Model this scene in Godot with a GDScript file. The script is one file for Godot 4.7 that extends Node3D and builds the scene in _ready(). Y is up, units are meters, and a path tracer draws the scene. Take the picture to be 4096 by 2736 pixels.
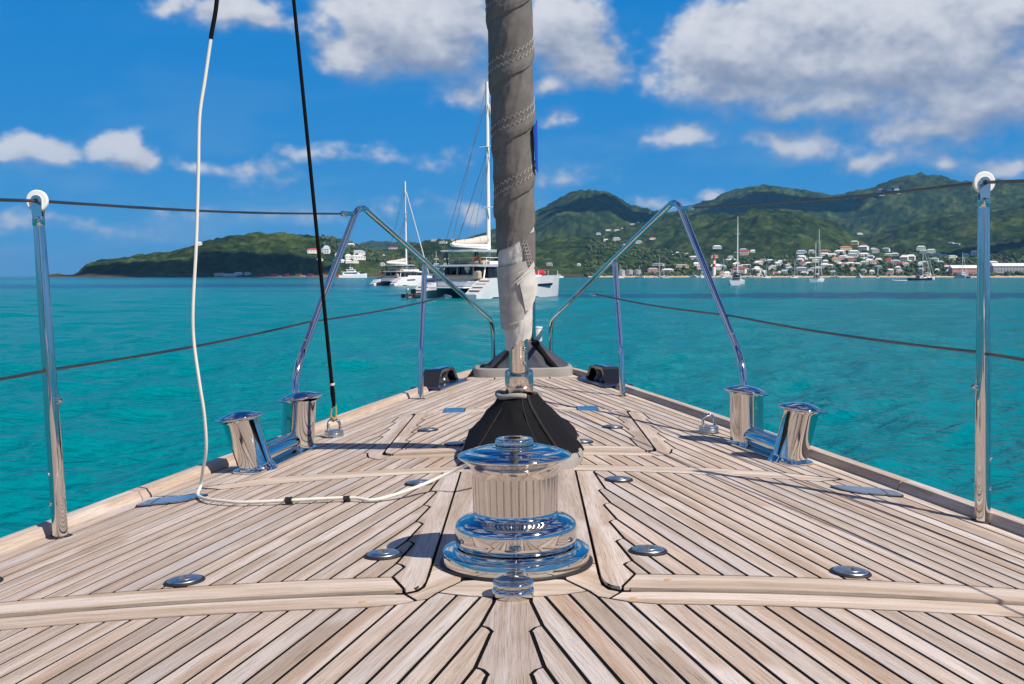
extends Node3D
# Foredeck of a sailing yacht at anchor in a turquoise bay, looking over the bow.
# The yacht's own axes: x to starboard, y up from the deck's centre line, z aft; bow at z = -8.6.

const HEEL := 0.016          # the yacht leans a little to port
const CAMBER := 0.036        # the deck falls away to the sides
const PLANK_ANGLE := 0.23562 # planks run 13.5 degrees off the centre line
const PITCH := 0.055         # plank width with its seam
const SEAM := 0.0086
const SEA_Y := -1.7
const DECK_TOP := 0.0

var yacht_frame := Transform3D(Basis(Vector3(0, 0, 1), HEEL), Vector3.ZERO)
var rng := RandomNumberGenerator.new()
var names := {}
var M := {}

class MB:
	var v := PackedVector3Array()
	var n := PackedVector3Array()
	var uv := PackedVector2Array()
	var col := PackedColorArray()
	var idx := PackedInt32Array()
	var colored := false
	func vert(p: Vector3, nn: Vector3, t := Vector2.ZERO, c := Color.WHITE) -> int:
		v.append(p); n.append(nn); uv.append(t); col.append(c)
		return v.size() - 1
	func tri(a: int, b: int, c: int) -> void:
		var g := (v[c] - v[a]).cross(v[b] - v[a])
		if g.dot(n[a] + n[b] + n[c]) < 0.0:
			idx.append(a); idx.append(c); idx.append(b)
		else:
			idx.append(a); idx.append(b); idx.append(c)
	func quad(a: int, b: int, c: int, d: int) -> void:
		tri(a, b, c); tri(a, c, d)
	func flat(ps: Array, t: Array = [], c := Color.WHITE, out := Vector3.ZERO) -> void:
		var g: Vector3 = (ps[1] - ps[0]).cross(ps[2] - ps[0]).normalized()
		if out != Vector3.ZERO and g.dot(out) < 0.0: g = -g
		var first := v.size()
		for i in ps.size(): vert(ps[i], g, t[i] if t.size() > i else Vector2(ps[i].x + ps[i].z, ps[i].y), c)
		for i in range(1, ps.size() - 1): tri(first, first + i, first + i + 1)
	func mesh() -> ArrayMesh:
		var a := []
		a.resize(Mesh.ARRAY_MAX)
		a[Mesh.ARRAY_VERTEX] = v
		a[Mesh.ARRAY_NORMAL] = n
		a[Mesh.ARRAY_TEX_UV] = uv
		if colored: a[Mesh.ARRAY_COLOR] = col
		a[Mesh.ARRAY_INDEX] = idx
		var m := ArrayMesh.new()
		m.add_surface_from_arrays(Mesh.PRIMITIVE_TRIANGLES, a)
		return m

# ---------------------------------------------------------------- naming
func numbered(called: String) -> String:
	if not names.has(called):
		names[called] = 0
		return called
	names[called] += 1
	return "%s_%03d" % [called, names[called]]

func tag(o: Node3D, label: String, category := "", group := "", kind := "") -> void:
	if label: o.set_meta("label", label)
	if category: o.set_meta("category", category)
	if group: o.set_meta("group", group)
	if kind: o.set_meta("kind", kind)

func thing(called: String, label: String, category: String, xf := Transform3D(), group := "") -> Node3D:
	var o := Node3D.new()
	o.name = numbered(called)
	add_child(o)
	o.transform = xf
	tag(o, label, category, group)
	return o

func fitting(called: String, label: String, category: String, at: Vector3, group := "", turn := 0.0) -> Node3D:
	return thing(called, label, category, yacht_frame * Transform3D(Basis(Vector3.UP, turn), at), group)

func part(parent: Node3D, called: String, mesh: Mesh, mat: Material, xf := Transform3D()) -> MeshInstance3D:
	var o := MeshInstance3D.new()
	o.name = called
	o.mesh = mesh
	o.material_override = mat
	o.transform = xf
	parent.add_child(o, true)
	return o

func struct(called: String, mesh: Mesh, mat: Material, xf := Transform3D()) -> MeshInstance3D:
	var o := MeshInstance3D.new()
	o.name = numbered(called)
	o.mesh = mesh
	o.material_override = mat
	o.transform = xf
	o.set_meta("kind", "structure")
	add_child(o)
	return o

func mv(x: float, y: float, z: float) -> Transform3D:
	return Transform3D(Basis(), Vector3(x, y, z))

# ---------------------------------------------------------------- shapes
func lathe(mb: MB, prof: Array, segs := 48, xf := Transform3D(), crease := 0.7) -> void:
	# prof: Vector2(radius, height) from the bottom up or in any order; the outside lies on the right of the path's direction reversed by sign
	var cnt := prof.size()
	var nr := []
	for i in cnt - 1:
		var d: Vector2 = prof[i + 1] - prof[i]
		nr.append(Vector2(d.y, -d.x).normalized())
	for i in cnt - 1:
		var n0: Vector2 = nr[i]
		var n1: Vector2 = nr[i]
		if i > 0 and absf(nr[i - 1].angle_to(nr[i])) < crease: n0 = (nr[i - 1] + nr[i]).normalized()
		if i < cnt - 2 and absf(nr[i + 1].angle_to(nr[i])) < crease: n1 = (nr[i + 1] + nr[i]).normalized()
		var base := mb.v.size()
		for k in segs + 1:
			var a := TAU * k / segs
			var dir := Vector3(cos(a), 0, sin(a))
			for e in 2:
				var p: Vector2 = prof[i + e]
				var q: Vector2 = n0 if e == 0 else n1
				var pos := dir * p.x + Vector3(0, p.y, 0)
				var nn := dir * q.x + Vector3(0, q.y, 0)
				mb.vert(xf * pos, (xf.basis * nn).normalized(), Vector2(float(k) / segs, p.y))
		for k in segs:
			var b := base + k * 2
			mb.quad(b, b + 1, b + 3, b + 2)

func lathe_mesh(prof: Array, segs := 48, xf := Transform3D(), crease := 0.7) -> ArrayMesh:
	var mb := MB.new()
	lathe(mb, prof, segs, xf, crease)
	return mb.mesh()

func tube(mb: MB, pts: PackedVector3Array, rad, segs := 12, caps := true, uscale := 1.0) -> void:
	# rad: a number, or one for each point
	var cnt := pts.size()
	var t := (pts[1] - pts[0]).normalized()
	var side := t.cross(Vector3.UP if absf(t.y) < 0.9 else Vector3.RIGHT).normalized()
	var along := 0.0
	var base := mb.v.size()
	for i in cnt:
		var d := (pts[mini(i + 1, cnt - 1)] - pts[maxi(i - 1, 0)]).normalized()
		side = (side - d * side.dot(d)).normalized()
		var up := d.cross(side)
		if i > 0: along += pts[i].distance_to(pts[i - 1])
		var r: float = rad[i] if rad is Array or rad is PackedFloat32Array else rad
		for k in segs + 1:
			var a := TAU * k / segs
			var q := side * cos(a) + up * sin(a)
			mb.vert(pts[i] + q * r, q, Vector2(float(k) / segs, along * uscale))
	for i in cnt - 1:
		for k in segs:
			var b := base + i * (segs + 1) + k
			mb.quad(b, b + 1, b + segs + 2, b + segs + 1)
	if caps:
		for e in 2:
			var i := 0 if e == 0 else cnt - 1
			var d := (pts[0] - pts[1]).normalized() if e == 0 else (pts[cnt - 1] - pts[cnt - 2]).normalized()
			var c := mb.vert(pts[i], d)
			var f := mb.v.size()
			for k in segs + 1: mb.vert(mb.v[base + i * (segs + 1) + k], d)
			for k in segs: mb.tri(c, f + k, f + k + 1)

func tube_mesh(pts: PackedVector3Array, rad, segs := 12, caps := true) -> ArrayMesh:
	var mb := MB.new()
	tube(mb, pts, rad, segs, caps)
	return mb.mesh()

func spline(pts: Array, per := 8) -> PackedVector3Array:
	var out := PackedVector3Array()
	var c := pts.size()
	for i in c - 1:
		var p0: Vector3 = pts[maxi(i - 1, 0)]
		var p1: Vector3 = pts[i]
		var p2: Vector3 = pts[i + 1]
		var p3: Vector3 = pts[mini(i + 2, c - 1)]
		for k in per: out.append(p1.cubic_interpolate(p2, p0, p3, float(k) / per))
	out.append(pts[c - 1])
	return out

func filleted(pts: Array, r: float, steps := 8) -> PackedVector3Array:
	var out := PackedVector3Array([pts[0]])
	for i in range(1, pts.size() - 1):
		var p: Vector3 = pts[i]
		var a: Vector3 = (pts[i - 1] - p)
		var b: Vector3 = (pts[i + 1] - p)
		var ra := minf(r, minf(a.length(), b.length()) * 0.48)
		var s := p + a.normalized() * ra
		var e := p + b.normalized() * ra
		for k in steps + 1:
			var f := float(k) / steps
			out.append(s.lerp(p, f).lerp(p.lerp(e, f), f))
	out.append(pts[-1])
	return out

func slab_box(mb: MB, c: Vector3, s: Vector3, b := 0.0, xf := Transform3D()) -> void:
	# a box with chamfered edges
	var h := s * 0.5
	b = minf(b, minf(h.x, minf(h.y, h.z)) * 0.9)
	for ax in 3:
		for sg in [-1.0, 1.0]:
			var u := (ax + 1) % 3
			var w := (ax + 2) % 3
			var q := []
			for k in [[-1, -1], [1, -1], [1, 1], [-1, 1]]:
				var p := Vector3.ZERO
				p[ax] = sg * h[ax]; p[u] = k[0] * (h[u] - b); p[w] = k[1] * (h[w] - b)
				q.append(xf * (c + p))
			var o := Vector3.ZERO
			o[ax] = sg
			mb.flat(q, [], Color.WHITE, xf.basis * o)
	if b <= 0.0: return
	for ax in 3:
		var u := (ax + 1) % 3
		var w := (ax + 2) % 3
		for su in [-1.0, 1.0]:
			for sw in [-1.0, 1.0]:
				var q := []
				for k in [[-1, 0], [1, 0], [1, 1], [-1, 1]]:
					var p := Vector3.ZERO
					p[ax] = k[0] * (h[ax] - b)
					p[u] = su * (h[u] - (0.0 if k[1] == 0 else b))
					p[w] = sw * (h[w] - (b if k[1] == 0 else 0.0))
					q.append(xf * (c + p))
				var o := Vector3.ZERO
				o[u] = su; o[w] = sw
				mb.flat(q, [], Color.WHITE, xf.basis * o)
	for sx in [-1.0, 1.0]:
		for sy in [-1.0, 1.0]:
			for sz in [-1.0, 1.0]:
				var s3 := Vector3(sx, sy, sz)
				var q := [xf * (c + s3 * Vector3(h.x, h.y - b, h.z - b)), xf * (c + s3 * Vector3(h.x - b, h.y, h.z - b)), xf * (c + s3 * Vector3(h.x - b, h.y - b, h.z))]
				mb.flat(q, [], Color.WHITE, xf.basis * s3)

func box_mesh(s: Vector3, b := 0.0, c := Vector3.ZERO) -> ArrayMesh:
	var mb := MB.new()
	slab_box(mb, c, s, b)
	return mb.mesh()

func extrude(mb: MB, poly: PackedVector2Array, y0: float, y1: float, b := 0.0, xf := Transform3D()) -> void:
	# poly in (x, z), raised from y0 to y1 with a chamfered top edge
	var inner := poly
	if b > 0.0:
		var o := Geometry2D.offset_polygon(poly, -b)
		if o.size() == 1 and o[0].size() >= 3: inner = o[0]
	var tris := Geometry2D.triangulate_polygon(inner)
	var up := (xf.basis * Vector3.UP).normalized()
	var base := mb.v.size()
	for p in inner: mb.vert(xf * Vector3(p.x, y1, p.y), up, p)
	for i in range(0, tris.size(), 3): mb.tri(base + tris[i], base + tris[i + 1], base + tris[i + 2])
	var sign_ := 1.0 if Geometry2D.is_polygon_clockwise(poly) else -1.0
	var cnt := poly.size()
	for i in cnt:
		var p := poly[i]
		var q := poly[(i + 1) % cnt]
		var e := (q - p).normalized()
		var o := xf.basis * (Vector3(e.y, 0, -e.x) * -sign_)
		mb.flat([xf * Vector3(p.x, y0, p.y), xf * Vector3(q.x, y0, q.y), xf * Vector3(q.x, y1 - b, q.y), xf * Vector3(p.x, y1 - b, p.y)], [], Color.WHITE, o)
	if b > 0.0 and inner.size() == cnt:
		# join the rim: nearest inner corner for each outer corner
		for i in cnt:
			var p := poly[i]
			var q := poly[(i + 1) % cnt]
			var pi := nearest(inner, p)
			var qi := nearest(inner, q)
			var e := (q - p).normalized()
			var o := xf.basis * (Vector3(e.y, 1.0, -e.x) * Vector3(-sign_, 1, -sign_))
			mb.flat([xf * Vector3(p.x, y1 - b, p.y), xf * Vector3(q.x, y1 - b, q.y), xf * Vector3(qi.x, y1, qi.y), xf * Vector3(pi.x, y1, pi.y)], [], Color.WHITE, o)

func nearest(poly: PackedVector2Array, p: Vector2) -> Vector2:
	var best := poly[0]
	for q in poly:
		if q.distance_squared_to(p) < best.distance_squared_to(p): best = q
	return best

func rounded_poly(pts: Array, r: float, steps := 4) -> PackedVector2Array:
	var out := PackedVector2Array()
	var c := pts.size()
	for i in c:
		var p: Vector2 = pts[i]
		var a: Vector2 = pts[(i + c - 1) % c] - p
		var b: Vector2 = pts[(i + 1) % c] - p
		var ra := minf(r, minf(a.length(), b.length()) * 0.45)
		var s := p + a.normalized() * ra
		var e := p + b.normalized() * ra
		for k in steps + 1:
			var f := float(k) / steps
			out.append(s.lerp(p, f).lerp(p.lerp(e, f), f))
	return out

func disc(r: float, n := 24, sx := 1.0, sz := 1.0) -> PackedVector2Array:
	var out := PackedVector2Array()
	for k in n: out.append(Vector2(cos(TAU * k / n) * r * sx, sin(TAU * k / n) * r * sz))
	return out

# the direction y -> d as a basis
func along(d: Vector3) -> Basis:
	var y := d.normalized()
	var x := y.cross(Vector3(0, 0, 1) if absf(y.z) < 0.9 else Vector3.RIGHT).normalized()
	return Basis(x, y, x.cross(y))

func dh(x: float) -> float:
	return -CAMBER * x * x

# ---------------------------------------------------------------- materials
func plain(c: Color, rough := 0.6, metal := 0.0, spec := 0.5) -> StandardMaterial3D:
	# c holds real-world base colours (linear)
	var m := StandardMaterial3D.new()
	m.albedo_color = c.linear_to_srgb()
	m.roughness = rough
	m.metallic = metal
	m.metallic_specular = spec
	return m

func noise(seed_: int, freq: float, oct := 4, type := FastNoiseLite.TYPE_SIMPLEX_SMOOTH) -> FastNoiseLite:
	var f := FastNoiseLite.new()
	f.seed = seed_
	f.frequency = freq
	f.noise_type = type
	f.fractal_octaves = oct
	if oct <= 1: f.fractal_type = FastNoiseLite.FRACTAL_NONE
	return f

func noise_tex(seed_: int, size: int, freq: float, oct := 4, type := FastNoiseLite.TYPE_SIMPLEX_SMOOTH, ramp: Gradient = null) -> Texture2D:
	var im := noise(seed_, freq, oct, type).get_seamless_image(size, size)
	if ramp:
		im.convert(Image.FORMAT_RGB8)
		var src := im.get_data()
		var out := PackedByteArray()
		out.resize(src.size())
		var lut := []
		for i in 256: lut.append(ramp.sample(i / 255.0))
		for i in size * size:
			var c: Color = lut[src[i * 3]]
			out[i * 3] = int(c.r * 255); out[i * 3 + 1] = int(c.g * 255); out[i * 3 + 2] = int(c.b * 255)
		im = Image.create_from_data(size, size, false, Image.FORMAT_RGB8, out)
	return ImageTexture.create_from_image(im)

func teak_texture(seed_: int) -> Array:
	# u runs with the grain; tones of weathered teak, silver and tan, with fine dark pores
	var w := 1024
	var h := 512
	var broad := noise(seed_, 0.012, 3).get_seamless_image(56, 256)
	broad.resize(w, h, Image.INTERPOLATE_CUBIC)
	var streak := noise(seed_ + 1, 0.05, 4).get_seamless_image(40, 512)
	streak.resize(w, h, Image.INTERPOLATE_CUBIC)
	var fine := noise(seed_ + 2, 0.22, 3).get_seamless_image(34, 512)
	fine.resize(w, h, Image.INTERPOLATE_CUBIC)
	var speck := noise(seed_ + 3, 0.16, 2).get_seamless_image(512, 512)
	speck.resize(w, h, Image.INTERPOLATE_CUBIC)
	for im in [broad, streak, fine, speck]: im.convert(Image.FORMAT_L8)
	var a := broad.get_data()
	var b := streak.get_data()
	var c := fine.get_data()
	var d := speck.get_data()
	var out := PackedByteArray()
	out.resize(w * h * 3)
	var bump := PackedByteArray()
	bump.resize(w * h)
	for i in w * h:
		var k := clampf((a[i] / 255.0 - 0.5) * 1.4 + (b[i] / 255.0 - 0.5) * 0.6 + 0.5, 0.0, 1.0)
		var g := c[i] / 255.0
		var s := d[i] / 255.0
		var f := 0.965 + 0.12 * (k - 0.5) - 0.26 * clampf((0.40 - g) * 3.2, 0.0, 1.0) + (g - 0.5) * 0.07 + (s - 0.5) * 0.08
		var r0 := lerpf(228.0, 236.0, k) * f
		var g0 := lerpf(210.0, 231.0, k) * f
		var b0 := lerpf(194.0, 230.0, k) * f
		out[i * 3] = clampi(int(r0), 0, 255)
		out[i * 3 + 1] = clampi(int(g0), 0, 255)
		out[i * 3 + 2] = clampi(int(b0), 0, 255)
		bump[i] = clampi(int((f - 0.5) * 255.0), 0, 255)
	return [ImageTexture.create_from_image(Image.create_from_data(w, h, false, Image.FORMAT_RGB8, out)), ImageTexture.create_from_image(Image.create_from_data(w, h, false, Image.FORMAT_L8, bump))]

func materials() -> void:
	var grains := [teak_texture(11), teak_texture(47)]
	M.teak = []
	var tints := [Color(0.62, 0.578, 0.55), Color(0.65, 0.60, 0.565), Color(0.59, 0.56, 0.545), Color(0.67, 0.61, 0.565), Color(0.61, 0.58, 0.56), Color(0.65, 0.59, 0.545), Color(0.565, 0.535, 0.525), Color(0.68, 0.645, 0.62), Color(0.66, 0.59, 0.535), Color(0.60, 0.565, 0.54), Color(0.63, 0.60, 0.58), Color(0.67, 0.62, 0.585)]
	for i in tints.size():
		var m := plain(tints[i], 0.78, 0.0, 0.3)
		m.albedo_texture = grains[i % 2][0]
		m.heightmap_enabled = true
		m.heightmap_texture = grains[i % 2][1]
		m.heightmap_scale = 0.05
		M.teak.append(m)
	M.teak_pale = []
	for t in [Color(0.71, 0.66, 0.605), Color(0.69, 0.65, 0.605), Color(0.73, 0.67, 0.605)]:
		var m := plain(t, 0.78, 0.0, 0.3)
		m.albedo_texture = grains[M.teak_pale.size() % 2][0]
		m.heightmap_enabled = true
		m.heightmap_texture = grains[M.teak_pale.size() % 2][1]
		m.heightmap_scale = 0.05
		M.teak_pale.append(m)
	M.caulk = plain(Color(0.007, 0.007, 0.008), 0.8, 0.0, 0.12)
	var smudge := Gradient.new()
	smudge.set_color(0, Color(0.35, 0.35, 0.35)); smudge.set_color(1, Color(1, 1, 1))
	var st := noise_tex(5, 256, 0.02, 4, FastNoiseLite.TYPE_SIMPLEX_SMOOTH, smudge)
	var polish := func(c: Color, r: float) -> StandardMaterial3D:
		var m := plain(c, r, 1.0)
		m.roughness_texture = st
		m.uv1_triplanar = true
		m.uv1_scale = Vector3(3, 3, 3)
		return m
	M.steel = polish.call(Color(0.68, 0.665, 0.645), 0.08)
	M.steel_dull = polish.call(Color(0.58, 0.57, 0.55), 0.5)
	M.steel_drum = polish.call(Color(0.70, 0.66, 0.61), 0.2)
	M.weathered_edge = plain(Color(0.40, 0.38, 0.36), 0.95, 0.0, 0.2)
	M.weathered_edge.albedo_texture = grains[1][0]
	M.wood_plug = plain(Color(0.52, 0.33, 0.14), 0.8)
	M.rubber = plain(Color(0.014, 0.014, 0.016), 0.55)
	M.white_plastic = plain(Color(0.80, 0.80, 0.79), 0.35)
	M.neoprene = plain(Color(0.010, 0.010, 0.012), 0.85, 0.0, 0.3)
	var lint := Gradient.new()
	lint.offsets = PackedFloat32Array([0.0, 0.70, 0.80, 1.0])
	lint.colors = PackedColorArray([Color(0.55, 0.55, 0.6), Color(0.75, 0.75, 0.8), Color(1.2, 1.2, 1.25), Color(2.4, 2.4, 2.4)])
	M.neoprene.albedo_color = Color(0.12, 0.12, 0.13)
	M.neoprene.albedo_texture = noise_tex(71, 512, 0.09, 3, FastNoiseLite.TYPE_SIMPLEX_SMOOTH, lint)
	M.neoprene.uv1_triplanar = true
	M.neoprene.uv1_scale = Vector3(5, 5, 5)
	M.canvas_grey = plain(Color(0.29, 0.275, 0.26), 0.9, 0.0, 0.2)
	M.navy_gloss = plain(Color(0.018, 0.03, 0.075), 0.12)
	M.black_gloss = plain(Color(0.012, 0.013, 0.018), 0.14)
	M.rope_white = plain(Color(0.68, 0.66, 0.60), 0.85, 0.0, 0.2)
	M.rope_black = plain(Color(0.008, 0.008, 0.008), 0.9, 0.0, 0.2)
	M.rope_gold = plain(Color(0.34, 0.25, 0.10), 0.85, 0.0, 0.2)
	M.wire = plain(Color(0.22, 0.20, 0.18), 0.35, 1.0)
	M.thread = plain(Color(0.62, 0.61, 0.58), 0.8)
	var weave := noise_tex(9, 512, 0.012, 5)
	var cloth := Gradient.new()
	cloth.set_color(0, Color(0.80, 0.79, 0.79)); cloth.set_color(1, Color(1, 1, 1))
	var ct := noise_tex(15, 512, 0.01, 5, FastNoiseLite.TYPE_SIMPLEX_SMOOTH, cloth)
	M.sun_cover = plain(Color(0.205, 0.193, 0.186), 0.85, 0.0, 0.25)
	M.sailcloth = plain(Color(0.74, 0.73, 0.70), 0.7, 0.0, 0.3)
	for m in [M.sun_cover, M.sailcloth]:
		m.albedo_texture = ct
		m.heightmap_enabled = true
		m.heightmap_texture = weave
		m.heightmap_scale = 0.10 if m == M.sun_cover else 0.3
		m.uv1_triplanar = true
		m.uv1_scale = Vector3(2.2, 2.2, 2.2)
	M.blue_tape = plain(Color(0.01, 0.055, 0.42), 0.6)
	M.gelcoat = plain(Color(0.78, 0.79, 0.80), 0.2)
	M.gelcoat_grey = plain(Color(0.60, 0.63, 0.66), 0.25)
	M.dark_glass = plain(Color(0.012, 0.014, 0.018), 0.08)
	M.near_black = plain(Color(0.03, 0.03, 0.035), 0.6)  # dull near-black base colour of seats, posts, hair and rubber
	M.cushion = plain(Color(0.42, 0.36, 0.29), 0.9)
	M.orange = plain(Color(0.75, 0.09, 0.02), 0.6)
	M.red = plain(Color(0.48, 0.02, 0.03), 0.6)
	M.antifoul = plain(Color(0.03, 0.035, 0.05), 0.7)
	M.sail_cover = plain(Color(0.55, 0.50, 0.44), 0.85)
	M.hull_navy = plain(Color(0.015, 0.02, 0.045), 0.2)
	M.teak_far = plain(Color(0.30, 0.22, 0.16), 0.8)
	M.alu = plain(Color(0.78, 0.78, 0.78), 0.4, 0.0)
	M.window = plain(Color(0.03, 0.035, 0.045), 0.2)

var RIDGES := [
	[2150, 1900, [[-23.69, 2.9], [-23.44, 5.2], [-23.11, 6.0], [-22.82, 4.4], [-22.47, 4.8], [-22.23, 7.6], [-21.83, 17.9], [-21.23, 23.6], [-20.63, 28.4], [-19.82, 33.4], [-19.01, 37.5], [-17.77, 43.5], [-16.72, 51.8], [-15.67, 65.2], [-14.82, 72.8], [-13.96, 76.4], [-12.99, 78.3], [-12.01, 74.4], [-10.92, 73.0], [-10.04, 69.0], [-9.38, 61.6], [-8.50, 49.1], [-7.61, 36.6], [-6.49, 24.9], [-5.14, 14.8], [-4.01, 2.9]]],
	[2600, 2000, [[-10.50, 27.3], [-9.17, 47.7], [-8.05, 50.9], [-6.93, 58.1], [-5.81, 70.5], [-4.68, 80.8], [-3.33, 78.8], [-1.75, 70.7], [-0.16, 61.5], [1.20, 44.0], [2.10, 25.6]]],
	[6500, 5600, [[-9.39, 123.1], [-8.49, 181.8], [-7.94, 197.3], [-7.38, 187.3], [-6.93, 182.4], [-6.48, 192.7], [-5.81, 187.8], [-5.02, 157.4], [-4.46, 124.3]]],
	[4600, 3300, [[-4.01, 97.7], [-3.33, 130.4], [-2.65, 154.0], [-1.75, 179.4], [-0.84, 210.2], [0.47, 255.3], [1.42, 296.6], [2.32, 323.4], [3.22, 333.9], [4.00, 326.4], [4.79, 295.5], [5.46, 270.0], [6.36, 251.6], [7.25, 243.9], [8.80, 218.0], [10.99, 166.8]]],
	[2550, 2120, [[-1.29, 30.2], [-0.39, 53.3], [0.47, 73.4], [1.42, 82.4], [2.78, 85.3], [4.13, 79.2], [5.25, 69.0], [6.59, 56.9], [7.93, 44.8], [9.70, 29.7]]],
	[3700, 2800, [[2.33, 64.5], [3.00, 93.6], [3.68, 113.9], [4.58, 136.9], [5.92, 165.5], [7.25, 189.5], [8.57, 198.9], [9.89, 192.3], [11.42, 162.9], [12.71, 126.7]]],
	[5800, 4200, [[5.25, 235.7], [6.58, 291.6], [7.91, 328.9], [8.79, 350.6], [9.66, 378.7], [10.53, 422.2], [11.39, 438.7], [12.25, 441.6], [13.11, 429.0], [13.75, 412.4], [14.59, 399.9], [15.43, 387.3], [16.26, 400.9], [17.28, 420.2], [18.09, 457.0], [18.89, 474.0], [19.58, 480.4], [20.47, 462.8], [21.26, 443.5], [22.22, 440.4], [23.17, 439.4], [24.05, 426.0], [25.40, 396.8], [27.91, 328.1]]],
	[3150, 2450, [[5.26, 32.8], [6.60, 64.8], [7.48, 91.7], [8.36, 109.8], [9.68, 139.9], [10.98, 163.5], [11.84, 175.1], [12.70, 179.3], [13.55, 171.4], [14.61, 149.1], [15.67, 118.7], [16.50, 98.0], [17.33, 82.3], [18.56, 58.2], [19.37, 40.5]]],
	[4000, 2600, [[15.27, 51.9], [16.10, 81.9], [17.33, 123.3], [18.54, 147.7], [19.93, 180.2], [20.90, 192.2], [22.07, 195.0], [24.08, 209.1], [25.97, 217.1], [27.92, 199.5]]],
	[2900, 2300, [[19.37, 32.1], [20.36, 47.9], [21.91, 63.2], [23.24, 78.3], [24.12, 88.1], [26.00, 96.9], [27.95, 90.3]]],
	[2600, 2060, [[-0.61, 5.1], [0.52, 14.3], [4.36, 16.3], [6.60, 21.3], [8.82, 29.3], [11.00, 34.2], [13.16, 38.9], [15.27, 46.4], [16.52, 44.1], [18.36, 36.9], [20.36, 35.5], [22.31, 31.3], [24.14, 30.0], [26.03, 29.5], [27.99, 26.3]]],
]
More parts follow.
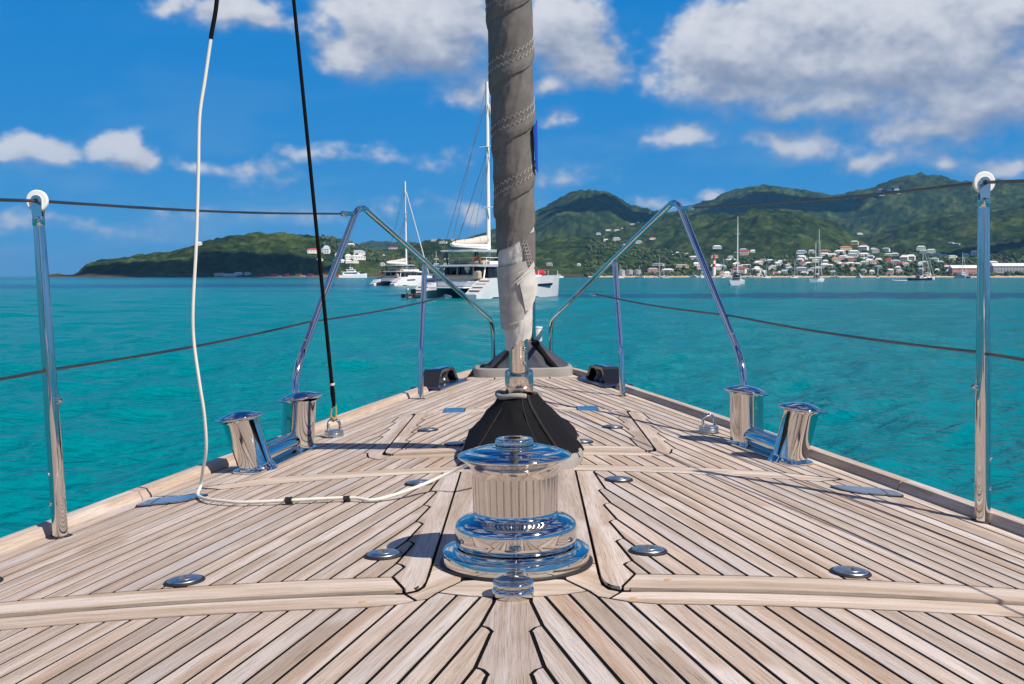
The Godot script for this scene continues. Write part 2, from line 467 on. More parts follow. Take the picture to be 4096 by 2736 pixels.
const HOUSES := [
	[11.770, 2156, 11.4, 6.9, 0, 0, 0], [12.572, 2288, 17.0, 6.1, 0, 0, 0], [12.804, 2228, 16.5, 5.9, 0, 3, 0], [13.262, 2200, 11.7, 5.8, 1, 3, 0], [13.937, 2568, 21.8, 8.2, 0, 3, 0],
	[13.939, 2380, 17.7, 5.6, 0, 0, 0], [14.417, 2584, 15.1, 9.6, 3, 5, 0], [15.063, 2612, 33.3, 7.8, 1, 4, 0], [15.066, 2384, 20.2, 6.3, 0, 0, 0], [15.791, 2500, 31.8, 9.3, 0, 0, 0],
	[16.039, 2676, 48.3, 9.1, 1, 4, 0], [15.403, 2344, 22.4, 7.5, 0, 0, 0], [14.788, 2304, 19.6, 7.3, 0, 0, 0], [14.392, 2344, 9.9, 6.2, 0, 0, 0], [16.457, 2532, 24.2, 9.4, 0, 0, 0],
	[16.405, 2344, 19.9, 7.5, 0, 2, 0], [16.897, 2708, 23.0, 10.1, 0, 0, 0], [16.928, 2456, 20.8, 7.8, 0, 0, 0], [16.476, 2816, 17.9, 9.6, 2, 2, 0], [16.893, 2788, 29.6, 11.8, 2, 1, 0],
	[17.362, 2780, 14.7, 11.8, 0, 3, 0], [17.446, 2752, 17.5, 8.8, 3, 5, 0], [17.963, 2868, 16.7, 9.1, 0, 5, 0], [18.076, 2748, 17.5, 8.2, 0, 2, 0], [18.375, 2768, 17.6, 6.5, 3, 0, 0],
	[17.287, 2380, 22.7, 8.8, 0, 0, 0], [16.932, 2292, 19.5, 6.8, 0, 0, 0], [17.234, 2320, 14.8, 7.4, 0, 3, 0], [15.853, 2260, 14.4, 8.4, 0, 4, 0], [15.963, 2296, 17.1, 6.1, 0, 0, 0],
	[15.575, 2236, 14.2, 8.3, 1, 4, 0], [16.243, 2240, 19.0, 8.3, 4, 2, 0], [16.463, 2288, 14.6, 6.1, 0, 1, 0], [15.913, 2168, 18.4, 6.9, 0, 0, 0], [16.301, 2200, 16.3, 6.5, 0, 0, 0],
	[14.283, 2228, 11.8, 5.9, 0, 0, 0], [13.999, 2272, 12.1, 6.0, 0, 0, 0], [14.621, 2244, 14.3, 6.0, 1, 2, 0], [15.076, 2152, 16.0, 9.1, 3, 0, 0], [14.627, 2128, 29.4, 7.9, 3, 5, 0],
	[13.948, 2132, 27.1, 7.9, 3, 3, 0], [16.633, 2204, 11.7, 5.8, 0, 0, 0], [16.963, 2216, 16.5, 7.1, 0, 2, 0], [17.182, 2232, 14.2, 7.1, 0, 0, 0], [17.402, 2224, 14.2, 7.1, 0, 4, 0],
	[17.619, 2264, 12.0, 9.6, 0, 0, 0], [17.624, 2172, 13.8, 5.1, 3, 3, 0], [18.083, 2252, 11.9, 7.2, 1, 1, 0], [18.111, 2240, 11.9, 7.1, 0, 1, 0], [18.436, 2244, 14.3, 8.3, 0, 3, 0],
	[18.812, 2288, 14.6, 13.4, 1, 0, 0], [19.107, 2320, 17.2, 12.3, 1, 0, 0], [18.493, 2196, 14.0, 5.8, 0, 1, 0], [18.816, 2196, 11.7, 5.8, 1, 4, 0], [19.671, 2248, 16.7, 8.3, 3, 3, 0],
	[19.715, 2836, 18.1, 9.0, 0, 2, 0], [19.579, 2880, 21.4, 10.7, 0, 2, 0], [20.033, 2832, 21.0, 10.5, 0, 2, 0], [20.300, 2668, 19.8, 8.5, 0, 2, 0], [20.563, 2652, 22.5, 8.4, 0, 2, 0],
	[20.985, 2488, 18.5, 7.4, 0, 2, 0], [20.198, 2344, 14.9, 6.2, 0, 2, 0], [20.411, 2296, 17.1, 7.3, 0, 3, 0], [20.988, 2340, 14.9, 6.2, 2, 2, 0], [21.606, 2584, 13.7, 6.9, 0, 0, 0],
	[21.968, 2564, 13.6, 9.5, 0, 0, 0], [21.125, 2968, 22.0, 5.0, 3, 5, 0], [20.916, 2968, 12.6, 3.8, 0, 5, 0], [22.799, 2264, 16.8, 8.4, 0, 0, 0], [22.856, 2152, 13.7, 6.9, 0, 3, 0],
	[11.527, 2588, 11.0, 5.5, 0, 0, 0], [11.584, 2604, 6.9, 4.1, 0, 5, 0], [15.771, 5324, 33.9, 7.9, 0, 5, 0], [16.131, 5272, 28.0, 9.0, 0, 0, 0], [16.462, 5244, 27.8, 7.8, 0, 5, 0],
	[16.401, 2300, 12.2, 2.9, 0, 5, 0], [16.872, 5316, 22.6, 6.8, 3, 5, 0], [17.722, 5064, 26.9, 8.6, 0, 1, 0], [17.992, 5036, 37.4, 8.5, 0, 1, 0], [18.450, 5036, 16.0, 7.5, 0, 1, 0],
	[18.065, 5216, 22.1, 7.7, 0, 0, 0], [18.360, 5236, 19.4, 8.9, 0, 2, 0], [17.553, 5232, 22.2, 6.7, 0, 5, 0], [18.393, 5104, 21.7, 6.5, 0, 2, 0], [17.658, 5336, 28.3, 5.7, 3, 1, 0],
	[16.715, 4616, 29.4, 6.9, 0, 0, 0], [4.128, 2464, 13.1, 5.2, 0, 0, 0], [4.649, 3256, 22.1, 8.8, 0, 2, 0], [4.674, 3464, 20.1, 5.4, 0, 0, 0], [4.209, 3652, 17.7, 4.9, 0, 0, 0],
	[5.002, 3532, 15.4, 4.8, 0, 0, 0], [3.716, 3612, 14.0, 7.0, 0, 5, 0], [5.464, 3860, 18.7, 5.2, 0, 5, 0], [5.736, 3924, 11.4, 5.3, 0, 5, 0], [6.360, 4096, 7.1, 8.7, 0, 0, 0],
	[5.033, 2448, 9.5, 4.3, 0, 0, 0], [5.798, 3100, 18.0, 8.4, 0, 5, 0], [6.479, 3088, 16.4, 6.0, 0, 1, 0], [5.737, 3888, 15.1, 3.8, 0, 0, 0], [2.704, 2180, 6.3, 4.2, 0, 0, 0],
	[1.186, 2132, 12.4, 5.2, 3, 5, 0], [9.773, 2624, 20.3, 7.6, 0, 0, 0], [11.132, 2576, 19.9, 12.5, 1, 1, 0], [11.076, 2604, 17.6, 7.6, 0, 3, 0], [10.444, 2560, 12.4, 5.0, 0, 2, 0],
	[9.643, 2572, 14.9, 6.2, 0, 5, 0], [8.598, 2356, 17.1, 7.3, 0, 0, 0], [7.758, 2456, 7.1, 3.6, 0, 0, 0], [8.245, 2648, 10.3, 5.1, 0, 2, 0], [7.542, 2392, 6.9, 3.2, 0, 2, 0],
	[11.500, 2588, 10.0, 3.0, 0, 2, 0], [10.259, 2412, 14.0, 4.7, 0, 0, 0], [10.526, 2376, 20.7, 6.9, 0, 0, 0], [11.877, 2288, 15.5, 5.5, 1, 0, 0], [12.403, 2276, 13.2, 6.6, 0, 0, 0],
	[12.459, 2152, 10.4, 6.2, 0, 5, 0], [12.034, 2332, 11.3, 4.5, 0, 5, 0], [11.140, 2208, 17.1, 5.3, 0, 0, 0], [7.981, 2204, 42.7, 6.8, 2, 5, 0], [8.897, 2232, 25.9, 9.7, 0, 4, 0],
	[9.757, 2172, 16.8, 12.6, 0, 0, 0], [6.787, 2192, 27.6, 4.7, 1, 5, 0], [6.517, 2156, 23.0, 9.4, 4, 5, 0], [7.278, 2160, 23.0, 8.4, 1, 0, 0], [10.877, 2128, 45.3, 11.3, 0, 1, 0],
	[11.750, 2136, 18.6, 7.2, 0, 0, 0], [11.272, 2204, 12.8, 3.4, 2, 0, 0], [-9.436, 2064, 12.0, 7.2, 1, 0, 0], [-9.058, 2076, 13.1, 5.6, 0, 0, 0], [-10.330, 1988, 13.5, 10.6, 0, 3, 0],
	[-8.682, 2020, 21.5, 7.8, 0, 3, 0], [-8.739, 1984, 38.4, 7.7, 0, 0, 0], [-9.711, 1980, 9.6, 5.7, 0, 0, 0], [-9.795, 1952, 11.3, 5.3, 0, 0, 0], [-9.201, 1956, 11.4, 5.7, 0, 0, 0],
	[-8.849, 1960, 11.4, 4.2, 0, 0, 0], [-9.551, 1964, 6.7, 3.4, 0, 2, 0], [-7.429, 2300, 8.9, 3.6, 0, 0, 0], [-6.910, 2484, 18.0, 4.8, 0, 1, 0], [-4.797, 2364, 19.4, 4.1, 3, 5, 0],
	[-4.412, 2428, 11.8, 4.7, 3, 5, 0], [-4.330, 2336, 15.8, 4.5, 0, 5, 0], [-3.833, 2464, 7.2, 3.6, 1, 5, 0], [-3.282, 2416, 14.0, 4.7, 1, 5, 0], [-7.462, 1964, 7.6, 5.7, 0, 5, 0],
	[-16.597, 2080, 11.3, 5.6, 0, 0, 0], [-10.985, 1984, 24.2, 8.1, 0, 1, 0], [-10.308, 1996, 10.8, 9.5, 0, 3, 0], [-9.706, 1984, 10.8, 6.5, 0, 0, 0], [-9.785, 1952, 10.6, 5.3, 0, 0, 0],
	[-9.482, 1960, 8.0, 4.8, 0, 0, 0], [-9.437, 2068, 11.2, 8.4, 1, 0, 0], [-9.216, 1976, 10.7, 8.0, 0, 0, 0], [-9.218, 1956, 8.0, 4.8, 0, 2, 0], [-10.651, 1956, 10.6, 4.2, 0, 2, 0],
	[-14.260, 1912, 10.4, 5.2, 0, 5, 0], [-15.608, 1912, 18.1, 3.6, 0, 5, 0], [-15.100, 1908, 20.7, 3.6, 0, 0, 0], [-14.698, 1912, 13.0, 4.7, 0, 0, 0], [21.624, 2104, 49.1, 15.6, 4, 0, 1],
	[23.566, 2132, 56.6, 15.8, 3, 0, 1],
]

# ---------------------------------------------------------------- the deck
func seam_s(n: float) -> float: return 1.172 + PITCH * n
func xs(n: float, z: float) -> float: return (seam_s(n) + z * sin(PLANK_ANGLE)) / cos(PLANK_ANGLE)
func zs(n: float, x: float) -> float: return (x * cos(PLANK_ANGLE) - seam_s(n)) / sin(PLANK_ANGLE)

# where planks start at a king plank or margin board: nibbed ends, from seam n0 (aft) to n1 (forward)
func nibs(n0: int, n1: int, xa: float, xtip: float) -> Array:
	var out := []
	for n in range(n0, n1 + 1):
		var z := zs(n, xa)
		var b := Vector2(xtip, z + 0.032)
		out.append(Vector2(xtip + 0.0035, z + 0.046))
		out.append(Vector2(xtip + 0.001, z + 0.037))
		out.append(Vector2(xtip + 0.0045, z + 0.027))
		out.append(Vector2(lerpf(xa, b.x, 0.55), z + 0.012))
		out.append(Vector2(xa, z))
	return out

# where planks run out at an outboard margin board
func nibs_out(n0: int, n1: int, xa: float, xtip: float) -> Array:
	var out := []
	for n in range(n0, n1 + 1):
		var z := zs(n, xa)
		out.append(Vector2(xa, z))
		out.append(Vector2(lerpf(xa, xtip, 0.55), z - 0.012))
		out.append(Vector2(xtip - 0.0045, z - 0.027))
		out.append(Vector2(xtip - 0.001, z - 0.037))
		out.append(Vector2(xtip - 0.0035, z - 0.046))
	return out

func mirrored(p: PackedVector2Array) -> PackedVector2Array:
	var out := PackedVector2Array()
	for i in range(p.size() - 1, -1, -1): out.append(Vector2(-p[i].x, p[i].y))
	return out

# outlines run the same way round, so that shrinking them by half a seam works
func oriented(p: PackedVector2Array) -> PackedVector2Array:
	var sum := 0.0
	for i in p.size(): sum += p[i].cross(p[(i + 1) % p.size()])
	if sum < 0.0: p.reverse()
	return p

# one piece of deck timber: outline in (x, z), laid on the camber
var hatch_tilt := false
func rise(z: float) -> float:
	# the big hatches lie flush at their front edge and stand proud at the aft edge
	return 0.0085 * clampf((z + 3.93) / 1.5, 0.0, 1.0) if hatch_tilt else 0.0

func timber(parent: Node3D, called: String, outline: PackedVector2Array, lift: float, dir: Vector2, mat: Material, thick := 0.008) -> void:
	if outline.size() < 3: return
	var mb := MB.new()
	var perp := Vector2(-dir.y, dir.x)
	var off := Vector2(rng.randf() * 7.0, rng.randf() * 5.0)
	var lo := outline[0].x
	var hi := lo
	for p in outline:
		lo = minf(lo, p.x); hi = maxf(hi, p.x)
	var step := 0.14
	var x0 := floorf(lo / step) * step
	while x0 < hi:
		var cut := PackedVector2Array([Vector2(x0, -12), Vector2(x0 + step, -12), Vector2(x0 + step, 6), Vector2(x0, 6)])
		for poly in Geometry2D.intersect_polygons(outline, cut):
			if poly.size() < 3: continue
			var tris := Geometry2D.triangulate_polygon(poly)
			var base := mb.v.size()
			for p in poly:
				mb.vert(Vector3(p.x, dh(p.x) + lift + rise(p.y), p.y), Vector3(2 * CAMBER * p.x, 1, 0).normalized(), Vector2(p.dot(dir) / 1.1, p.dot(perp) / 0.26) + off)
			for i in range(0, tris.size(), 3): mb.tri(base + tris[i], base + tris[i + 1], base + tris[i + 2])
		x0 += step
	var sg := -1.0 if Geometry2D.is_polygon_clockwise(outline) else 1.0
	for i in outline.size():
		var p := outline[i]
		var q := outline[(i + 1) % outline.size()]
		var cuts := maxi(1, int(absf(q.x - p.x) / step))
		for k in cuts:
			var a := p.lerp(q, float(k) / cuts)
			var b := p.lerp(q, float(k + 1) / cuts)
			var e := (b - a).normalized()
			var o := Vector3(e.y, 0, -e.x) * sg
			var ya := dh(a.x) + lift + rise(a.y)
			var yb := dh(b.x) + lift + rise(b.y)
			var ua := Vector2(a.dot(dir) / 1.1, a.dot(perp) / 0.26) + off
			var ub := Vector2(b.dot(dir) / 1.1, b.dot(perp) / 0.26) + off
			mb.flat([Vector3(a.x, ya, a.y), Vector3(b.x, yb, b.y), Vector3(b.x, yb - thick, b.y), Vector3(a.x, ya - thick, a.y)], [ua, ub, ub + Vector2(0, 0.03), ua + Vector2(0, 0.03)], Color.WHITE, o)
	if mb.v.size() > 2: part(parent, called, mb.mesh(), mat)

func teak_any() -> Material: return M.teak[rng.randi() % M.teak.size()]
func teak_light() -> Material: return M.teak_pale[rng.randi() % M.teak_pale.size()]

# fills a zone of the deck's starboard half, and its mirror image, with planks
func plank_zone(parents: Array, zone: PackedVector2Array, n0: int, n1: int, lift := 0.0) -> void:
	var shrunk := Geometry2D.offset_polygon(oriented(zone), -SEAM * 0.5)
	for n in range(n0, n1):
		var a := seam_s(n) + SEAM * 0.5
		var b := seam_s(n + 1) - SEAM * 0.5
		var ca := cos(PLANK_ANGLE)
		var sa := sin(PLANK_ANGLE)
		var strip := PackedVector2Array([Vector2((a - 12 * sa) / ca, -12), Vector2((b - 12 * sa) / ca, -12), Vector2((b + 5 * sa) / ca, 5), Vector2((a + 5 * sa) / ca, 5)])
		for z in shrunk:
			for poly in Geometry2D.intersect_polygons(z, strip):
				if poly.size() < 3 or Geometry2D.is_polygon_clockwise(poly) != Geometry2D.is_polygon_clockwise(z) or area(poly) < 0.0004: continue
				timber(parents[0], "plank", poly, lift, Vector2(sa, ca), teak_any())
				timber(parents[1], "plank", mirrored(poly), lift, Vector2(-sa, ca), teak_any())

func area(p: PackedVector2Array) -> float:
	var s := 0.0
	for i in p.size(): s += p[i].cross(p[(i + 1) % p.size()])
	return absf(s) * 0.5

func board_pair(parents: Array, called: String, pts: Array, lift: float, dir: Vector2, pale := false) -> void:
	for z in Geometry2D.offset_polygon(oriented(PackedVector2Array(pts)), -SEAM * 0.5):
		timber(parents[0], called, z, lift, dir, teak_light() if pale else teak_any())
		timber(parents[1], called, mirrored(z), lift, Vector2(-dir.x, dir.y), teak_light() if pale else teak_any())

func board_mid(parent: Node3D, called: String, half: Array, lift: float, dir: Vector2, pale := false) -> void:
	# half: the starboard outline from the centre line to the centre line
	var pts := PackedVector2Array(half)
	for i in range(half.size() - 1, -1, -1): pts.append(Vector2(-half[i].x, half[i].y))
	for z in Geometry2D.offset_polygon(oriented(pts), -SEAM * 0.5):
		timber(parent, called, z, lift, dir, teak_light() if pale else teak_any())

func edge_line() -> PackedVector2Array:
	# foot of the toe rail, from aft to the bow
	var out := PackedVector2Array()
	for k in 46: out.append(Vector2(xs(18, 1.6 - k * 0.2), 1.6 - k * 0.2))
	for p in [Vector2(0.425, -7.6), Vector2(0.375, -7.8), Vector2(0.315, -8.0), Vector2(0.245, -8.18), Vector2(0.165, -8.34), Vector2(0.08, -8.45), Vector2(0.0, -8.49)]: out.append(p)
	return out

func deck() -> Node3D:
	var y := thing("sailing_yacht", "teak planked foredeck of the sailing yacht the picture is taken from", "yacht", yacht_frame)
	var across := Vector2(1, 0)
	var fore := Vector2(0, 1)
	var hatch := []
	for s in 2:
		var h := Node3D.new()
		h.name = "locker_hatch"
		y.add_child(h, true)
		tag(h, ["large starboard deck locker hatch of nibbed teak planks", "large port deck locker hatch of nibbed teak planks"][s])
		hatch.append(h)
	var fh := Node3D.new()
	fh.name = "locker_hatch"
	y.add_child(fh, true)
	tag(fh, "smaller forward locker hatch round the furler boot")
	var both := [y, y]
	var HL := 0.0
	# aft of the hatches
	var zone := [Vector2(0.037, 1.5)]
	zone.append_array(nibs(-27, -11, 0.062, 0.037))
	zone.append_array([Vector2(0.04, -2.33), Vector2(0.04, -2.366), Vector2(0.1, -2.378), Vector2(0.168, -2.41), Vector2(0.184, -2.368), Vector2(0.21, -2.352), Vector2(0.25, -2.328), Vector2(0.31, -2.315), Vector2(xs(16, -2.315), -2.315), Vector2(xs(16, 1.5), 1.5)])
	plank_zone(both, PackedVector2Array(zone), -27, 16)
	var king := [Vector2(0, 1.5), Vector2(0.037, 1.5)]
	king.append_array(nibs(-27, -11, 0.062, 0.037))
	king.append_array([Vector2(0.04, -2.33), Vector2(0.04, -2.366), Vector2(0, -2.362)])
	board_mid(y, "king_plank", king, 0.0, fore)
	board_mid(y, "board", [Vector2(0, -2.362), Vector2(0.04, -2.366), Vector2(0.1, -2.378), Vector2(0.168, -2.41), Vector2(0.118, -2.503), Vector2(0, -2.52)], 0.0, across, true)
	board_pair(both, "board", [Vector2(0.118, -2.503), Vector2(0.168, -2.41), Vector2(0.184, -2.368), Vector2(0.21, -2.352), Vector2(0.24, -2.4035), Vector2(0.216, -2.4205), Vector2(0.2035, -2.455), Vector2(0.2010, -2.55), Vector2(0.2015, -2.64), Vector2(0.12, -2.64)], 0.0, Vector2(0.55, 0.83), true)
	board_pair(both, "board", [Vector2(0.21, -2.352), Vector2(0.25, -2.328), Vector2(0.31, -2.315), Vector2(xs(16, -2.315), -2.315), Vector2(xs(16, -2.412), -2.412), Vector2(0.3, -2.4075), Vector2(0.24, -2.4035)], 0.0, across, true)
	# the well between the hatches
	board_mid(y, "king_plank", [Vector2(0, -2.52), Vector2(0.085, -2.53), Vector2(0.085, -4.0), Vector2(0, -4.0)], 0.0, fore)
	board_pair(both, "board", [Vector2(0.085, -2.60), Vector2(0.2015, -2.645), Vector2(0.2075, -4.0), Vector2(0.085, -4.0)], 0.0, fore)
	# two large hatches, a little proud of the deck
	hatch_tilt = true
	var inner := [Vector2(0.241, -2.4085), Vector2(0.217, -2.4245), Vector2(0.204, -2.455), Vector2(0.199, -2.5), Vector2(0.206, -3.928), Vector2(0.276, -3.922), Vector2(0.270, -3.9)]
	var zig := nibs(-5, -1, 0.288, 0.263)
	zig.reverse()
	inner.append_array(zig)
	inner.append(Vector2(0.282, -2.521))
	board_pair(hatch, "margin_board", inner, HL, fore)
	board_pair(hatch, "margin_board", [Vector2(0.282, -2.521), Vector2(xs(16, -2.521), -2.521), Vector2(xs(16, -2.4075), -2.4075), Vector2(0.3, -2.4055), Vector2(0.241, -2.4085)], HL, across, true)
	zone = [Vector2(0.282, -2.521)]
	zone.append_array(nibs(-5, -1, 0.288, 0.263))
	zone.append_array([Vector2(0.270, -3.9), Vector2(0.276, -3.922), Vector2(1.06, -3.856), Vector2(1.165, -3.93), Vector2(xs(16, -3.93), -3.93), Vector2(xs(16, -2.521), -2.521)])
	plank_zone(hatch, PackedVector2Array(zone), -6, 16, HL)
	hatch_tilt = false
	for s in 2:
		# the worn grey edge of the hatch
		var sg := 1.0 - 2.0 * s
		var we := MB.new()
		for k in 40:
			var xa := lerpf(0.262, xs(16, -2.41) - 0.01, k / 40.0)
			var xb := lerpf(0.262, xs(16, -2.41) - 0.01, (k + 1) / 40.0)
			for row in 2:
				var y0: float = [-0.006, 0.0068][row]
				var y1: float = [0.0068, 0.0082][row]
				var z0: float = [-2.4085, -2.4085][row]
				var z1: float = [-2.4085, -2.4150][row]
				we.flat([Vector3(sg * xa, dh(xa) + y0, z0), Vector3(sg * xb, dh(xb) + y0, z0), Vector3(sg * xb, dh(xb) + y1, z1), Vector3(sg * xa, dh(xa) + y1, z1)], [Vector2(xa, 0.1 * row), Vector2(xb, 0.1 * row), Vector2(xb, 0.1 * row + 0.05), Vector2(xa, 0.1 * row + 0.05)], Color.WHITE, Vector3(0, 0.3, 1))
		part(hatch[s], "worn_edge", we.mesh(), M.weathered_edge)
	# covering boards along both sides
	zone = []
	for k in 30: zone.append(Vector2(xs(16, 1.5 - k * 0.31), 1.5 - k * 0.31))
	zone.append(Vector2(0.32, -7.47)); zone.append(Vector2(0.40, -7.62))
	var edge := edge_line()
	for i in range(edge.size() - 1, -1, -1):
		if edge[i].y > -7.65 and edge[i].y < 1.5: zone.append(edge[i])
	plank_zone(both, PackedVector2Array(zone), 16, 18)
	# forward of the hatches
	board_pair(both, "board", [Vector2(0.0, -3.99), Vector2(0.206, -3.934), Vector2(0.276, -3.928), Vector2(1.06, -3.862), Vector2(1.155, -3.935), Vector2(0.92, -4.022), Vector2(0.0, -4.056)], 0.0, across, true)
	zone = [Vector2(0.0, -4.056), Vector2(0.92, -4.022), Vector2(xs(16, -3.945), -3.945)]
	for k in 9: zone.append(Vector2(xs(16, -4.0 - k * 0.43), -4.0 - k * 0.43))
	zone.append_array([Vector2(xs(16, -7.45), -7.45), Vector2(0.04, -7.45), Vector2(0.04, -5.845), Vector2(0.3, -5.845), Vector2(0.574, -5.72), Vector2(0.63, -5.63)])
	var zo := nibs(9, 14, 0.640, 0.615)
	zo.reverse()
	var zk := []
	for p in zo:
		if p.y > -5.6 and p.y < -4.4: zk.append(p)
	zone.append_array(zk)
	zone.append_array([Vector2(0.60, -4.342), Vector2(0.548, -4.272), Vector2(0.0, -4.262)])
	plank_zone(both, PackedVector2Array(zone), -4, 16)
	board_mid(y, "king_plank", [Vector2(0, -5.845), Vector2(0.04, -5.845), Vector2(0.04, -7.45), Vector2(0, -7.45)], 0.0, fore)
	board_pair(both, "board", [Vector2(0.0, -5.845), Vector2(0.3, -5.845), Vector2(0.574, -5.72), Vector2(0.446, -5.65), Vector2(0.0, -5.672)], 0.0, across, true)
	board_pair(both, "board", [Vector2(0.0, -4.262), Vector2(0.548, -4.272), Vector2(0.513, -4.362), Vector2(0.0, -4.362)], 0.0, across, true)
	var side := [Vector2(0.63, -5.63), Vector2(0.574, -5.72), Vector2(0.552, -5.645), Vector2(0.554, -4.44), Vector2(0.545, -4.385), Vector2(0.513, -4.362), Vector2(0.548, -4.272), Vector2(0.60, -4.342)]
	zk.reverse()
	side.append_array(zk)
	board_pair(both, "margin_board", side, 0.0, fore)
	# forward hatch
	board_pair([fh, fh], "margin_board", [Vector2(0.0, -4.47), Vector2(0.484, -4.475), Vector2(0.51, -4.366), Vector2(0.0, -4.366)], 0.006, across, true)
	var zi := []
	for p in nibs_out(7, 12, 0.472, 0.497):
		if p.y < -4.5 and p.y > -5.62: zi.append(p)
	var fin := [Vector2(0.51, -4.366), Vector2(0.538, -4.39), Vector2(0.549, -4.44), Vector2(0.546, -5.645), Vector2(0.446, -5.648)]
	var zr := zi.duplicate()
	zr.reverse()
	fin.append_array(zr)
	fin.append(Vector2(0.484, -4.475))
	board_pair([fh, fh], "margin_board", fin, 0.006, fore)
	zone = [Vector2(0.0, -4.475), Vector2(0.484, -4.475)]
	zone.append_array(zi)
	zone.append_array([Vector2(0.446, -5.648), Vector2(0.0, -5.668)])
	plank_zone([fh, fh], PackedVector2Array(zone), -4, 13, 0.006)
	# the bow
	board_pair(both, "board", [Vector2(0.0, -7.45), Vector2(0.19, -7.45), Vector2(0.19, -7.62), Vector2(0.0, -7.62)], 0.0, across)
	board_pair(both, "board", [Vector2(0.19, -7.45), Vector2(0.32, -7.452), Vector2(0.40, -7.62), Vector2(0.19, -7.62)], 0.0, across)
	board_mid(y, "board", [Vector2(0, -7.62), Vector2(0.40, -7.62), Vector2(0.36, -7.78), Vector2(0.30, -7.98), Vector2(0.22, -8.18), Vector2(0.1, -8.4), Vector2(0, -8.45)], 0.0, fore)
	for q in [[-0.327, -2.353, 0.0], [0.262, -2.352, 0.0], [0.352, -2.472, 0.0084]]:
		part(y, "wood_plug", lathe_mesh([Vector2(0.0085, -0.004), Vector2(0.0085, 0.0004), Vector2(0.0, 0.0006)], 16, mv(q[0], dh(q[0]) + q[2] + 0.0002, q[1])), M.wood_plug)
	# black caulking that fills the seams, and the deck under it
	var sheet := MB.new()
	var cols := 20
	for i in edge.size():
		for k in cols + 1:
			var x := lerpf(-edge[i].x, edge[i].x, float(k) / cols)
			sheet.vert(Vector3(x, dh(x) - 0.0016, edge[i].y), Vector3(2 * CAMBER * x, 1, 0).normalized(), Vector2(x, edge[i].y))
	for i in edge.size() - 1:
		for k in cols:
			var b := i * (cols + 1) + k
			sheet.quad(b, b + 1, b + cols + 2, b + cols + 1)
	tag(part(y, "caulking", sheet.mesh(), M.caulk), "black rubber caulking in the seams between the planks")
	for s in 2:
		var hs := MB.new()
		var sg := 1.0 - 2.0 * s
		for k in 10:
			var z := lerpf(-2.425, -3.925, k / 9.0)
			for j in 9:
				var x := lerpf(0.212, xs(16, z) - 0.004, j / 8.0)
				hs.vert(Vector3(sg * x, dh(x) + 0.0085 * clampf((z + 3.93) / 1.5, 0.0, 1.0) - 0.0016, z), Vector3.UP)
		for k in 9:
			for j in 8: hs.quad(k * 9 + j, k * 9 + j + 1, k * 9 + j + 10, k * 9 + j + 9)
		part(hatch[s], "caulking", hs.mesh(), M.caulk)
	var fs := MB.new()
	for k in 2:
		for j in 13:
			var x := lerpf(-0.535, 0.535, j / 12.0)
			fs.vert(Vector3(x, dh(x) + 0.0044, [-4.375, -5.64][k]), Vector3.UP)
	for j in 12: fs.quad(j, j + 1, j + 14, j + 13)
	part(fh, "caulking", fs.mesh(), M.caulk)
	rails(y, edge)
	# aft of the viewer, mirrored in the polished fittings: coachroof and mast
	var cr := MB.new()
	extrude(cr, rounded_poly([Vector2(-1.15, 5.5), Vector2(-1.1, 1.7), Vector2(-0.6, 1.15), Vector2(0.6, 1.15), Vector2(1.1, 1.7), Vector2(1.15, 5.5)], 0.25, 4), -0.1, 0.42, 0.06)
	part(y, "coachroof", cr.mesh(), M.gelcoat)
	var fd := MB.new()
	extrude(fd, PackedVector2Array([Vector2(-1.95, 1.48), Vector2(1.95, 1.48), Vector2(2.2, 6.0), Vector2(-2.2, 6.0)]), -0.3, -0.075)
	part(y, "side_deck", fd.mesh(), M.teak[0])
	part(y, "sprayhood", lathe_mesh([Vector2(1.35, 0.0), Vector2(1.3, 0.5), Vector2(1.1, 0.9), Vector2(0.6, 1.15), Vector2(0.0, 1.2)], 28, mv(0, 0.4, 5.6)), M.canvas_grey)  # unseen, added to give the polished steel a paler reflection
	part(y, "bimini", box_mesh(Vector3(2.8, 0.08, 2.6), 0.03, Vector3(0, 2.2, 8.4)), M.sailcloth)  # added like the sprayhood: an unseen white shape for the steel to mirror
	part(y, "mast", tube_mesh(PackedVector3Array([Vector3(0, 0.3, 3.2), Vector3(0, 17.0, 3.6)]), 0.14, 24), M.gelcoat)
	return y

func rails(y: Node3D, edge: PackedVector2Array) -> void:
	# toe rail: a rounded teak capping in lengths joined by scarfs, and the white hull side under it
	var sect := [Vector2(0.007, -0.004), Vector2(0.008, 0.006), Vector2(0.0225, 0.0290), Vector2(0.055, 0.0308), Vector2(0.064, 0.0295), Vector2(0.070, 0.0240), Vector2(0.073, 0.014), Vector2(0.073, -0.02)]
	var breaks := [1.7, 0.2, -3.80, -6.86, -7.46, -9.0]
	for s in [1.0, -1.0]:
		for b in breaks.size() - 1:
			if b == 3: continue   # the fairlead stands in this gap
			var line := PackedVector2Array()
			for i in edge.size():
				if edge[i].y < breaks[b] - 0.002 and edge[i].y > breaks[b + 1] + 0.002: line.append(edge[i])
			if breaks[b] < 1.0: line.insert(0, Vector2(edge_x(edge, breaks[b] - 0.003), breaks[b] - 0.003))
			if breaks[b + 1] > -8.0: line.append(Vector2(edge_x(edge, breaks[b + 1] + 0.003), breaks[b + 1] + 0.003))
			part(y, "toe_rail", sweep(line, sect, s, true), M.teak[[3, 7, 5, 1, 9][b]])
		var hull := [Vector2(0.072, 0.002), Vector2(0.078, -0.04), Vector2(0.07, -0.4), Vector2(0.0, -1.0), Vector2(-0.14, -1.9)]
		part(y, "hull_side", sweep(edge, hull, s, false), M.gelcoat)

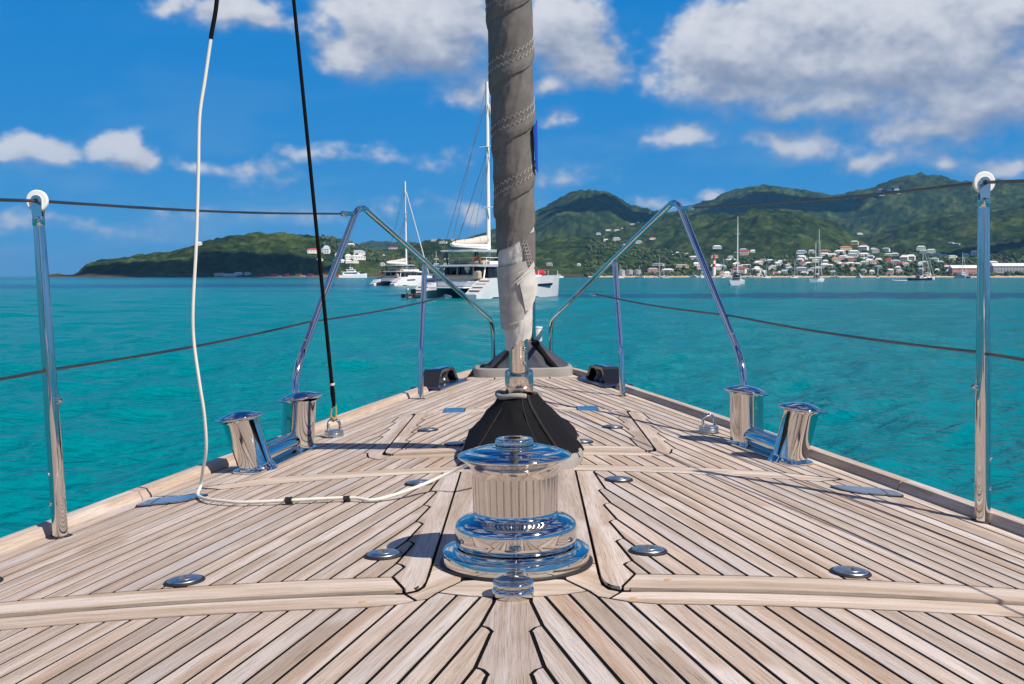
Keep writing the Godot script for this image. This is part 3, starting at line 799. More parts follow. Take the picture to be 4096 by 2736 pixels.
func edge_x(edge: PackedVector2Array, z: float) -> float:
	for i in edge.size() - 1:
		if edge[i].y >= z and edge[i + 1].y <= z: return lerpf(edge[i].x, edge[i + 1].x, (edge[i].y - z) / (edge[i].y - edge[i + 1].y))
	return edge[0].x

func sweep(line: PackedVector2Array, sect: Array, s: float, caps: bool) -> ArrayMesh:
	# each face of the section keeps its own edge where it turns sharply
	var mb := MB.new()
	var c := sect.size()
	var nr := []
	for k in c - 1:
		var e: Vector2 = (sect[k + 1] - sect[k]).normalized()
		nr.append(Vector2(-e.y, e.x))
	var ends := [[], []]
	var arc := 0.0
	for k in c - 1:
		var n0: Vector2 = nr[k]
		var n1: Vector2 = nr[k]
		if k > 0 and absf(nr[k - 1].angle_to(nr[k])) < 0.62: n0 = (nr[k - 1] + nr[k]).normalized()
		if k < c - 2 and absf(nr[k + 1].angle_to(nr[k])) < 0.62: n1 = (nr[k + 1] + nr[k]).normalized()
		var base := mb.v.size()
		var len_ := 0.0
		var da: float = sect[k].distance_to(sect[k + 1])
		for i in line.size():
			var t := (line[mini(i + 1, line.size() - 1)] - line[maxi(i - 1, 0)]).normalized()
			var o := Vector2(-t.y, t.x)
			if o.x < 0.0 or (absf(o.x) < 0.01 and o.y > 0): o = -o
			if i > 0: len_ += line[i].distance_to(line[i - 1])
			for e in 2:
				var q: Vector2 = sect[k + e]
				var nn: Vector2 = n0 if e == 0 else n1
				var p: Vector2 = line[i] + o * q.x
				if i == line.size() - 1 and absf(line[i].x) < 0.001: p.x = 0.0
				mb.vert(Vector3(s * p.x, dh(line[i].x) + q.y, p.y), Vector3(s * o.x * nn.x, nn.y, o.y * nn.x).normalized(), Vector2(len_ / 1.1, (arc + da * e) / 0.26))
				if i == 0 and (e == 0 or k == c - 2): ends[0].append(mb.v[-1])
				if i == line.size() - 1 and (e == 0 or k == c - 2): ends[1].append(mb.v[-1])
		arc += da
		for i in line.size() - 1:
			var b := base + i * 2
			mb.quad(b, b + 1, b + 3, b + 2)
	if caps:
		for i in 2: mb.flat(ends[i], [], Color.WHITE, Vector3(0, 0, 1 if i == 0 else -1))
	return mb.mesh()

# ---------------------------------------------------------------- deck fittings
func star(r0: float, r1: float, n := 8) -> PackedVector2Array:
	var out := PackedVector2Array()
	for k in n * 2:
		var a := TAU * k / (n * 2)
		var r := r0 if k % 2 == 0 else r1
		out.append(Vector2(cos(a), sin(a)) * r)
	return out

# an eight-pointed key socket: the walls and floor of a star-shaped hole, and the ring of metal round it
func socket(mb: MB, r_out: float, r0: float, r1: float, y: float, deep: float) -> void:
	var s := star(r0, r1)
	var c := s.size()
	for k in c:
		var p := s[k]
		var q := s[(k + 1) % c]
		var po := p.normalized() * r_out
		var qo := q.normalized() * r_out
		mb.flat([Vector3(po.x, y, po.y), Vector3(qo.x, y, qo.y), Vector3(q.x, y, q.y), Vector3(p.x, y, p.y)], [], Color.WHITE, Vector3.UP)
		mb.flat([Vector3(p.x, y, p.y), Vector3(q.x, y, q.y), Vector3(q.x, y - deep, q.y), Vector3(p.x, y - deep, p.y)], [], Color.WHITE, -Vector3(p.x + q.x, 0, p.y + q.y))
		mb.flat([Vector3(p.x, y - deep, p.y), Vector3(q.x, y - deep, q.y), Vector3(0, y - deep, 0)], [], Color.WHITE, Vector3.UP)

func bolt_mesh(r: float, h: float) -> ArrayMesh:
	return lathe_mesh([Vector2(r, 0), Vector2(r, h * 0.55), Vector2(r * 0.75, h * 0.9), Vector2(r * 0.5, h), Vector2(r * 0.42, h), Vector2(r * 0.4, h * 0.5), Vector2(0, h * 0.5)], 14)

func windlass() -> void:
	var w := fitting("anchor_windlass", "large polished steel capstan windlass in the middle of the deck", "windlass", Vector3(0.005, 0.0, -2.665))
	part(w, "gasket", lathe_mesh([Vector2(0.187, -0.008), Vector2(0.188, 0.004), Vector2(0.184, 0.007), Vector2(0.178, 0.007)], 72), M.rubber)
	part(w, "base_plate", lathe_mesh([Vector2(0.181, 0.003), Vector2(0.181, 0.0290), Vector2(0.1797, 0.0325), Vector2(0.1765, 0.0342), Vector2(0.156, 0.0347), Vector2(0.156, 0.0385), Vector2(0.154, 0.0420), Vector2(0.150, 0.0435), Vector2(0.138, 0.0435), Vector2(0.136, 0.0400), Vector2(0.128, 0.0395), Vector2(0.126, 0.0520)], 96, Transform3D(), 0.5), M.steel)
	part(w, "skirt", lathe_mesh([Vector2(0.125, 0.0510), Vector2(0.1465, 0.0470), Vector2(0.1483, 0.0490), Vector2(0.1495, 0.066), Vector2(0.1498, 0.0885), Vector2(0.1491, 0.0930), Vector2(0.1470, 0.0980), Vector2(0.1432, 0.1028), Vector2(0.1375, 0.1070), Vector2(0.1300, 0.1105), Vector2(0.1215, 0.1132), Vector2(0.1135, 0.1160), Vector2(0.1080, 0.1195), Vector2(0.1050, 0.1240), Vector2(0.1037, 0.130)], 96, Transform3D(), 0.9), M.steel)
	# the drum: 36 shallow upright grooves
	var mb := MB.new()
	var rows := [[0.1035, 0.1275, 0.0], [0.1036, 0.1300, 0.0], [0.1037, 0.1330, 1.0], [0.1043, 0.160, 1.0], [0.1052, 0.195, 1.0], [0.1056, 0.2165, 1.0], [0.1058, 0.220, 0.0], [0.1068, 0.2280, 0.0], [0.1095, 0.2360, 0.0], [0.1150, 0.2440, 0.0], [0.1230, 0.2510, 0.0], [0.1330, 0.2570, 0.0]]
	var per := 9
	var segs := 36 * per
	for i in rows.size():
		var r: float = rows[i][0]
		var slope := 0.0
		if i >= 6: slope = (rows[mini(i + 1, rows.size() - 1)][0] - rows[i - 1][0]) / (rows[mini(i + 1, rows.size() - 1)][1] - rows[i - 1][1])
		for k in segs + 1:
			var ph := k % per
			var dip := 0.0
			var bend := 0.0
			if rows[i][2] > 0.5:
				if ph == 4: dip = 0.0062
				elif ph == 3 or ph == 5: dip = 0.0058
				if ph == 3 or ph == 2: bend = 2.2
				if ph == 5 or ph == 6: bend = -2.2
				if ph == 2 or ph == 6: bend *= 0.12
			var a := TAU * (k + (0.0 if ph < 2 or ph > 6 else (4 - ph) * 0.35)) / segs
			var d := Vector3(cos(a), 0, sin(a))
			var tang := Vector3(-sin(a), 0, cos(a))
			mb.vert(d * (r - dip) + Vector3(0, rows[i][1], 0), (d + tang * bend - Vector3.UP * slope).normalized(), Vector2(float(k) / segs, rows[i][1]))
	for i in rows.size() - 1:
		for k in segs:
			var b := i * (segs + 1) + k
			mb.quad(b, b + 1, b + segs + 2, b + segs + 1)
	part(w, "drum", mb.mesh(), M.steel_drum)
	part(w, "cap", lathe_mesh([Vector2(0.1330, 0.2570), Vector2(0.1370, 0.2595), Vector2(0.1388, 0.2625), Vector2(0.1385, 0.2650), Vector2(0.1360, 0.2668), Vector2(0.1240, 0.2715), Vector2(0.1060, 0.2775), Vector2(0.1055, 0.2771), Vector2(0.1045, 0.2780), Vector2(0.0840, 0.2832), Vector2(0.0620, 0.2870), Vector2(0.0595, 0.2866), Vector2(0.0580, 0.2875), Vector2(0.0470, 0.2885)], 96, Transform3D(), 1.2), M.steel)
	var pm := MB.new()
	lathe(pm, [Vector2(0.0450, 0.286), Vector2(0.0450, 0.290), Vector2(0.0462, 0.292), Vector2(0.0468, 0.297), Vector2(0.0460, 0.3020), Vector2(0.0435, 0.3050), Vector2(0.0400, 0.3058), Vector2(0.0245, 0.3058)], 64)
	socket(pm, 0.0245, 0.020, 0.0145, 0.3058, 0.012)
	part(w, "centre_plug", pm.mesh(), M.steel)

func foot_button() -> void:
	var f := fitting("foot_button", "small polished steel foot button with a ridged edge before the windlass", "foot button", Vector3(0.0015, 0.0, -2.372))
	part(f, "base_ring", lathe_mesh([Vector2(0.044, 0.0), Vector2(0.0455, 0.003), Vector2(0.0455, 0.007), Vector2(0.0465, 0.012), Vector2(0.0450, 0.018), Vector2(0.040, 0.0215), Vector2(0.036, 0.022)], 48, Transform3D(), 0.9), M.steel)
	part(f, "head", lathe_mesh([Vector2(0.036, 0.021), Vector2(0.040, 0.0225), Vector2(0.0445, 0.026), Vector2(0.0452, 0.0305), Vector2(0.0440, 0.0345), Vector2(0.0410, 0.0362), Vector2(0.037, 0.0350), Vector2(0.028, 0.0325), Vector2(0.014, 0.0310), Vector2(0.0, 0.0305)], 48, Transform3D(), 1.2), M.steel)

func deck_plugs() -> void:
	var g := "round steel deck filler caps"
	var spots := [
		[0.797, -2.578, 0.0070, "steel deck cap with star socket near the right end of the pale cross board"],
		[0.336, -2.734, 0.0070, "steel deck cap on the right hatch beside the windlass base"],
		[0.346, -3.733, 0.0015, "steel deck cap at the front corner of the right hatch"],
		[0.261, -4.562, 0.006, "small steel deck cap just right of the black furler boot"],
		[0.425, -5.020, 0.006, "small steel deck cap right of the boot, beside the nibbed margin board"],
		[-0.785, -2.572, 0.0070, "steel deck cap with a red speck on the left, behind the pale cross board"],
		[-0.330, -2.725, 0.0070, "steel deck cap left of the windlass at the edge of its shadow"],
		[-0.338, -3.715, 0.0015, "steel deck cap under the white line at the left hatch's front corner"],
		[-0.266, -4.545, 0.006, "small steel deck cap just left of the black furler boot"],
		[-0.423, -5.008, 0.006, "small steel deck cap left of the boot, beside the nibbed margin board"],
		[-1.352, -2.735, 0.0070, "steel deck cap cut by the left edge of the picture"],
	]
	var gasket := lathe_mesh([Vector2(0.0485, -0.004), Vector2(0.0485, 0.0030), Vector2(0.0455, 0.0058), Vector2(0.0390, 0.0060)], 40)
	var mb := MB.new()
	lathe(mb, [Vector2(0.0405, 0.003), Vector2(0.0408, 0.0068), Vector2(0.0395, 0.0084), Vector2(0.0265, 0.0108), Vector2(0.0262, 0.0101), Vector2(0.0255, 0.0110), Vector2(0.0170, 0.0114)], 48, Transform3D(), 0.5)
	socket(mb, 0.0170, 0.0160, 0.0112, 0.0114, 0.012)
	var flange := mb.mesh()
	for s in spots:
		var f := fitting("deck_cap", s[3], "deck cap", Vector3(s[0], dh(s[0]) + s[2], s[1]), g)
		f.transform.basis = f.transform.basis * Basis(Vector3(0, 0, 1), -2 * CAMBER * s[0])
		part(f, "gasket", gasket, M.rubber)
		part(f, "flange", flange, M.steel_dull, Transform3D(Basis(Vector3.UP, rng.randf() * 0.3), Vector3.ZERO))

func bollard(s: float, base_fore: Vector3, top_fore: Vector3, base_aft: Vector3, top_aft: Vector3, label: String) -> void:
	var o := (base_fore + base_aft) * 0.5
	o.y = dh(o.x) + 0.001
	var b := fitting("bollard", label, "bollard", o, "twin bollards")
	var tilt := Basis(Vector3(0, 0, 1), -2 * CAMBER * o.x)
	var u := Vector2(base_aft.x - base_fore.x, base_aft.z - base_fore.z).normalized()
	var w := Vector2(-u.y, u.x)
	var hl := Vector2(base_aft.x - base_fore.x, base_aft.z - base_fore.z).length() * 0.5
	var poly := rounded_poly([u * (-hl - 0.135) + w * -s * 0.045, u * (-hl - 0.05) + w * s * 0.085, u * (hl + 0.14) + w * s * 0.055, u * (hl + 0.06) - w * s * 0.088], 0.045, 5)
	var pm := MB.new()
	extrude(pm, poly, 0.0, 0.009, 0.002, Transform3D(tilt, Vector3.ZERO))
	part(b, "base_plate", pm.mesh(), M.steel)
	for k in 2:
		var p0: Vector3 = [base_fore, base_aft][k] - o
		var p1: Vector3 = [top_fore, top_aft][k] - o
		var ax := (p1 - p0)
		var len_ := ax.length()
		var xf := Transform3D(along(ax), p0)
		var r: float = [0.070, 0.066][k]
		part(b, "post", lathe_mesh([Vector2(r + 0.012, -0.015), Vector2(r + 0.006, 0.010), Vector2(r + 0.002, 0.016), Vector2(r, 0.026), Vector2(r, len_ - 0.012), Vector2(r + 0.003, len_ - 0.002)], 48, xf, 0.9), M.steel)
		# the cap: a flattened oval mushroom, longer across the pull
		var cb := MB.new()
		lathe(cb, [Vector2(r - 0.004, -0.006), Vector2(r + 0.008, -0.001), Vector2(r + 0.016, 0.003), Vector2(r + 0.0185, 0.007), Vector2(r + 0.016, 0.011), Vector2(r * 0.9, 0.0185), Vector2(r * 0.6, 0.0265), Vector2(r * 0.3, 0.0305), Vector2(0.0, 0.032)], 56, Transform3D(Basis.from_scale(Vector3(1.12, 1.0, 0.95)), Vector3.ZERO), 1.2)
		var lean := tilt * Basis(Vector3(0, 0, 1), -0.07 * s)
		part(b, "cap", cb.mesh(), M.steel, Transform3D(lean, p1 - Vector3(0, 0.008, 0)))
	var f0 := base_fore - o + Vector3(0, 0.045, 0)
	var f1 := base_aft - o + Vector3(0, 0.043, 0)
	part(b, "cross_tube", tube_mesh(PackedVector3Array([f0, f1]), 0.042, 28, false), M.steel)

func padeye(at: Vector3, label: String, turn: float) -> void:
	var p := fitting("padeye", label, "padeye", at, "steel padeyes on deck", turn)
	part(p, "gasket", lathe_mesh([Vector2(0.0475, -0.004), Vector2(0.0475, 0.002), Vector2(0.044, 0.003)], 36), M.rubber)
	part(p, "base", lathe_mesh([Vector2(0.044, 0.0), Vector2(0.0445, 0.015), Vector2(0.0435, 0.018), Vector2(0.0420, 0.0185), Vector2(0.0420, 0.0205), Vector2(0.0435, 0.021), Vector2(0.0430, 0.027), Vector2(0.0405, 0.0295), Vector2(0.0, 0.031)], 48, Transform3D(), 0.6), M.steel_dull)
	var arc := PackedVector3Array()
	arc.append(Vector3(-0.0285, 0.022, 0))
	for k in 21:
		var a := PI * k / 20.0
		arc.append(Vector3(-cos(a) * 0.0275, 0.055 + sin(a) * 0.026, 0))
	arc.append(Vector3(0.0285, 0.022, 0))
	part(p, "ring", tube_mesh(arc, 0.0068, 14, false), M.steel)

func fairlead(s: float, label: String) -> void:
	# a bow fairlead let into the toe rail: hooded body open inboard, two rollers inside
	var at := Vector3(s * 0.482, dh(0.482), -7.16)
	var f := fitting("fairlead", label, "fairlead", at, "roller fairleads at the bow", 0.0)
	var u := Vector3(s * sin(PLANK_ANGLE), 0, cos(PLANK_ANGLE))   # aft along the rail
	var o := Vector3(s * cos(PLANK_ANGLE), 0, -sin(PLANK_ANGLE))   # outboard
	var fr := Transform3D(Basis(u, Vector3.UP, o), Vector3.ZERO)
	var mb := MB.new()
	# base flange
	slab_box(mb, Vector3(0, 0.010, 0.055), Vector3(0.60, 0.020, 0.20), 0.008, fr)
	part(f, "base_flange", mb.mesh(), M.navy_gloss)
	# hood: trapezoid arch in (along, up) given depth outboard
	var outer := [Vector2(-0.235, 0.018), Vector2(-0.140, 0.104), Vector2(-0.105, 0.115), Vector2(0.110, 0.115), Vector2(0.145, 0.104), Vector2(0.225, 0.018)]
	var inner := [Vector2(-0.200, 0.018), Vector2(-0.122, 0.090), Vector2(-0.098, 0.097), Vector2(0.102, 0.097), Vector2(0.126, 0.090), Vector2(0.190, 0.018)]
	var hb := MB.new()
	for k in outer.size() - 1:
		var a: Vector2 = outer[k]
		var b: Vector2 = outer[k + 1]
		var c: Vector2 = inner[k]
		var d: Vector2 = inner[k + 1]
		var dn := Vector3(-(b - a).y, (b - a).x, 0)
		hb.flat([fr * Vector3(a.x, a.y, 0.0), fr * Vector3(b.x, b.y, 0.0), fr * Vector3(b.x, b.y * 0.98, 0.12), fr * Vector3(a.x, a.y, 0.12)], [], Color.WHITE, fr.basis * dn)
		hb.flat([fr * Vector3(b.x, b.y * 0.98, 0.12), fr * Vector3(a.x, a.y, 0.12), fr * Vector3(a.x, 0.012, 0.165), fr * Vector3(b.x, 0.012, 0.165)], [], Color.WHITE, fr.basis * Vector3(0, 0.4, 1))
		hb.flat([fr * Vector3(c.x, c.y, 0.004), fr * Vector3(d.x, d.y, 0.004), fr * Vector3(d.x, d.y, 0.11), fr * Vector3(c.x, c.y, 0.11)], [], Color.WHITE, fr.basis * -dn)
		hb.flat([fr * Vector3(a.x, a.y, 0.0), fr * Vector3(b.x, b.y, 0.0), fr * Vector3(d.x, d.y, 0.004), fr * Vector3(c.x, c.y, 0.004)], [], Color.WHITE, fr.basis * Vector3(0, 0, -1))
	part(f, "hood", hb.mesh(), M.black_gloss)
	var ib := MB.new()
	slab_box(ib, Vector3(0, 0.056, 0.113), Vector3(0.32, 0.078, 0.008), 0.0, fr)
	part(f, "back_wall", ib.mesh(), M.black_gloss)
	var tp := MB.new()
	slab_box(tp, Vector3(0.0, 0.1180, 0.05), Vector3(0.21, 0.005, 0.055), 0.002, fr)
	part(f, "top_plate", tp.mesh(), M.steel)
	for k in 2:
		var xf := fr * Transform3D(Basis(), Vector3([-0.045, 0.075][k], 0.021, 0.055))
		part(f, "roller", lathe_mesh([Vector2(0.048, 0.0), Vector2(0.050, 0.006), Vector2(0.041, 0.020), Vector2(0.033, 0.036), Vector2(0.036, 0.056), Vector2(0.045, 0.069), Vector2(0.046, 0.073), Vector2(0.0, 0.074)], 32, xf, 1.0), M.rubber_gloss)

func stanchion(s: float, base: Vector3, top: Vector3, label: String) -> void:
	var st := fitting("stanchion", label, "stanchion", base, "guard rail stanchions")
	var ax := top - base
	var L := ax.length()
	var xf := Transform3D(along(ax), Vector3.ZERO)
	part(st, "base_seal", lathe_mesh([Vector2(0.032, -0.006), Vector2(0.032, 0.003), Vector2(0.024, 0.005)], 28, Transform3D(Basis.from_scale(Vector3(1.15, 1, 1.0)), Vector3.ZERO)), M.rubber)
	part(st, "tube", lathe_mesh([Vector2(0.0225, -0.01), Vector2(0.0225, L * 0.36), Vector2(0.0213, L * 0.43), Vector2(0.0168, L - 0.075), Vector2(0.0165, L - 0.055)], 32, xf, 1.0), M.steel)
	# forked head that carries the roller
	var hb := MB.new()
	for e in [-1.0, 1.0]:
		var pts := []
		pts = [Vector3(-0.0135, L - 0.058, e * 0.010), Vector3(-0.0165, L - 0.02, e * 0.014), Vector3(-0.0165, L + 0.004, e * 0.015)]
		var cheek := PackedVector2Array()
		for k in 9:
			var a := PI * k / 8.0
			cheek.append(Vector2(cos(a) * 0.017, L + sin(a) * 0.017))
		cheek.append(Vector2(-0.0135, L - 0.060))
		cheek.append(Vector2(0.0135, L - 0.060))
		extrude(hb, cheek, 0.009 * e - 0.0022, 0.009 * e + 0.0022, 0.0008, xf * Transform3D(Basis(Vector3(1, 0, 0), Vector3(0, 0, 1), Vector3(0, 1, 0)), Vector3.ZERO))
	part(st, "fork", hb.mesh(), M.steel)
	part(st, "roller", lathe_mesh([Vector2(0.008, -0.0062), Vector2(0.030, -0.0062), Vector2(0.0325, -0.004), Vector2(0.0318, 0.0), Vector2(0.0325, 0.004), Vector2(0.030, 0.0062), Vector2(0.008, 0.0062)], 36, xf * Transform3D(Basis(Vector3(1, 0, 0), PI / 2), Vector3(0, L, 0)), 0.6), M.white_plastic)
	part(st, "collar", lathe_mesh([Vector2(0.0165, L - 0.075), Vector2(0.0182, L - 0.070), Vector2(0.0182, L - 0.052), Vector2(0.013, L - 0.046), Vector2(0.0, L - 0.045)], 24, xf), M.steel)
	part(st, "hole_disc", lathe_mesh([Vector2(0.0075, 0.0), Vector2(0.0075, 0.0016), Vector2(0.0, 0.0018)], 16, xf * Transform3D(along(Vector3(0, 0, 1)), Vector3(0, L, 0.0112))), M.rubber)  # black disc: the darkness of the cheek hole is put into its colour
	for h in [0.105, 0.195]:
		part(st, "bolt", bolt_mesh(0.0062, 0.006), M.steel, xf * Transform3D(along(Vector3(0.75 * s, 0, 0.66)), Vector3(0.0165 * s, h, 0.0145)))
	part(st, "line_eye", bolt_mesh(0.0085, 0.022), M.steel, xf * Transform3D(along(Vector3(-0.9 * s, 0.25, 0.35)), Vector3(-0.019 * s, 0.415, 0.008)))
	part(st, "bushing", lathe_mesh([Vector2(0.0045, 0.0), Vector2(0.008, 0.0), Vector2(0.008, 0.004), Vector2(0.0045, 0.004)], 16, xf * Transform3D(along(Vector3(0.2 * s, 0, 1.0)), Vector3(0.002 * s, 0.515, 0.0195))), M.steel)

func pulpit(s: float, label: String) -> void:
	var o := Vector3(s * 0.6, dh(0.6), -6.43)
	var p := fitting("pulpit_rail", label, "pulpit rail", o, "bow pulpit rails")
	var P := func(x: float, y: float, z: float) -> Vector3: return Vector3(s * x, y, z) - o
	var r := 0.0165
	var main := filleted([P.call(0.208, dh(0.2) + 0.03, -8.0), P.call(0.212, 0.375, -8.01), P.call(0.815, 1.085, -5.68), P.call(0.985, 0.30, -4.83), P.call(0.995, dh(1.0) - 0.01, -4.76)], 0.11, 10)
	part(p, "main_tube", tube_mesh(main, r, 20), M.steel)
	part(p, "middle_leg", tube_mesh(PackedVector3Array([P.call(0.594, dh(0.6) - 0.01, -6.435), P.call(0.590, 0.22, -6.45), P.call(0.586, 0.30, -6.46), P.call(0.572, 0.768, -6.64)]), r, 20), M.steel)
	for f in [[0.594, dh(0.6), -6.435], [0.995, dh(1.0), -4.76]]:
		part(p, "base_seal", lathe_mesh([Vector2(0.025, -0.004), Vector2(0.025, 0.004), Vector2(0.017, 0.006)], 24, Transform3D(Basis(), P.call(f[0], f[1], f[2]))), M.rubber)
	# wire ends: a sleeve welded to the tube, hexagon nuts and a terminal
	for e in [[0.838, 1.028, -5.585, 0.06, -0.01, 0.24], [0.452, 0.573, -7.05, 0.04, 0.012, 0.30]]:
		var a: Vector3 = P.call(e[0], e[1], e[2])
		var d := Vector3(s * e[3], e[4], e[5]).normalized()
		var m := MB.new()
		var xf := Transform3D(along(d), a - d * 0.01)
		var k := 1.0 if e[1] > 0.8 else 1.15
		lathe(m, [Vector2(0.011, 0.0), Vector2(0.011, 0.075 * k)], 20, xf)
		lathe(m, [Vector2(0.005, 0.074 * k), Vector2(0.0145, 0.075 * k), Vector2(0.0145, 0.088 * k), Vector2(0.006, 0.089 * k)], 6, xf)
		lathe(m, [Vector2(0.006, 0.088 * k), Vector2(0.0125, 0.091 * k), Vector2(0.0125, 0.100 * k), Vector2(0.008, 0.104 * k), Vector2(0.012, 0.108 * k), Vector2(0.0135, 0.112 * k), Vector2(0.0135, 0.128 * k), Vector2(0.010, 0.140 * k), Vector2(0.0055, 0.146 * k), Vector2(0.0, 0.146 * k)], 20, xf)
		part(p, "wire_terminal", m.mesh(), M.steel)
	for q in [[0.5873, 0.25, -6.453, -1.0], [0.594, 0.045, -6.435, 0.3], [0.965, 0.43, -4.915, -0.6], [0.208, 0.08, -8.0, 0.1]]:
		part(p, "bolt", bolt_mesh(0.0062, 0.008), M.steel, Transform3D(along(Vector3(s * q[3], 0, 0.8)), P.call(q[0], q[1], q[2]) + Vector3(s * q[3], 0, 0.8).normalized() * r * 0.95))

func lifeline(pts: Array, r: float, label: String) -> void:
	# a stranded wire: seven strands laid round one another, sagging slightly between its holders
	var o: Vector3 = pts[0]
	var l := fitting("lifeline", label, "lifeline", o, "stranded wire guard lines")
	var mb := MB.new()
	var path := PackedVector3Array()
	for i in pts.size() - 1:
		var a: Vector3 = pts[i]
		var b: Vector3 = pts[i + 1]
		var steps := maxi(4, int(a.distance_to(b) / 0.012))
		for k in steps:
			var f := float(k) / steps
			path.append(a.lerp(b, f) - Vector3(0, 0.012 * sin(PI * f), 0) - o)
	path.append(pts[-1] - o)
	for k in 5:
		var strand := PackedVector3Array()
		var len_ := 0.0
		for i in path.size():
			if i > 0: len_ += path[i].distance_to(path[i - 1])
			var d := (path[mini(i + 1, path.size() - 1)] - path[maxi(i - 1, 0)]).normalized()
			var u := d.cross(Vector3.UP).normalized()
			var w := u.cross(d)
			var an := TAU * k / 5.0 + len_ * 105.0
			strand.append(path[i] + (u * cos(an) + w * sin(an)) * r * 0.56)
		tube(mb, strand, r * 0.5, 4, false)
	part(l, "wire", mb.mesh(), M.wire)

func latch_plate(s: float, label: String) -> void:
	var l := fitting("latch_plate", label, "latch plate", Vector3(s * 0.350, dh(0.35) + 0.001, -5.757), "flush latch plates before the boot")
	var poly := rounded_poly([Vector2(-0.052, -0.107), Vector2(0.052, -0.107), Vector2(0.052, 0.107), Vector2(-0.052, 0.107)], 0.022, 4)
	var mb := MB.new()
	extrude(mb, poly, -0.003, 0.0035, 0.001)
	part(l, "plate", mb.mesh(), M.steel_flush)
	var fb := MB.new()
	extrude(fb, rounded_poly([Vector2(-0.057, -0.112), Vector2(0.057, -0.112), Vector2(0.057, 0.112), Vector2(-0.057, 0.112)], 0.024, 4), -0.003, 0.0015)
	part(l, "seal", fb.mesh(), M.rubber)
	part(l, "lift_tab", box_mesh(Vector3(0.07, 0.0015, 0.03), 0.0, Vector3(0, 0.0043, -0.07)), M.steel_flush)

func flush_cleat(s: float, label: String) -> void:
	var l := fitting("flush_cleat", label, "flush cleat", Vector3(s * 1.185, dh(1.185) + 0.0035, -3.69), "wing shaped flush cleats")
	l.transform.basis = l.transform.basis * Basis(Vector3(0, 0, 1), -2 * CAMBER * s * 1.185)
	var w := [Vector2(-0.115, -0.055), Vector2(-0.085, -0.075), Vector2(0.06, -0.072), Vector2(0.095, -0.045), Vector2(0.108, 0.012), Vector2(0.100, 0.040), Vector2(-0.04, 0.045), Vector2(-0.09, 0.0)]
	var pts := []
	for q in w: pts.append(Vector2(q.x * s, q.y))
	if s < 0: pts.reverse()
	var mb := MB.new()
	extrude(mb, rounded_poly(pts, 0.012, 3), -0.003, 0.0045, 0.001)
	part(l, "plate", mb.mesh(), M.steel_flush)
	var big := []
	for q in pts: big.append(q * 1.035)
	var sb := MB.new()
	extrude(sb, rounded_poly(big, 0.012, 3), -0.003, 0.002)
	part(l, "seal", sb.mesh(), M.rubber)
	part(l, "hinge_line", box_mesh(Vector3(0.003, 0.0012, 0.09), 0.0, Vector3(s * 0.055, 0.0046, -0.015)), M.rubber)

# ---------------------------------------------------------------- furler, boots and the furled sail
func boot_mesh(rings: Array, segs := 56, lump := 0.0, seed_ := 3) -> ArrayMesh:
	# rings: [centre, half x, half z, squareness] from the bottom up
	var mb := MB.new()
	var nz := noise(seed_, 6.0, 3)
	var c := rings.size()
	for i in c:
		var q: Array = rings[i]
		for k in segs + 1:
			var a := TAU * (k % segs) / segs
			var e: float = q[3]
			var x: float = signf(cos(a)) * pow(absf(cos(a)), e) * q[1]
			var z: float = signf(sin(a)) * pow(absf(sin(a)), e) * q[2]
			var p: Vector3 = q[0] + Vector3(x, 0, z)
			var r := 1.0 + lump * nz.get_noise_3dv(p * 2.5)
			mb.vert(q[0] + Vector3(x * r, lump * 0.05 * nz.get_noise_3dv(p * 4.0), z * r), Vector3.UP, Vector2(float(k) / segs, float(i) / c))
	for i in c:
		for k in segs + 1:
			var b := i * (segs + 1) + k
			var kn := i * (segs + 1) + (k + 1) % segs
			var kp := i * (segs + 1) + (k + segs - 1) % segs
			var up := mini(i + 1, c - 1) * (segs + 1) + k
			var dn := maxi(i - 1, 0) * (segs + 1) + k
			mb.n[b] = (mb.v[up] - mb.v[dn]).cross(mb.v[kn] - mb.v[kp]).normalized()
			if mb.n[b].dot(mb.v[b] - rings[i][0]) < 0 and absf(mb.n[b].y) < 0.9: mb.n[b] = -mb.n[b]
	for i in c - 1:
		for k in segs:
			var b := i * (segs + 1) + k
			mb.quad(b, b + 1, b + segs + 2, b + segs + 1)
	return mb.mesh()

func stay(h: float) -> Vector3:
	# the forestay's axis at a height over the deck
	return Vector3(0.008 - 0.0075 * h, h, -4.37 + 0.3 * h)

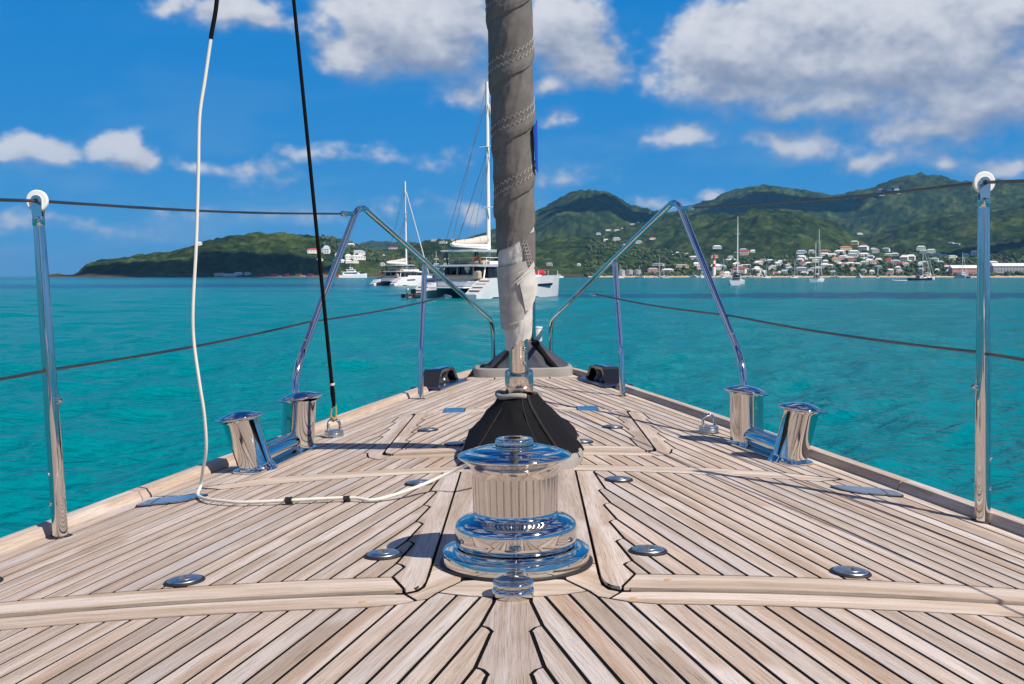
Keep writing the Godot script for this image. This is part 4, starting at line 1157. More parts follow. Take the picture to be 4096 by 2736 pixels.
func furler() -> void:
	var base := Vector3(0.015, 0.0, -4.38)
	var b := fitting("furler_boot", "black neoprene boot with pale canvas rim at the foot of the furler", "boot", base)
	var rb := []
	for q in [[-0.004, 0.0, 0.233, 0.472], [0.028, 0.0, 0.235, 0.474], [0.044, 0.0, 0.226, 0.462], [0.047, 0.0, 0.200, 0.43]]: rb.append([Vector3(0, q[0], q[1]), q[2], q[3], 0.55])
	part(b, "rim", boot_mesh(rb, 64, 0.02, 8), M.canvas_grey)
	var rings := []
	for q in [[0.030, 0.0, 0.230, 0.468, 0.55], [0.058, 0.003, 0.218, 0.455, 0.55], [0.09, 0.01, 0.193, 0.40, 0.62], [0.13, 0.035, 0.162, 0.25, 0.8], [0.165, 0.05, 0.132, 0.185, 0.9], [0.195, 0.06, 0.105, 0.14, 1.0], [0.222, 0.068, 0.086, 0.105, 1.0], [0.240, 0.075, 0.078, 0.088, 1.0]]: rings.append([Vector3(-0.012 * q[0] / 0.24, q[0], q[1]), q[2], q[3], q[4]])
	part(b, "sleeve", boot_mesh(rings, 64, 0.09), M.neoprene)
	# upright seams and a zip flap on the sleeve
	for k in 3:
		var line := []
		for q in rings:
			var a: float = [1.43, 1.12, 2.25][k]
			line.append(q[0] + Vector3(signf(cos(a)) * pow(absf(cos(a)), q[3]) * q[1], 0, signf(sin(a)) * pow(absf(sin(a)), q[3]) * q[2]) * 1.012)
		part(b, "seam", tube_mesh(spline(line, 5), [0.0028, 0.007, 0.0025][k], 8), M.neoprene_seam)
	var tie := []
	for k in 15:
		var a := 1.22 + 4.95 * k / 14.0
		tie.append(Vector3(-0.012, 0.236 + 0.004 * sin(k * 1.3), 0.073) + Vector3(cos(a) * 0.084, 0, sin(a) * 0.094))
	part(b, "drawcord_tube", tube_mesh(spline(tie, 4), 0.0105, 12), M.canvas_grey)

	var f := fitting("furling_gear", "polished steel furling tube and collar standing out of the black boot", "furling gear", stay(0.2))
	var up := (stay(1.0) - stay(0.0)).normalized()
	var xf := Transform3D(along(up), Vector3.ZERO)
	part(f, "lower_collar", lathe_mesh([Vector2(0.052, -0.02), Vector2(0.0545, 0.0), Vector2(0.0548, 0.085), Vector2(0.0535, 0.0865)], 48, xf, 0.5), M.steel_drum)
	part(f, "upper_collar", lathe_mesh([Vector2(0.0535, 0.0865), Vector2(0.0540, 0.089), Vector2(0.0555, 0.0900), Vector2(0.0555, 0.128), Vector2(0.0535, 0.134), Vector2(0.049, 0.136), Vector2(0.047, 0.130), Vector2(0.036, 0.129)], 48, xf, 0.5), M.steel_drum)
	part(f, "torque_tube", lathe_mesh([Vector2(0.0365, 0.12), Vector2(0.0365, 0.34)], 40, xf), M.steel_drum)
	for h in [0.178, 0.238]:
		var d := Vector3(0.62, 0, 0.78).normalized()
		part(f, "bolt", bolt_mesh(0.0088, 0.008), M.steel, xf * Transform3D(along(d), d * 0.0355 + Vector3(0, h, 0)))

func roll_r(h: float) -> float:
	var k := [[0.40, 0.0520], [0.47, 0.0545], [0.56, 0.0610], [0.66, 0.0680], [0.75, 0.0700], [0.85, 0.0715], [1.07, 0.0735], [1.37, 0.0765], [1.66, 0.0795], [2.4, 0.082], [3.2, 0.08]]
	for i in k.size() - 1:
		if h <= k[i + 1][0]: return lerpf(k[i][1], k[i + 1][1], clampf((h - k[i][0]) / (k[i + 1][0] - k[i][0]), 0, 1))
	return 0.08

# angle 0 faces aft (the viewer), growing to starboard
func roll_point(h: float, a: float, extra: float) -> Vector3:
	var c := stay(h)
	var up := (stay(1.0) - stay(0.0)).normalized()
	var side := Vector3(1, 0, 0)
	side = (side - up * side.dot(up)).normalized()
	var back := side.cross(up).normalized()
	return c + (side * sin(a) + back * cos(a)) * (roll_r(h) + extra)

const WRAP := 0.212
func wrap_phase(h: float, a: float) -> float:
	# 0 just under the lap's free edge, 1 at the edge of the next lap; edges climb to starboard
	return fposmod((h - 0.985 - 0.0415 * a - 0.012 * sin(a * 1.3 + h * 2.0)) / WRAP, 1.0)

func roll_patch(h0: float, h1: float, rows: int, cols: int, lap: float, seed_: int, lower: Callable, upper: Callable, lift := 0.0) -> ArrayMesh:
	var mb := MB.new()
	var nz := noise(seed_, 5.0, 3)
	for i in rows + 1:
		for k in cols + 1:
			var a := -PI + TAU * k / cols
			var lo: float = lower.call(a)
			var hi: float = upper.call(a)
			var h := lerpf(lo, hi, float(i) / rows)
			var ph := wrap_phase(h, a)
			# the cloth swells outward below each lap's edge and tucks in above it
			var swell := lap * (smoothstep(0.0, 0.035, ph) * (1.0 - 0.75 * ph) + 0.35 * exp(-pow((ph - 0.13) / 0.07, 2.0)))
			var crease := 0.0012 * nz.get_noise_2d(a * 0.5 + h * 2.0, h * 7.0 - a * 0.9) + 0.0030 * nz.get_noise_2d(a * 0.22, h * 2.2 - a * 0.45)
			mb.vert(roll_point(h, a, swell + crease - lap * 0.4 + lift) - stay(0.985), Vector3.UP, Vector2(a * 0.08, h))
	for i in rows + 1:
		for k in cols + 1:
			var b := i * (cols + 1) + k
			var kp := i * (cols + 1) + (k - 1 if k > 0 else cols - 1)
			var kn := i * (cols + 1) + (k + 1 if k < cols else 1)
			var u := mini(i + 1, rows) * (cols + 1) + k
			var d := maxi(i - 1, 0) * (cols + 1) + k
			mb.n[b] = (mb.v[kn] - mb.v[kp]).cross(mb.v[u] - mb.v[d]).normalized()
			if mb.n[b].dot(mb.v[b] + stay(0.985) - stay((lower.call(0.0) + upper.call(0.0)) * 0.5)) < 0 and mb.n[b].dot(roll_point(1.0, -PI + TAU * k / cols, 0.1) - stay(1.0)) < 0: mb.n[b] = -mb.n[b]
	for i in rows:
		for k in cols:
			var b := i * (cols + 1) + k
			mb.quad(b, b + 1, b + cols + 2, b + cols + 1)
	return mb.mesh()

func furled_sail() -> void:
	var s := fitting("furled_headsail", "headsail rolled tightly on the forestay, grey cover cloth over worn white sailcloth", "sail", stay(0.985))
	var o := stay(0.985)
	# white sailcloth of the clew, below; its hem climbs to starboard
	var hem := func(a: float) -> float: return 0.452 + 0.022 * a + 0.010 * sin(a * 3.0 + 1.0) + 0.003 * sin(a * 11.0)
	var top_white := func(a: float) -> float: return 0.862 + 0.040 * a
	part(s, "white_sailcloth", roll_patch(0.45, 0.9, 90, 96, 0.002, 21, hem, top_white, -0.0035), M.sailcloth)
	var cover_hem := func(a: float) -> float: return 0.842 + 0.040 * a + 0.003 * sin(a * 5.0)
	var sky_end := func(a: float) -> float: return 3.1 + 0.04 * a
	part(s, "grey_sun_cover", roll_patch(0.8, 3.1, 620, 110, 0.0070, 33, cover_hem, sky_end), M.sun_cover)
	# a loose grey tongue running down to starboard below the cover, and the folded clew patches
	part(s, "cover_tongue", curved_sheet([[0.870, 0.30], [0.870, 1.35], [0.63, 1.5], [0.665, 0.78], [0.76, 0.50]], 0.0042), M.sun_cover)
	part(s, "clew_patch", curved_sheet([[0.735, -1.55], [0.775, 0.5], [0.70, 0.80], [0.555, 0.35], [0.512, -0.6], [0.500, -1.55]], 0.0062), M.sailcloth_worn)
	part(s, "clew_patch", curved_sheet([[0.695, 0.15], [0.752, 0.72], [0.735, 1.02], [0.655, 1.52], [0.592, 0.72], [0.585, 0.45]], 0.0105), M.sailcloth)
	part(s, "clew_webbing", curved_sheet([[0.705, -0.02], [0.768, 0.92], [0.748, 0.97], [0.688, 0.05]], 0.0132), M.sailcloth)
	part(s, "blue_edge_tape", curved_sheet([[1.245, 1.02], [1.262, 1.52], [1.070, 1.52], [1.098, 1.10]], 0.0150), M.blue_tape)
	# two rows of white zigzag stitching beside each lap's edge
	for j in range(0, 9):
		for row in 2:
			var h0 := 0.985 + (j - 0.0) * WRAP + 0.054 + 0.026 * row
			var mb := MB.new()
			var pts := PackedVector3Array()
			for k in 33:
				var a := -1.65 + 3.3 * k / 32.0
				var h := h0 + 0.0415 * a + 0.012 * sin(a * 1.3 + h0 * 2.0) + (0.0055 if k % 2 == 0 else -0.0055)
				if h < cover_hem.call(a) + 0.01: continue
				var ph := wrap_phase(h, a)
				var swell := 0.0070 * (smoothstep(0.0, 0.035, ph) * (1.0 - 0.75 * ph) + 0.35 * exp(-pow((ph - 0.13) / 0.07, 2.0)))
				pts.append(roll_point(h, a, swell - 0.0070 * 0.4 + 0.0020) - o)
			if pts.size() > 3:
				tube(mb, pts, 0.00065, 4, false)
				part(s, "stitching", mb.mesh(), M.thread)
	for row in 2:
		var pts := PackedVector3Array()
		for k in 23:
			var f := k / 22.0
			pts.append(roll_point(lerpf(0.845, 0.70, f) + (0.005 if k % 2 == 0 else -0.003), lerpf(0.36, 0.95, f) + row * 0.16 + (0.06 if k % 2 == 0 else -0.06), 0.0062) - o)
		part(s, "stitching", tube_mesh(pts, 0.0010, 4, false), M.thread)
	for row in 3:
		var pts := PackedVector3Array()
		for k in 34:
			var f := k / 33.0
			pts.append(roll_point(lerpf([0.515, 0.700, 0.735][row], [0.553, 0.745, 0.755][row], f) + 0.002 * sin(k * 2.1), lerpf([-1.4, -0.1, 0.1][row], [0.3, 0.85, 0.9][row], f), [0.0080, 0.0150, 0.0150][row]) - o)
		part(s, "stitching", tube_mesh(pts, 0.0009, 4, false), M.thread)

# a patch of cloth lying on the roll, its outline given as [height, angle]
func curved_sheet(outline: Array, lift: float) -> ArrayMesh:
	var poly := PackedVector2Array()
	for q in outline: poly.append(Vector2(q[1] * 0.07, q[0]))
	var mb := MB.new()
	var lo := 99.0
	var hi := -99.0
	for p in poly:
		lo = minf(lo, p.x); hi = maxf(hi, p.x)
	var step := 0.009
	var x0 := lo
	while x0 < hi:
		for piece in Geometry2D.intersect_polygons(poly, PackedVector2Array([Vector2(x0, 0), Vector2(x0 + step, 0), Vector2(x0 + step, 4), Vector2(x0, 4)])):
			var tris := Geometry2D.triangulate_polygon(piece)
			for layer in 2:
				var base := mb.v.size()
				for p in piece:
					var a := p.x / 0.07
					var l := lift + (0.0 if layer == 0 else -0.002)
					var out := (roll_point(p.y, a, 0.1) - stay(p.y)).normalized()
					mb.vert(roll_point(p.y, a, l + 0.0012 * sin(p.y * 90.0 + a * 3.0)) - stay(0.985), out if layer == 0 else -out, Vector2(p.x, p.y))
				for i in range(0, tris.size(), 3): mb.tri(base + tris[i], base + tris[i + 1], base + tris[i + 2])
		x0 += step
	return mb.mesh()

func bow_stay() -> void:
	var b := fitting("stay_boot", "dark torn cover with grey canvas rim round the stay at the bow", "boot", Vector3(0.005, 0.0, -7.85))
	var rb := []
	for q in [[-0.004, 0.350, 0.24], [0.050, 0.352, 0.242], [0.060, 0.340, 0.232], [0.060, 0.31, 0.21]]: rb.append([Vector3(0, q[0], 0), q[1], q[2], 0.45])
	part(b, "rim", boot_mesh(rb, 64, 0.015, 18), M.canvas_grey)
	var rings := []
	for q in [[0.045, 0.0, 0.315, 0.20, 0.7], [0.075, 0.015, 0.275, 0.17, 0.75], [0.12, 0.025, 0.215, 0.14, 0.8], [0.17, 0.035, 0.160, 0.115, 0.9], [0.21, 0.045, 0.115, 0.095, 1.0], [0.240, 0.05, 0.085, 0.08, 1.0]]: rings.append([Vector3(0.025, q[0], q[1]), q[2], q[3], q[4]])
	part(b, "cover", boot_mesh(rings, 64, 0.18, 13), M.navy_cloth)
	for k in 2:
		var line := []
		for q in rings:
			var a: float = [0.9, 2.35][k]
			line.append(q[0] + Vector3(cos(a) * q[1], 0.004, sin(a) * q[2]) * Vector3(1.05, 1, 1.1))
		part(b, "torn_flap", tube_mesh(spline(line, 5), [0.022, 0.014][k], 8), M.neoprene)
	part(b, "collar", lathe_mesh([Vector2(0.07, 0.0), Vector2(0.072, 0.012), Vector2(0.06, 0.026), Vector2(0.045, 0.028)], 28, Transform3D(along(Vector3(0.02, 1, 0.25)), Vector3(0.03, 0.232, 0.05))), M.canvas_grey)
	var t := fitting("stay_tube", "polished stay tube at the bow, half hidden behind the furled sail", "stay", Vector3(0.058, 0.235, -7.80))
	part(t, "tube", tube_mesh(PackedVector3Array([Vector3(0, -0.06, 0), Vector3(0.0, 0.30, 0.09), Vector3(-0.04, 0.8, 0.24), Vector3(-0.12, 2.3, 0.69)]), PackedFloat32Array([0.042, 0.042, 0.034, 0.030]), 28), M.steel)
	var l := fitting("bow_light", "clear bow lamp on a bracket right of the stay", "lamp", Vector3(0.115, 0.225, -8.0))
	part(l, "lens", lathe_mesh([Vector2(0.030, 0.0), Vector2(0.032, 0.01), Vector2(0.034, 0.08), Vector2(0.032, 0.095), Vector2(0.0, 0.098)], 24), M.lamp_lens)
	part(l, "bracket", tube_mesh(PackedVector3Array([Vector3(0, 0.005, 0), Vector3(-0.03, -0.05, 0.02), Vector3(-0.06, -0.2, 0.06)]), 0.009, 10), M.steel)
	part(l, "cap", lathe_mesh([Vector2(0.036, 0.094), Vector2(0.037, 0.104), Vector2(0.0, 0.108)], 24), M.white_plastic)

# ---------------------------------------------------------------- lines
func lines() -> void:
	# the black line made fast to the port padeye
	var foot := Vector3(-0.8585, dh(0.8585) + 0.079, -5.03)
	var b := fitting("black_line", "taut black line made fast to the left padeye, running up out of the picture", "rope", foot)
	var knot := Vector3(0.004, 0.055, 0.0)
	var top := Vector3(-0.89, 2.45, -4.3) - foot
	part(b, "cover", tube_mesh(PackedVector3Array([knot + (top - knot) * 0.004, knot + (top - knot) * 0.03, knot + (top - knot) * 0.05, top]), PackedFloat32Array([0.008, 0.0112, 0.0086, 0.0066]), 14), M.rope_black)
	for e in [-1.0, 1.0]:
		part(b, "lashing", tube_mesh(spline([knot + Vector3(e * 0.006, 0.016, 0), Vector3(e * 0.012, 0.03, 0.002), Vector3(e * 0.008, 0.006, 0.006), Vector3(e * -0.004, -0.008, 0.004)], 5), 0.0042, 8), M.rope_gold)
	var kn := []
	for k in 17: kn.append(Vector3(cos(k * 1.1) * 0.011, 0.002 + 0.0006 * k, sin(k * 1.1) * 0.011))
	part(b, "knot", tube_mesh(spline(kn, 4), 0.0042, 8), M.rope_gold)
	part(b, "whipping", lathe_mesh([Vector2(0.0132, 0.0), Vector2(0.0136, 0.006), Vector2(0.0132, 0.012)], 14, Transform3D(along(top - knot), knot + (top - knot).normalized() * 0.115)), M.thread)
	# the white line: hangs from above, curls on the deck and leads to the windlass
	var a0 := Vector3(-1.03, dh(1.03), -3.6)
	var w := fitting("white_line", "thin white line hanging from above and curling over the left hatch to the windlass", "rope", a0)
	var up := []
	for q in [[-0.855, 2.35, -3.55], [-0.905, 1.85, -3.55], [-0.932, 1.593, -3.55], [-0.953, 1.484, -3.55], [-0.978, 1.346, -3.55], [-1.000, 1.222, -3.55], [-1.013, 1.042, -3.56], [-1.030, 0.819, -3.57], [-1.050, 0.622, -3.58], [-1.058, 0.509, -3.60], [-1.050, 0.366, -3.62], [-1.046, 0.252, -3.65], [-1.055, 0.137, -3.69], [-1.082, 0.058, -3.74], [-1.108, -0.012, -3.79], [-1.098, -0.032, -3.72], [-1.035, -0.022, -3.602], [-0.955, -0.016, -3.53], [-0.875, -0.012, -3.487], [-0.732, -0.003, -3.462], [-0.534, 0.006, -3.448], [-0.459, 0.004, -3.416], [-0.393, 0.014, -3.437], [-0.333, 0.029, -3.466], [-0.281, 0.042, -3.512], [-0.219, 0.068, -3.527], [-0.175, 0.089, -3.512], [-0.145, 0.104, -3.486], [-0.103, 0.120, -3.492], [-0.035, 0.120, -3.571]]: up.append(Vector3(q[0], q[1], q[2]) - a0)
	var path := spline(up, 10)
	part(w, "cover", tube_mesh(path, 0.0056, 12), M.rope_white)
	var sleeve := PackedVector3Array()
	for i in 32: sleeve.append(path[i])
	part(w, "black_sleeve", tube_mesh(sleeve, 0.0072, 12), M.rope_black)
	for q in [[-0.728, -3.4615, 0.0120], [-0.540, -3.4485, 0.0095]]:
		part(w, "stopper", lathe_mesh([Vector2(0.005, -0.011), Vector2(q[2], -0.010), Vector2(q[2] * 0.93, 0.004), Vector2(q[2] * 1.05, 0.006), Vector2(q[2] * 1.05, 0.010), Vector2(0.005, 0.011)], 20, Transform3D(along(Vector3(1, 0.04, 0.05)), Vector3(q[0], dh(q[0]) + 0.004 + q[2], q[1]) - a0)), M.rubber)

# ---------------------------------------------------------------- sky
# clouds: azimuth and elevation in degrees, half width, half height, thickness
const CLOUDS := [
	[-23.94, 5.82, 2.50, 1.09, 0.90], [-24.97, 5.88, 1.59, 0.95, 0.80], [-20.32, 6.07, 1.48, 1.14, 1.10], [-19.33, 5.58, 1.59, 0.91, 0.90],
	[-16.34, 5.42, 1.41, 0.59, 0.50], [-10.44, 6.20, 2.27, 0.73, 0.42], [-13.91, 5.41, 2.50, 0.68, 0.22], [-13.06, 4.67, 3.18, 0.55, 0.20],
	[-7.35, 6.07, 2.05, 0.59, 0.20], [-4.67, 5.87, 1.82, 0.82, 0.25], [-14.23, 13.07, 3.18, 1.36, 0.75], [-12.96, 12.41, 2.05, 0.91, 0.60],
	[-17.56, 12.87, 1.36, 1.14, 0.50], [-16.12, 12.76, 1.36, 1.14, 0.50], [-6.86, 12.31, 5.00, 3.41, 1.20], [-4.64, 11.50, 4.32, 2.84, 1.15],
	[-8.97, 11.10, 2.61, 1.93, 1.00], [-3.30, 12.99, 3.18, 2.50, 1.10], [-2.86, 9.06, 2.73, 1.36, 0.60], [-1.96, 9.82, 2.05, 1.36, 0.70],
	[2.07, 11.73, 3.07, 3.30, 1.20], [3.64, 10.65, 2.16, 2.05, 1.00], [1.40, 13.00, 1.82, 1.59, 1.00], [1.18, 9.60, 2.05, 0.91, 0.80],
	[1.63, 7.97, 1.82, 0.80, 0.40], [13.00, 11.62, 6.82, 2.95, 1.20], [16.15, 10.23, 7.50, 2.95, 1.30], [9.58, 11.35, 3.86, 2.39, 1.10],
	[8.29, 9.91, 3.41, 1.59, 0.90], [20.14, 10.59, 5.91, 3.41, 1.30], [22.13, 8.26, 5.00, 2.50, 1.20], [14.03, 12.79, 4.55, 2.05, 1.00],
	[11.54, 9.18, 5.45, 1.36, 1.00], [16.18, 8.37, 5.68, 1.36, 1.00], [20.22, 7.15, 5.91, 1.70, 1.05], [10.88, 10.46, 5.00, 2.50, 1.10],
	[18.14, 11.93, 5.91, 2.50, 1.10], [22.97, 12.32, 4.55, 2.50, 1.00], [13.05, 8.28, 3.64, 0.91, 0.70], [7.87, 7.02, 2.16, 1.25, 0.80],
	[13.07, 6.79, 2.50, 0.91, 0.60], [14.35, 6.22, 2.73, 1.02, 0.70], [16.85, 5.51, 2.50, 0.95, 0.80], [19.06, 5.75, 2.05, 0.91, 0.60],
	[20.65, 5.24, 1.70, 0.73, 0.75], [23.15, 5.22, 1.82, 0.77, 0.70], [9.66, 3.93, 1.36, 0.59, 0.60], [6.58, 3.63, 2.05, 0.68, 0.40],
	[-2.99, 3.21, 1.14, 1.25, 0.70], [1.87, 5.00, 2.50, 0.77, 0.20], [-17.32, 2.87, 2.73, 0.68, 0.28], [-22.76, 2.67, 2.50, 0.59, 0.25],
	[-25.06, 2.32, 1.82, 0.68, 0.28], [-19.19, 2.20, 3.64, 0.59, 0.22], [-6.92, 3.64, 2.73, 0.68, 0.22], [-12.65, 2.93, 3.41, 0.68, 0.35],
]
var cn1 := noise(101, 0.09, 5)
var cn2 := noise(202, 0.30, 4)
var cn3 := noise(303, 0.028, 4)

func cloud_depth(az: float, el: float, row: Array) -> float:
	# how deep this direction lies inside a cloud; 0 at the edge, below 0 outside
	var wa := az + 0.9 * cn1.get_noise_2d(az * 2.6 + 40.0, el * 2.6)
	var we := el + 0.55 * cn1.get_noise_2d(az * 2.6, el * 2.6 + 90.0)
	var best := -1.0
	var sum := 0.0
	for c in row:
		var dx: float = (wa - c[0]) / c[2]
		if dx > 1.5 or dx < -1.5: continue
		var dy: float = (we - c[1]) / c[3]
		if dy < 0.0: dy *= 1.25
		var d: float = (1.0 - sqrt(dx * dx + dy * dy)) * c[4]
		best = maxf(best, d)
		var p := maxf(d + 0.15, 0.0)
		sum += p * p * p
	if sum > 0.0: best = maxf(pow(sum, 1.0 / 3.0) - 0.15, minf(best, 0.0))
	# elsewhere clouds of the same kind drift over the whole sky
	if absf(az) > 31.0 or el > 17.0:
		var f := smoothstep(31.0, 42.0, absf(az)) if el < 17.0 else maxf(smoothstep(31.0, 42.0, absf(az)), smoothstep(17.0, 26.0, el))
		var d := cn3.get_noise_2d(az * 0.9 + 300.0, el * 1.6) * 1.6 + 0.02
		best = lerpf(best, maxf(best, d), f)
	return best + (0.24 * cn1.get_noise_2d(az * 3.6, el * 4.6) + 0.14 * cn2.get_noise_2d(az * 3.6, el * 5.0)) * smoothstep(-0.7, 0.0, best)

func sky_color(az: float, el: float, row: Array) -> Color:
	var e := maxf(el, 0.0)
	# clear air, linear light: pale over the sea, deep blue above
	var k := 1.0 - exp(-e / 5.5)
	var c := Color(0.085, 0.385, 0.73).lerp(Color(0.001, 0.205, 0.60), k)
	c = c.lerp(Color(0.004, 0.050, 0.24), smoothstep(10.0, 42.0, e))
	if el < 0.0: return c
	var d := cloud_depth(az, el, row)
	if d > -0.05:
		# light comes from above and behind: tops are bright and crisp, bases and thick middles grey and soft
		var above := cloud_depth(az - 0.3, el + 1.1, row)
		var a := smoothstep(-0.03, 0.95 - 0.48 * clampf((d - above) * 1.4 + 0.25, 0.0, 1.0), d)
		var lit := 0.52 + (d - above) * 0.60 + 0.08 * cn2.get_noise_2d(az * 3.0 + 9.0, el * 4.0) + 0.22 * cn1.get_noise_2d(az * 2.6, el * 3.6)
		var cc := Color(0.26, 0.31, 0.43).lerp(Color(0.74, 0.75, 0.79), smoothstep(0.12, 1.05, lit))
		cc = cc.lerp(Color(0.30, 0.39, 0.57), exp(-e / 4.5) * 0.65)
		c = c.lerp(cc, a * 0.95)
	# thin veil low down
	var veil := smoothstep(-0.05, 0.45, cn3.get_noise_2d(az * 2.6, el * 9.0 + 50.0)) * exp(-e / 4.5) * 0.46
	return c.lerp(Color(0.30, 0.45, 0.66), veil)

func sky_image() -> Image:
	var w := 4096
	var h := 4096
	# the whole sky, coarse; then the part over the bow, fine
	var cw := 512
	var ch := 256
	var im := Image.create(cw, ch, false, Image.FORMAT_RGB8)
	for y in ch:
		var el := 90.0 - 180.0 * (y + 0.5) / ch
		if el < -2.0:
			for x in cw: im.set_pixel(x, y, Color(0.02, 0.17, 0.20).linear_to_srgb())
			continue
		var row := cloud_row(el)
		for x in cw:
			var az := wrapf(360.0 * (x + 0.5) / cw, -180.0, 180.0)   # the panorama's left edge lies over the bow
			im.set_pixel(x, y, sky_color(az, el, row).linear_to_srgb())
	im.resize(w, h, Image.INTERPOLATE_CUBIC)
	var half := int(34.0 / 360.0 * w)
	for y in range(int((90.0 - 20.0) / 180.0 * h), int((90.5) / 180.0 * h)):
		var el := 90.0 - 180.0 * (y + 0.5) / h
		var row := cloud_row(el)
		for x in range(-half, half):
			var az := 360.0 * (x + 0.5) / w
			im.set_pixel(posmod(x, w), y, sky_color(az, el, row).linear_to_srgb())
	return im

func cloud_row(el: float) -> Array:
	var out := []
	for c in CLOUDS:
		if absf(el - c[1]) < c[3] * 1.4 + 1.2: out.append(c)
	return out

func sky_and_sun() -> void:
	var cam := Camera3D.new()
	cam.name = "camera"
	cam.fov = 2.0 * rad_to_deg(atan(1368.0 / 4400.0))
	cam.near = 0.05
	cam.far = 40000.0
	cam.position = Vector3(0.03, 0.7, 0.0)
	cam.rotation = Vector3(-atan(264.0 / 4400.0), 0.0133, 0.0)
	add_child(cam)
	cam.current = true
	var sun := DirectionalLight3D.new()
	sun.name = "sun"
	add_child(sun)
	sun.look_at_from_position(Vector3(0.74, 1.0, 0.62) * 100.0, Vector3.ZERO)
	sun.light_energy = 1.5
	sun.light_color = Color(1.0, 0.955, 0.89)
	sun.light_angular_distance = 0.5
	sun.shadow_enabled = true
	var e := Environment.new()
	e.background_mode = Environment.BG_SKY
	var sky := Sky.new()
	var pm := PanoramaSkyMaterial.new()
	pm.panorama = ImageTexture.create_from_image(sky_image())
	sky.sky_material = pm
	e.sky = sky
	e.background_energy_multiplier = 0.80
	e.tonemap_mode = Environment.TONE_MAPPER_LINEAR
	e.tonemap_exposure = 1.28
	e.fog_enabled = true
	e.fog_density = 0.000045
	e.fog_light_color = Color(0.46, 0.76, 1.0)
	e.sdfgi_enabled = true
	e.ssao_enabled = true
	e.ssil_enabled = true
	var we := WorldEnvironment.new()
	we.name = "environment"
	we.environment = e
	add_child(we)

# ---------------------------------------------------------------- sea
func polar(az: float, r: float, y := 0.0) -> Vector3:
	var a := deg_to_rad(az)
	return Vector3(sin(a) * r, SEA_Y + y, -cos(a) * r)

func sea() -> void:
	var mb := MB.new()
	mb.colored = true
	var waves := []
	var wr := RandomNumberGenerator.new()
	wr.seed = 77
	for i in 22:
		var l := 0.42 * pow(1.145, i)
		var a := deg_to_rad(200.0 + wr.randf_range(-65, 65))
		waves.append([l, Vector2(cos(a), sin(a)) * TAU / l, wr.randf() * TAU, l * 0.0105 * (1.0 if l < 2.0 else 0.55)])
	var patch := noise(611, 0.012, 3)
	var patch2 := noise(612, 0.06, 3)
	# dark blue patches in the sea colour: middle x, z, half lengths, strength
	var dark_patches := [[48.0, -138.0, 66.0, 20.0, 0.95], [-22.0, -170.0, 40.0, 12.0, 0.6], [-120.0, -262.0, 110.0, 48.0, 0.95], [-60.0, -330.0, 60.0, 25.0, 0.7], [-420.0, -1000.0, 330.0, 330.0, 0.85], [-9000.0, -14000.0, 8900.0, 12600.0, 1.0], [20.0, -420.0, 90.0, 30.0, 0.3]]
	var rings := []
	var r := 3.0
	while r < 400.0:
		rings.append(r)
		r *= 1.0085
	while r < 30000.0:
		rings.append(r)
		r *= 1.06
	var cols := []
	var a0 := -180.0
	while a0 < 180.0:
		cols.append(a0)
		a0 += 0.22 if absf(a0) < 34.0 else 4.0
	cols.append(180.0)
	for rr in rings:
		for az in cols:
			var p := polar(az, rr)
			var y := 0.0
			var gx := 0.0
			var gz := 0.0
			if absf(az) < 36.0 and rr < 330.0:
				var cell: float = rr * 0.0085
				for w in waves:
					if w[0] < cell * 2.6: continue
					var k: Vector2 = w[1]
					var ph: float = p.x * k.x + p.z * k.y + w[2]
					var fade := smoothstep(2.6, 5.0, w[0] / cell)
					var s := sin(ph)
					y += w[3] * fade * (s - 0.25 * cos(2.0 * ph))
					var g: float = w[3] * fade * (cos(ph) + 0.5 * sin(2.0 * ph))
					gx += g * k.x; gz += g * k.y
				var shrink := 1.0 - smoothstep(250.0, 330.0, rr)
				y *= shrink; gx *= shrink; gz *= shrink
			# sandy bottom shows turquoise; dark blue patches lie over it; the open sea off the headland is deep blue
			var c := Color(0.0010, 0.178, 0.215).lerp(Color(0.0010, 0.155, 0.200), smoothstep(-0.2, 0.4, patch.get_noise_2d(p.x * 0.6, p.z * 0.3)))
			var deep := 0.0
			for dark_patch in dark_patches:
				var u := Vector2((p.x - dark_patch[0]) / dark_patch[2], (p.z - dark_patch[1]) / dark_patch[3]).length()
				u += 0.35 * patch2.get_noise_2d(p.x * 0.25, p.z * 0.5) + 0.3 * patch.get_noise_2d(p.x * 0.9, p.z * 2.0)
				deep = maxf(deep, (1.0 - smoothstep(0.75, 1.05, u)) * dark_patch[4])
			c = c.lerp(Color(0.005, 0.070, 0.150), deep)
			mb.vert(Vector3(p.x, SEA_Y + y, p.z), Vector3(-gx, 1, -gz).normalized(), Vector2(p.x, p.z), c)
	var n := cols.size()
	for i in rings.size() - 1:
		for k in n - 1:
			var b := i * n + k
			mb.quad(b, b + 1, b + n + 1, b + n)
	var m := StandardMaterial3D.new()
	m.vertex_color_use_as_albedo = true
	m.roughness = 0.13
	m.metallic_specular = 0.10
	m.heightmap_enabled = true
	var ripple := noise(55, 0.018, 5).get_seamless_image(512, 512)
	m.heightmap_texture = ImageTexture.create_from_image(ripple)
	m.heightmap_scale = 9.0
	m.uv1_scale = Vector3(0.23, 0.34, 1)
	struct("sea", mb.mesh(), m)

# ---------------------------------------------------------------- hills
func crest(pts: Array, az: float) -> float:
	if az <= pts[0][0] or az >= pts[-1][0]: return 0.0
	for i in pts.size() - 1:
		if az <= pts[i + 1][0]: return lerpf(pts[i][1], pts[i + 1][1], (az - pts[i][0]) / (pts[i + 1][0] - pts[i][0]))
	return 0.0

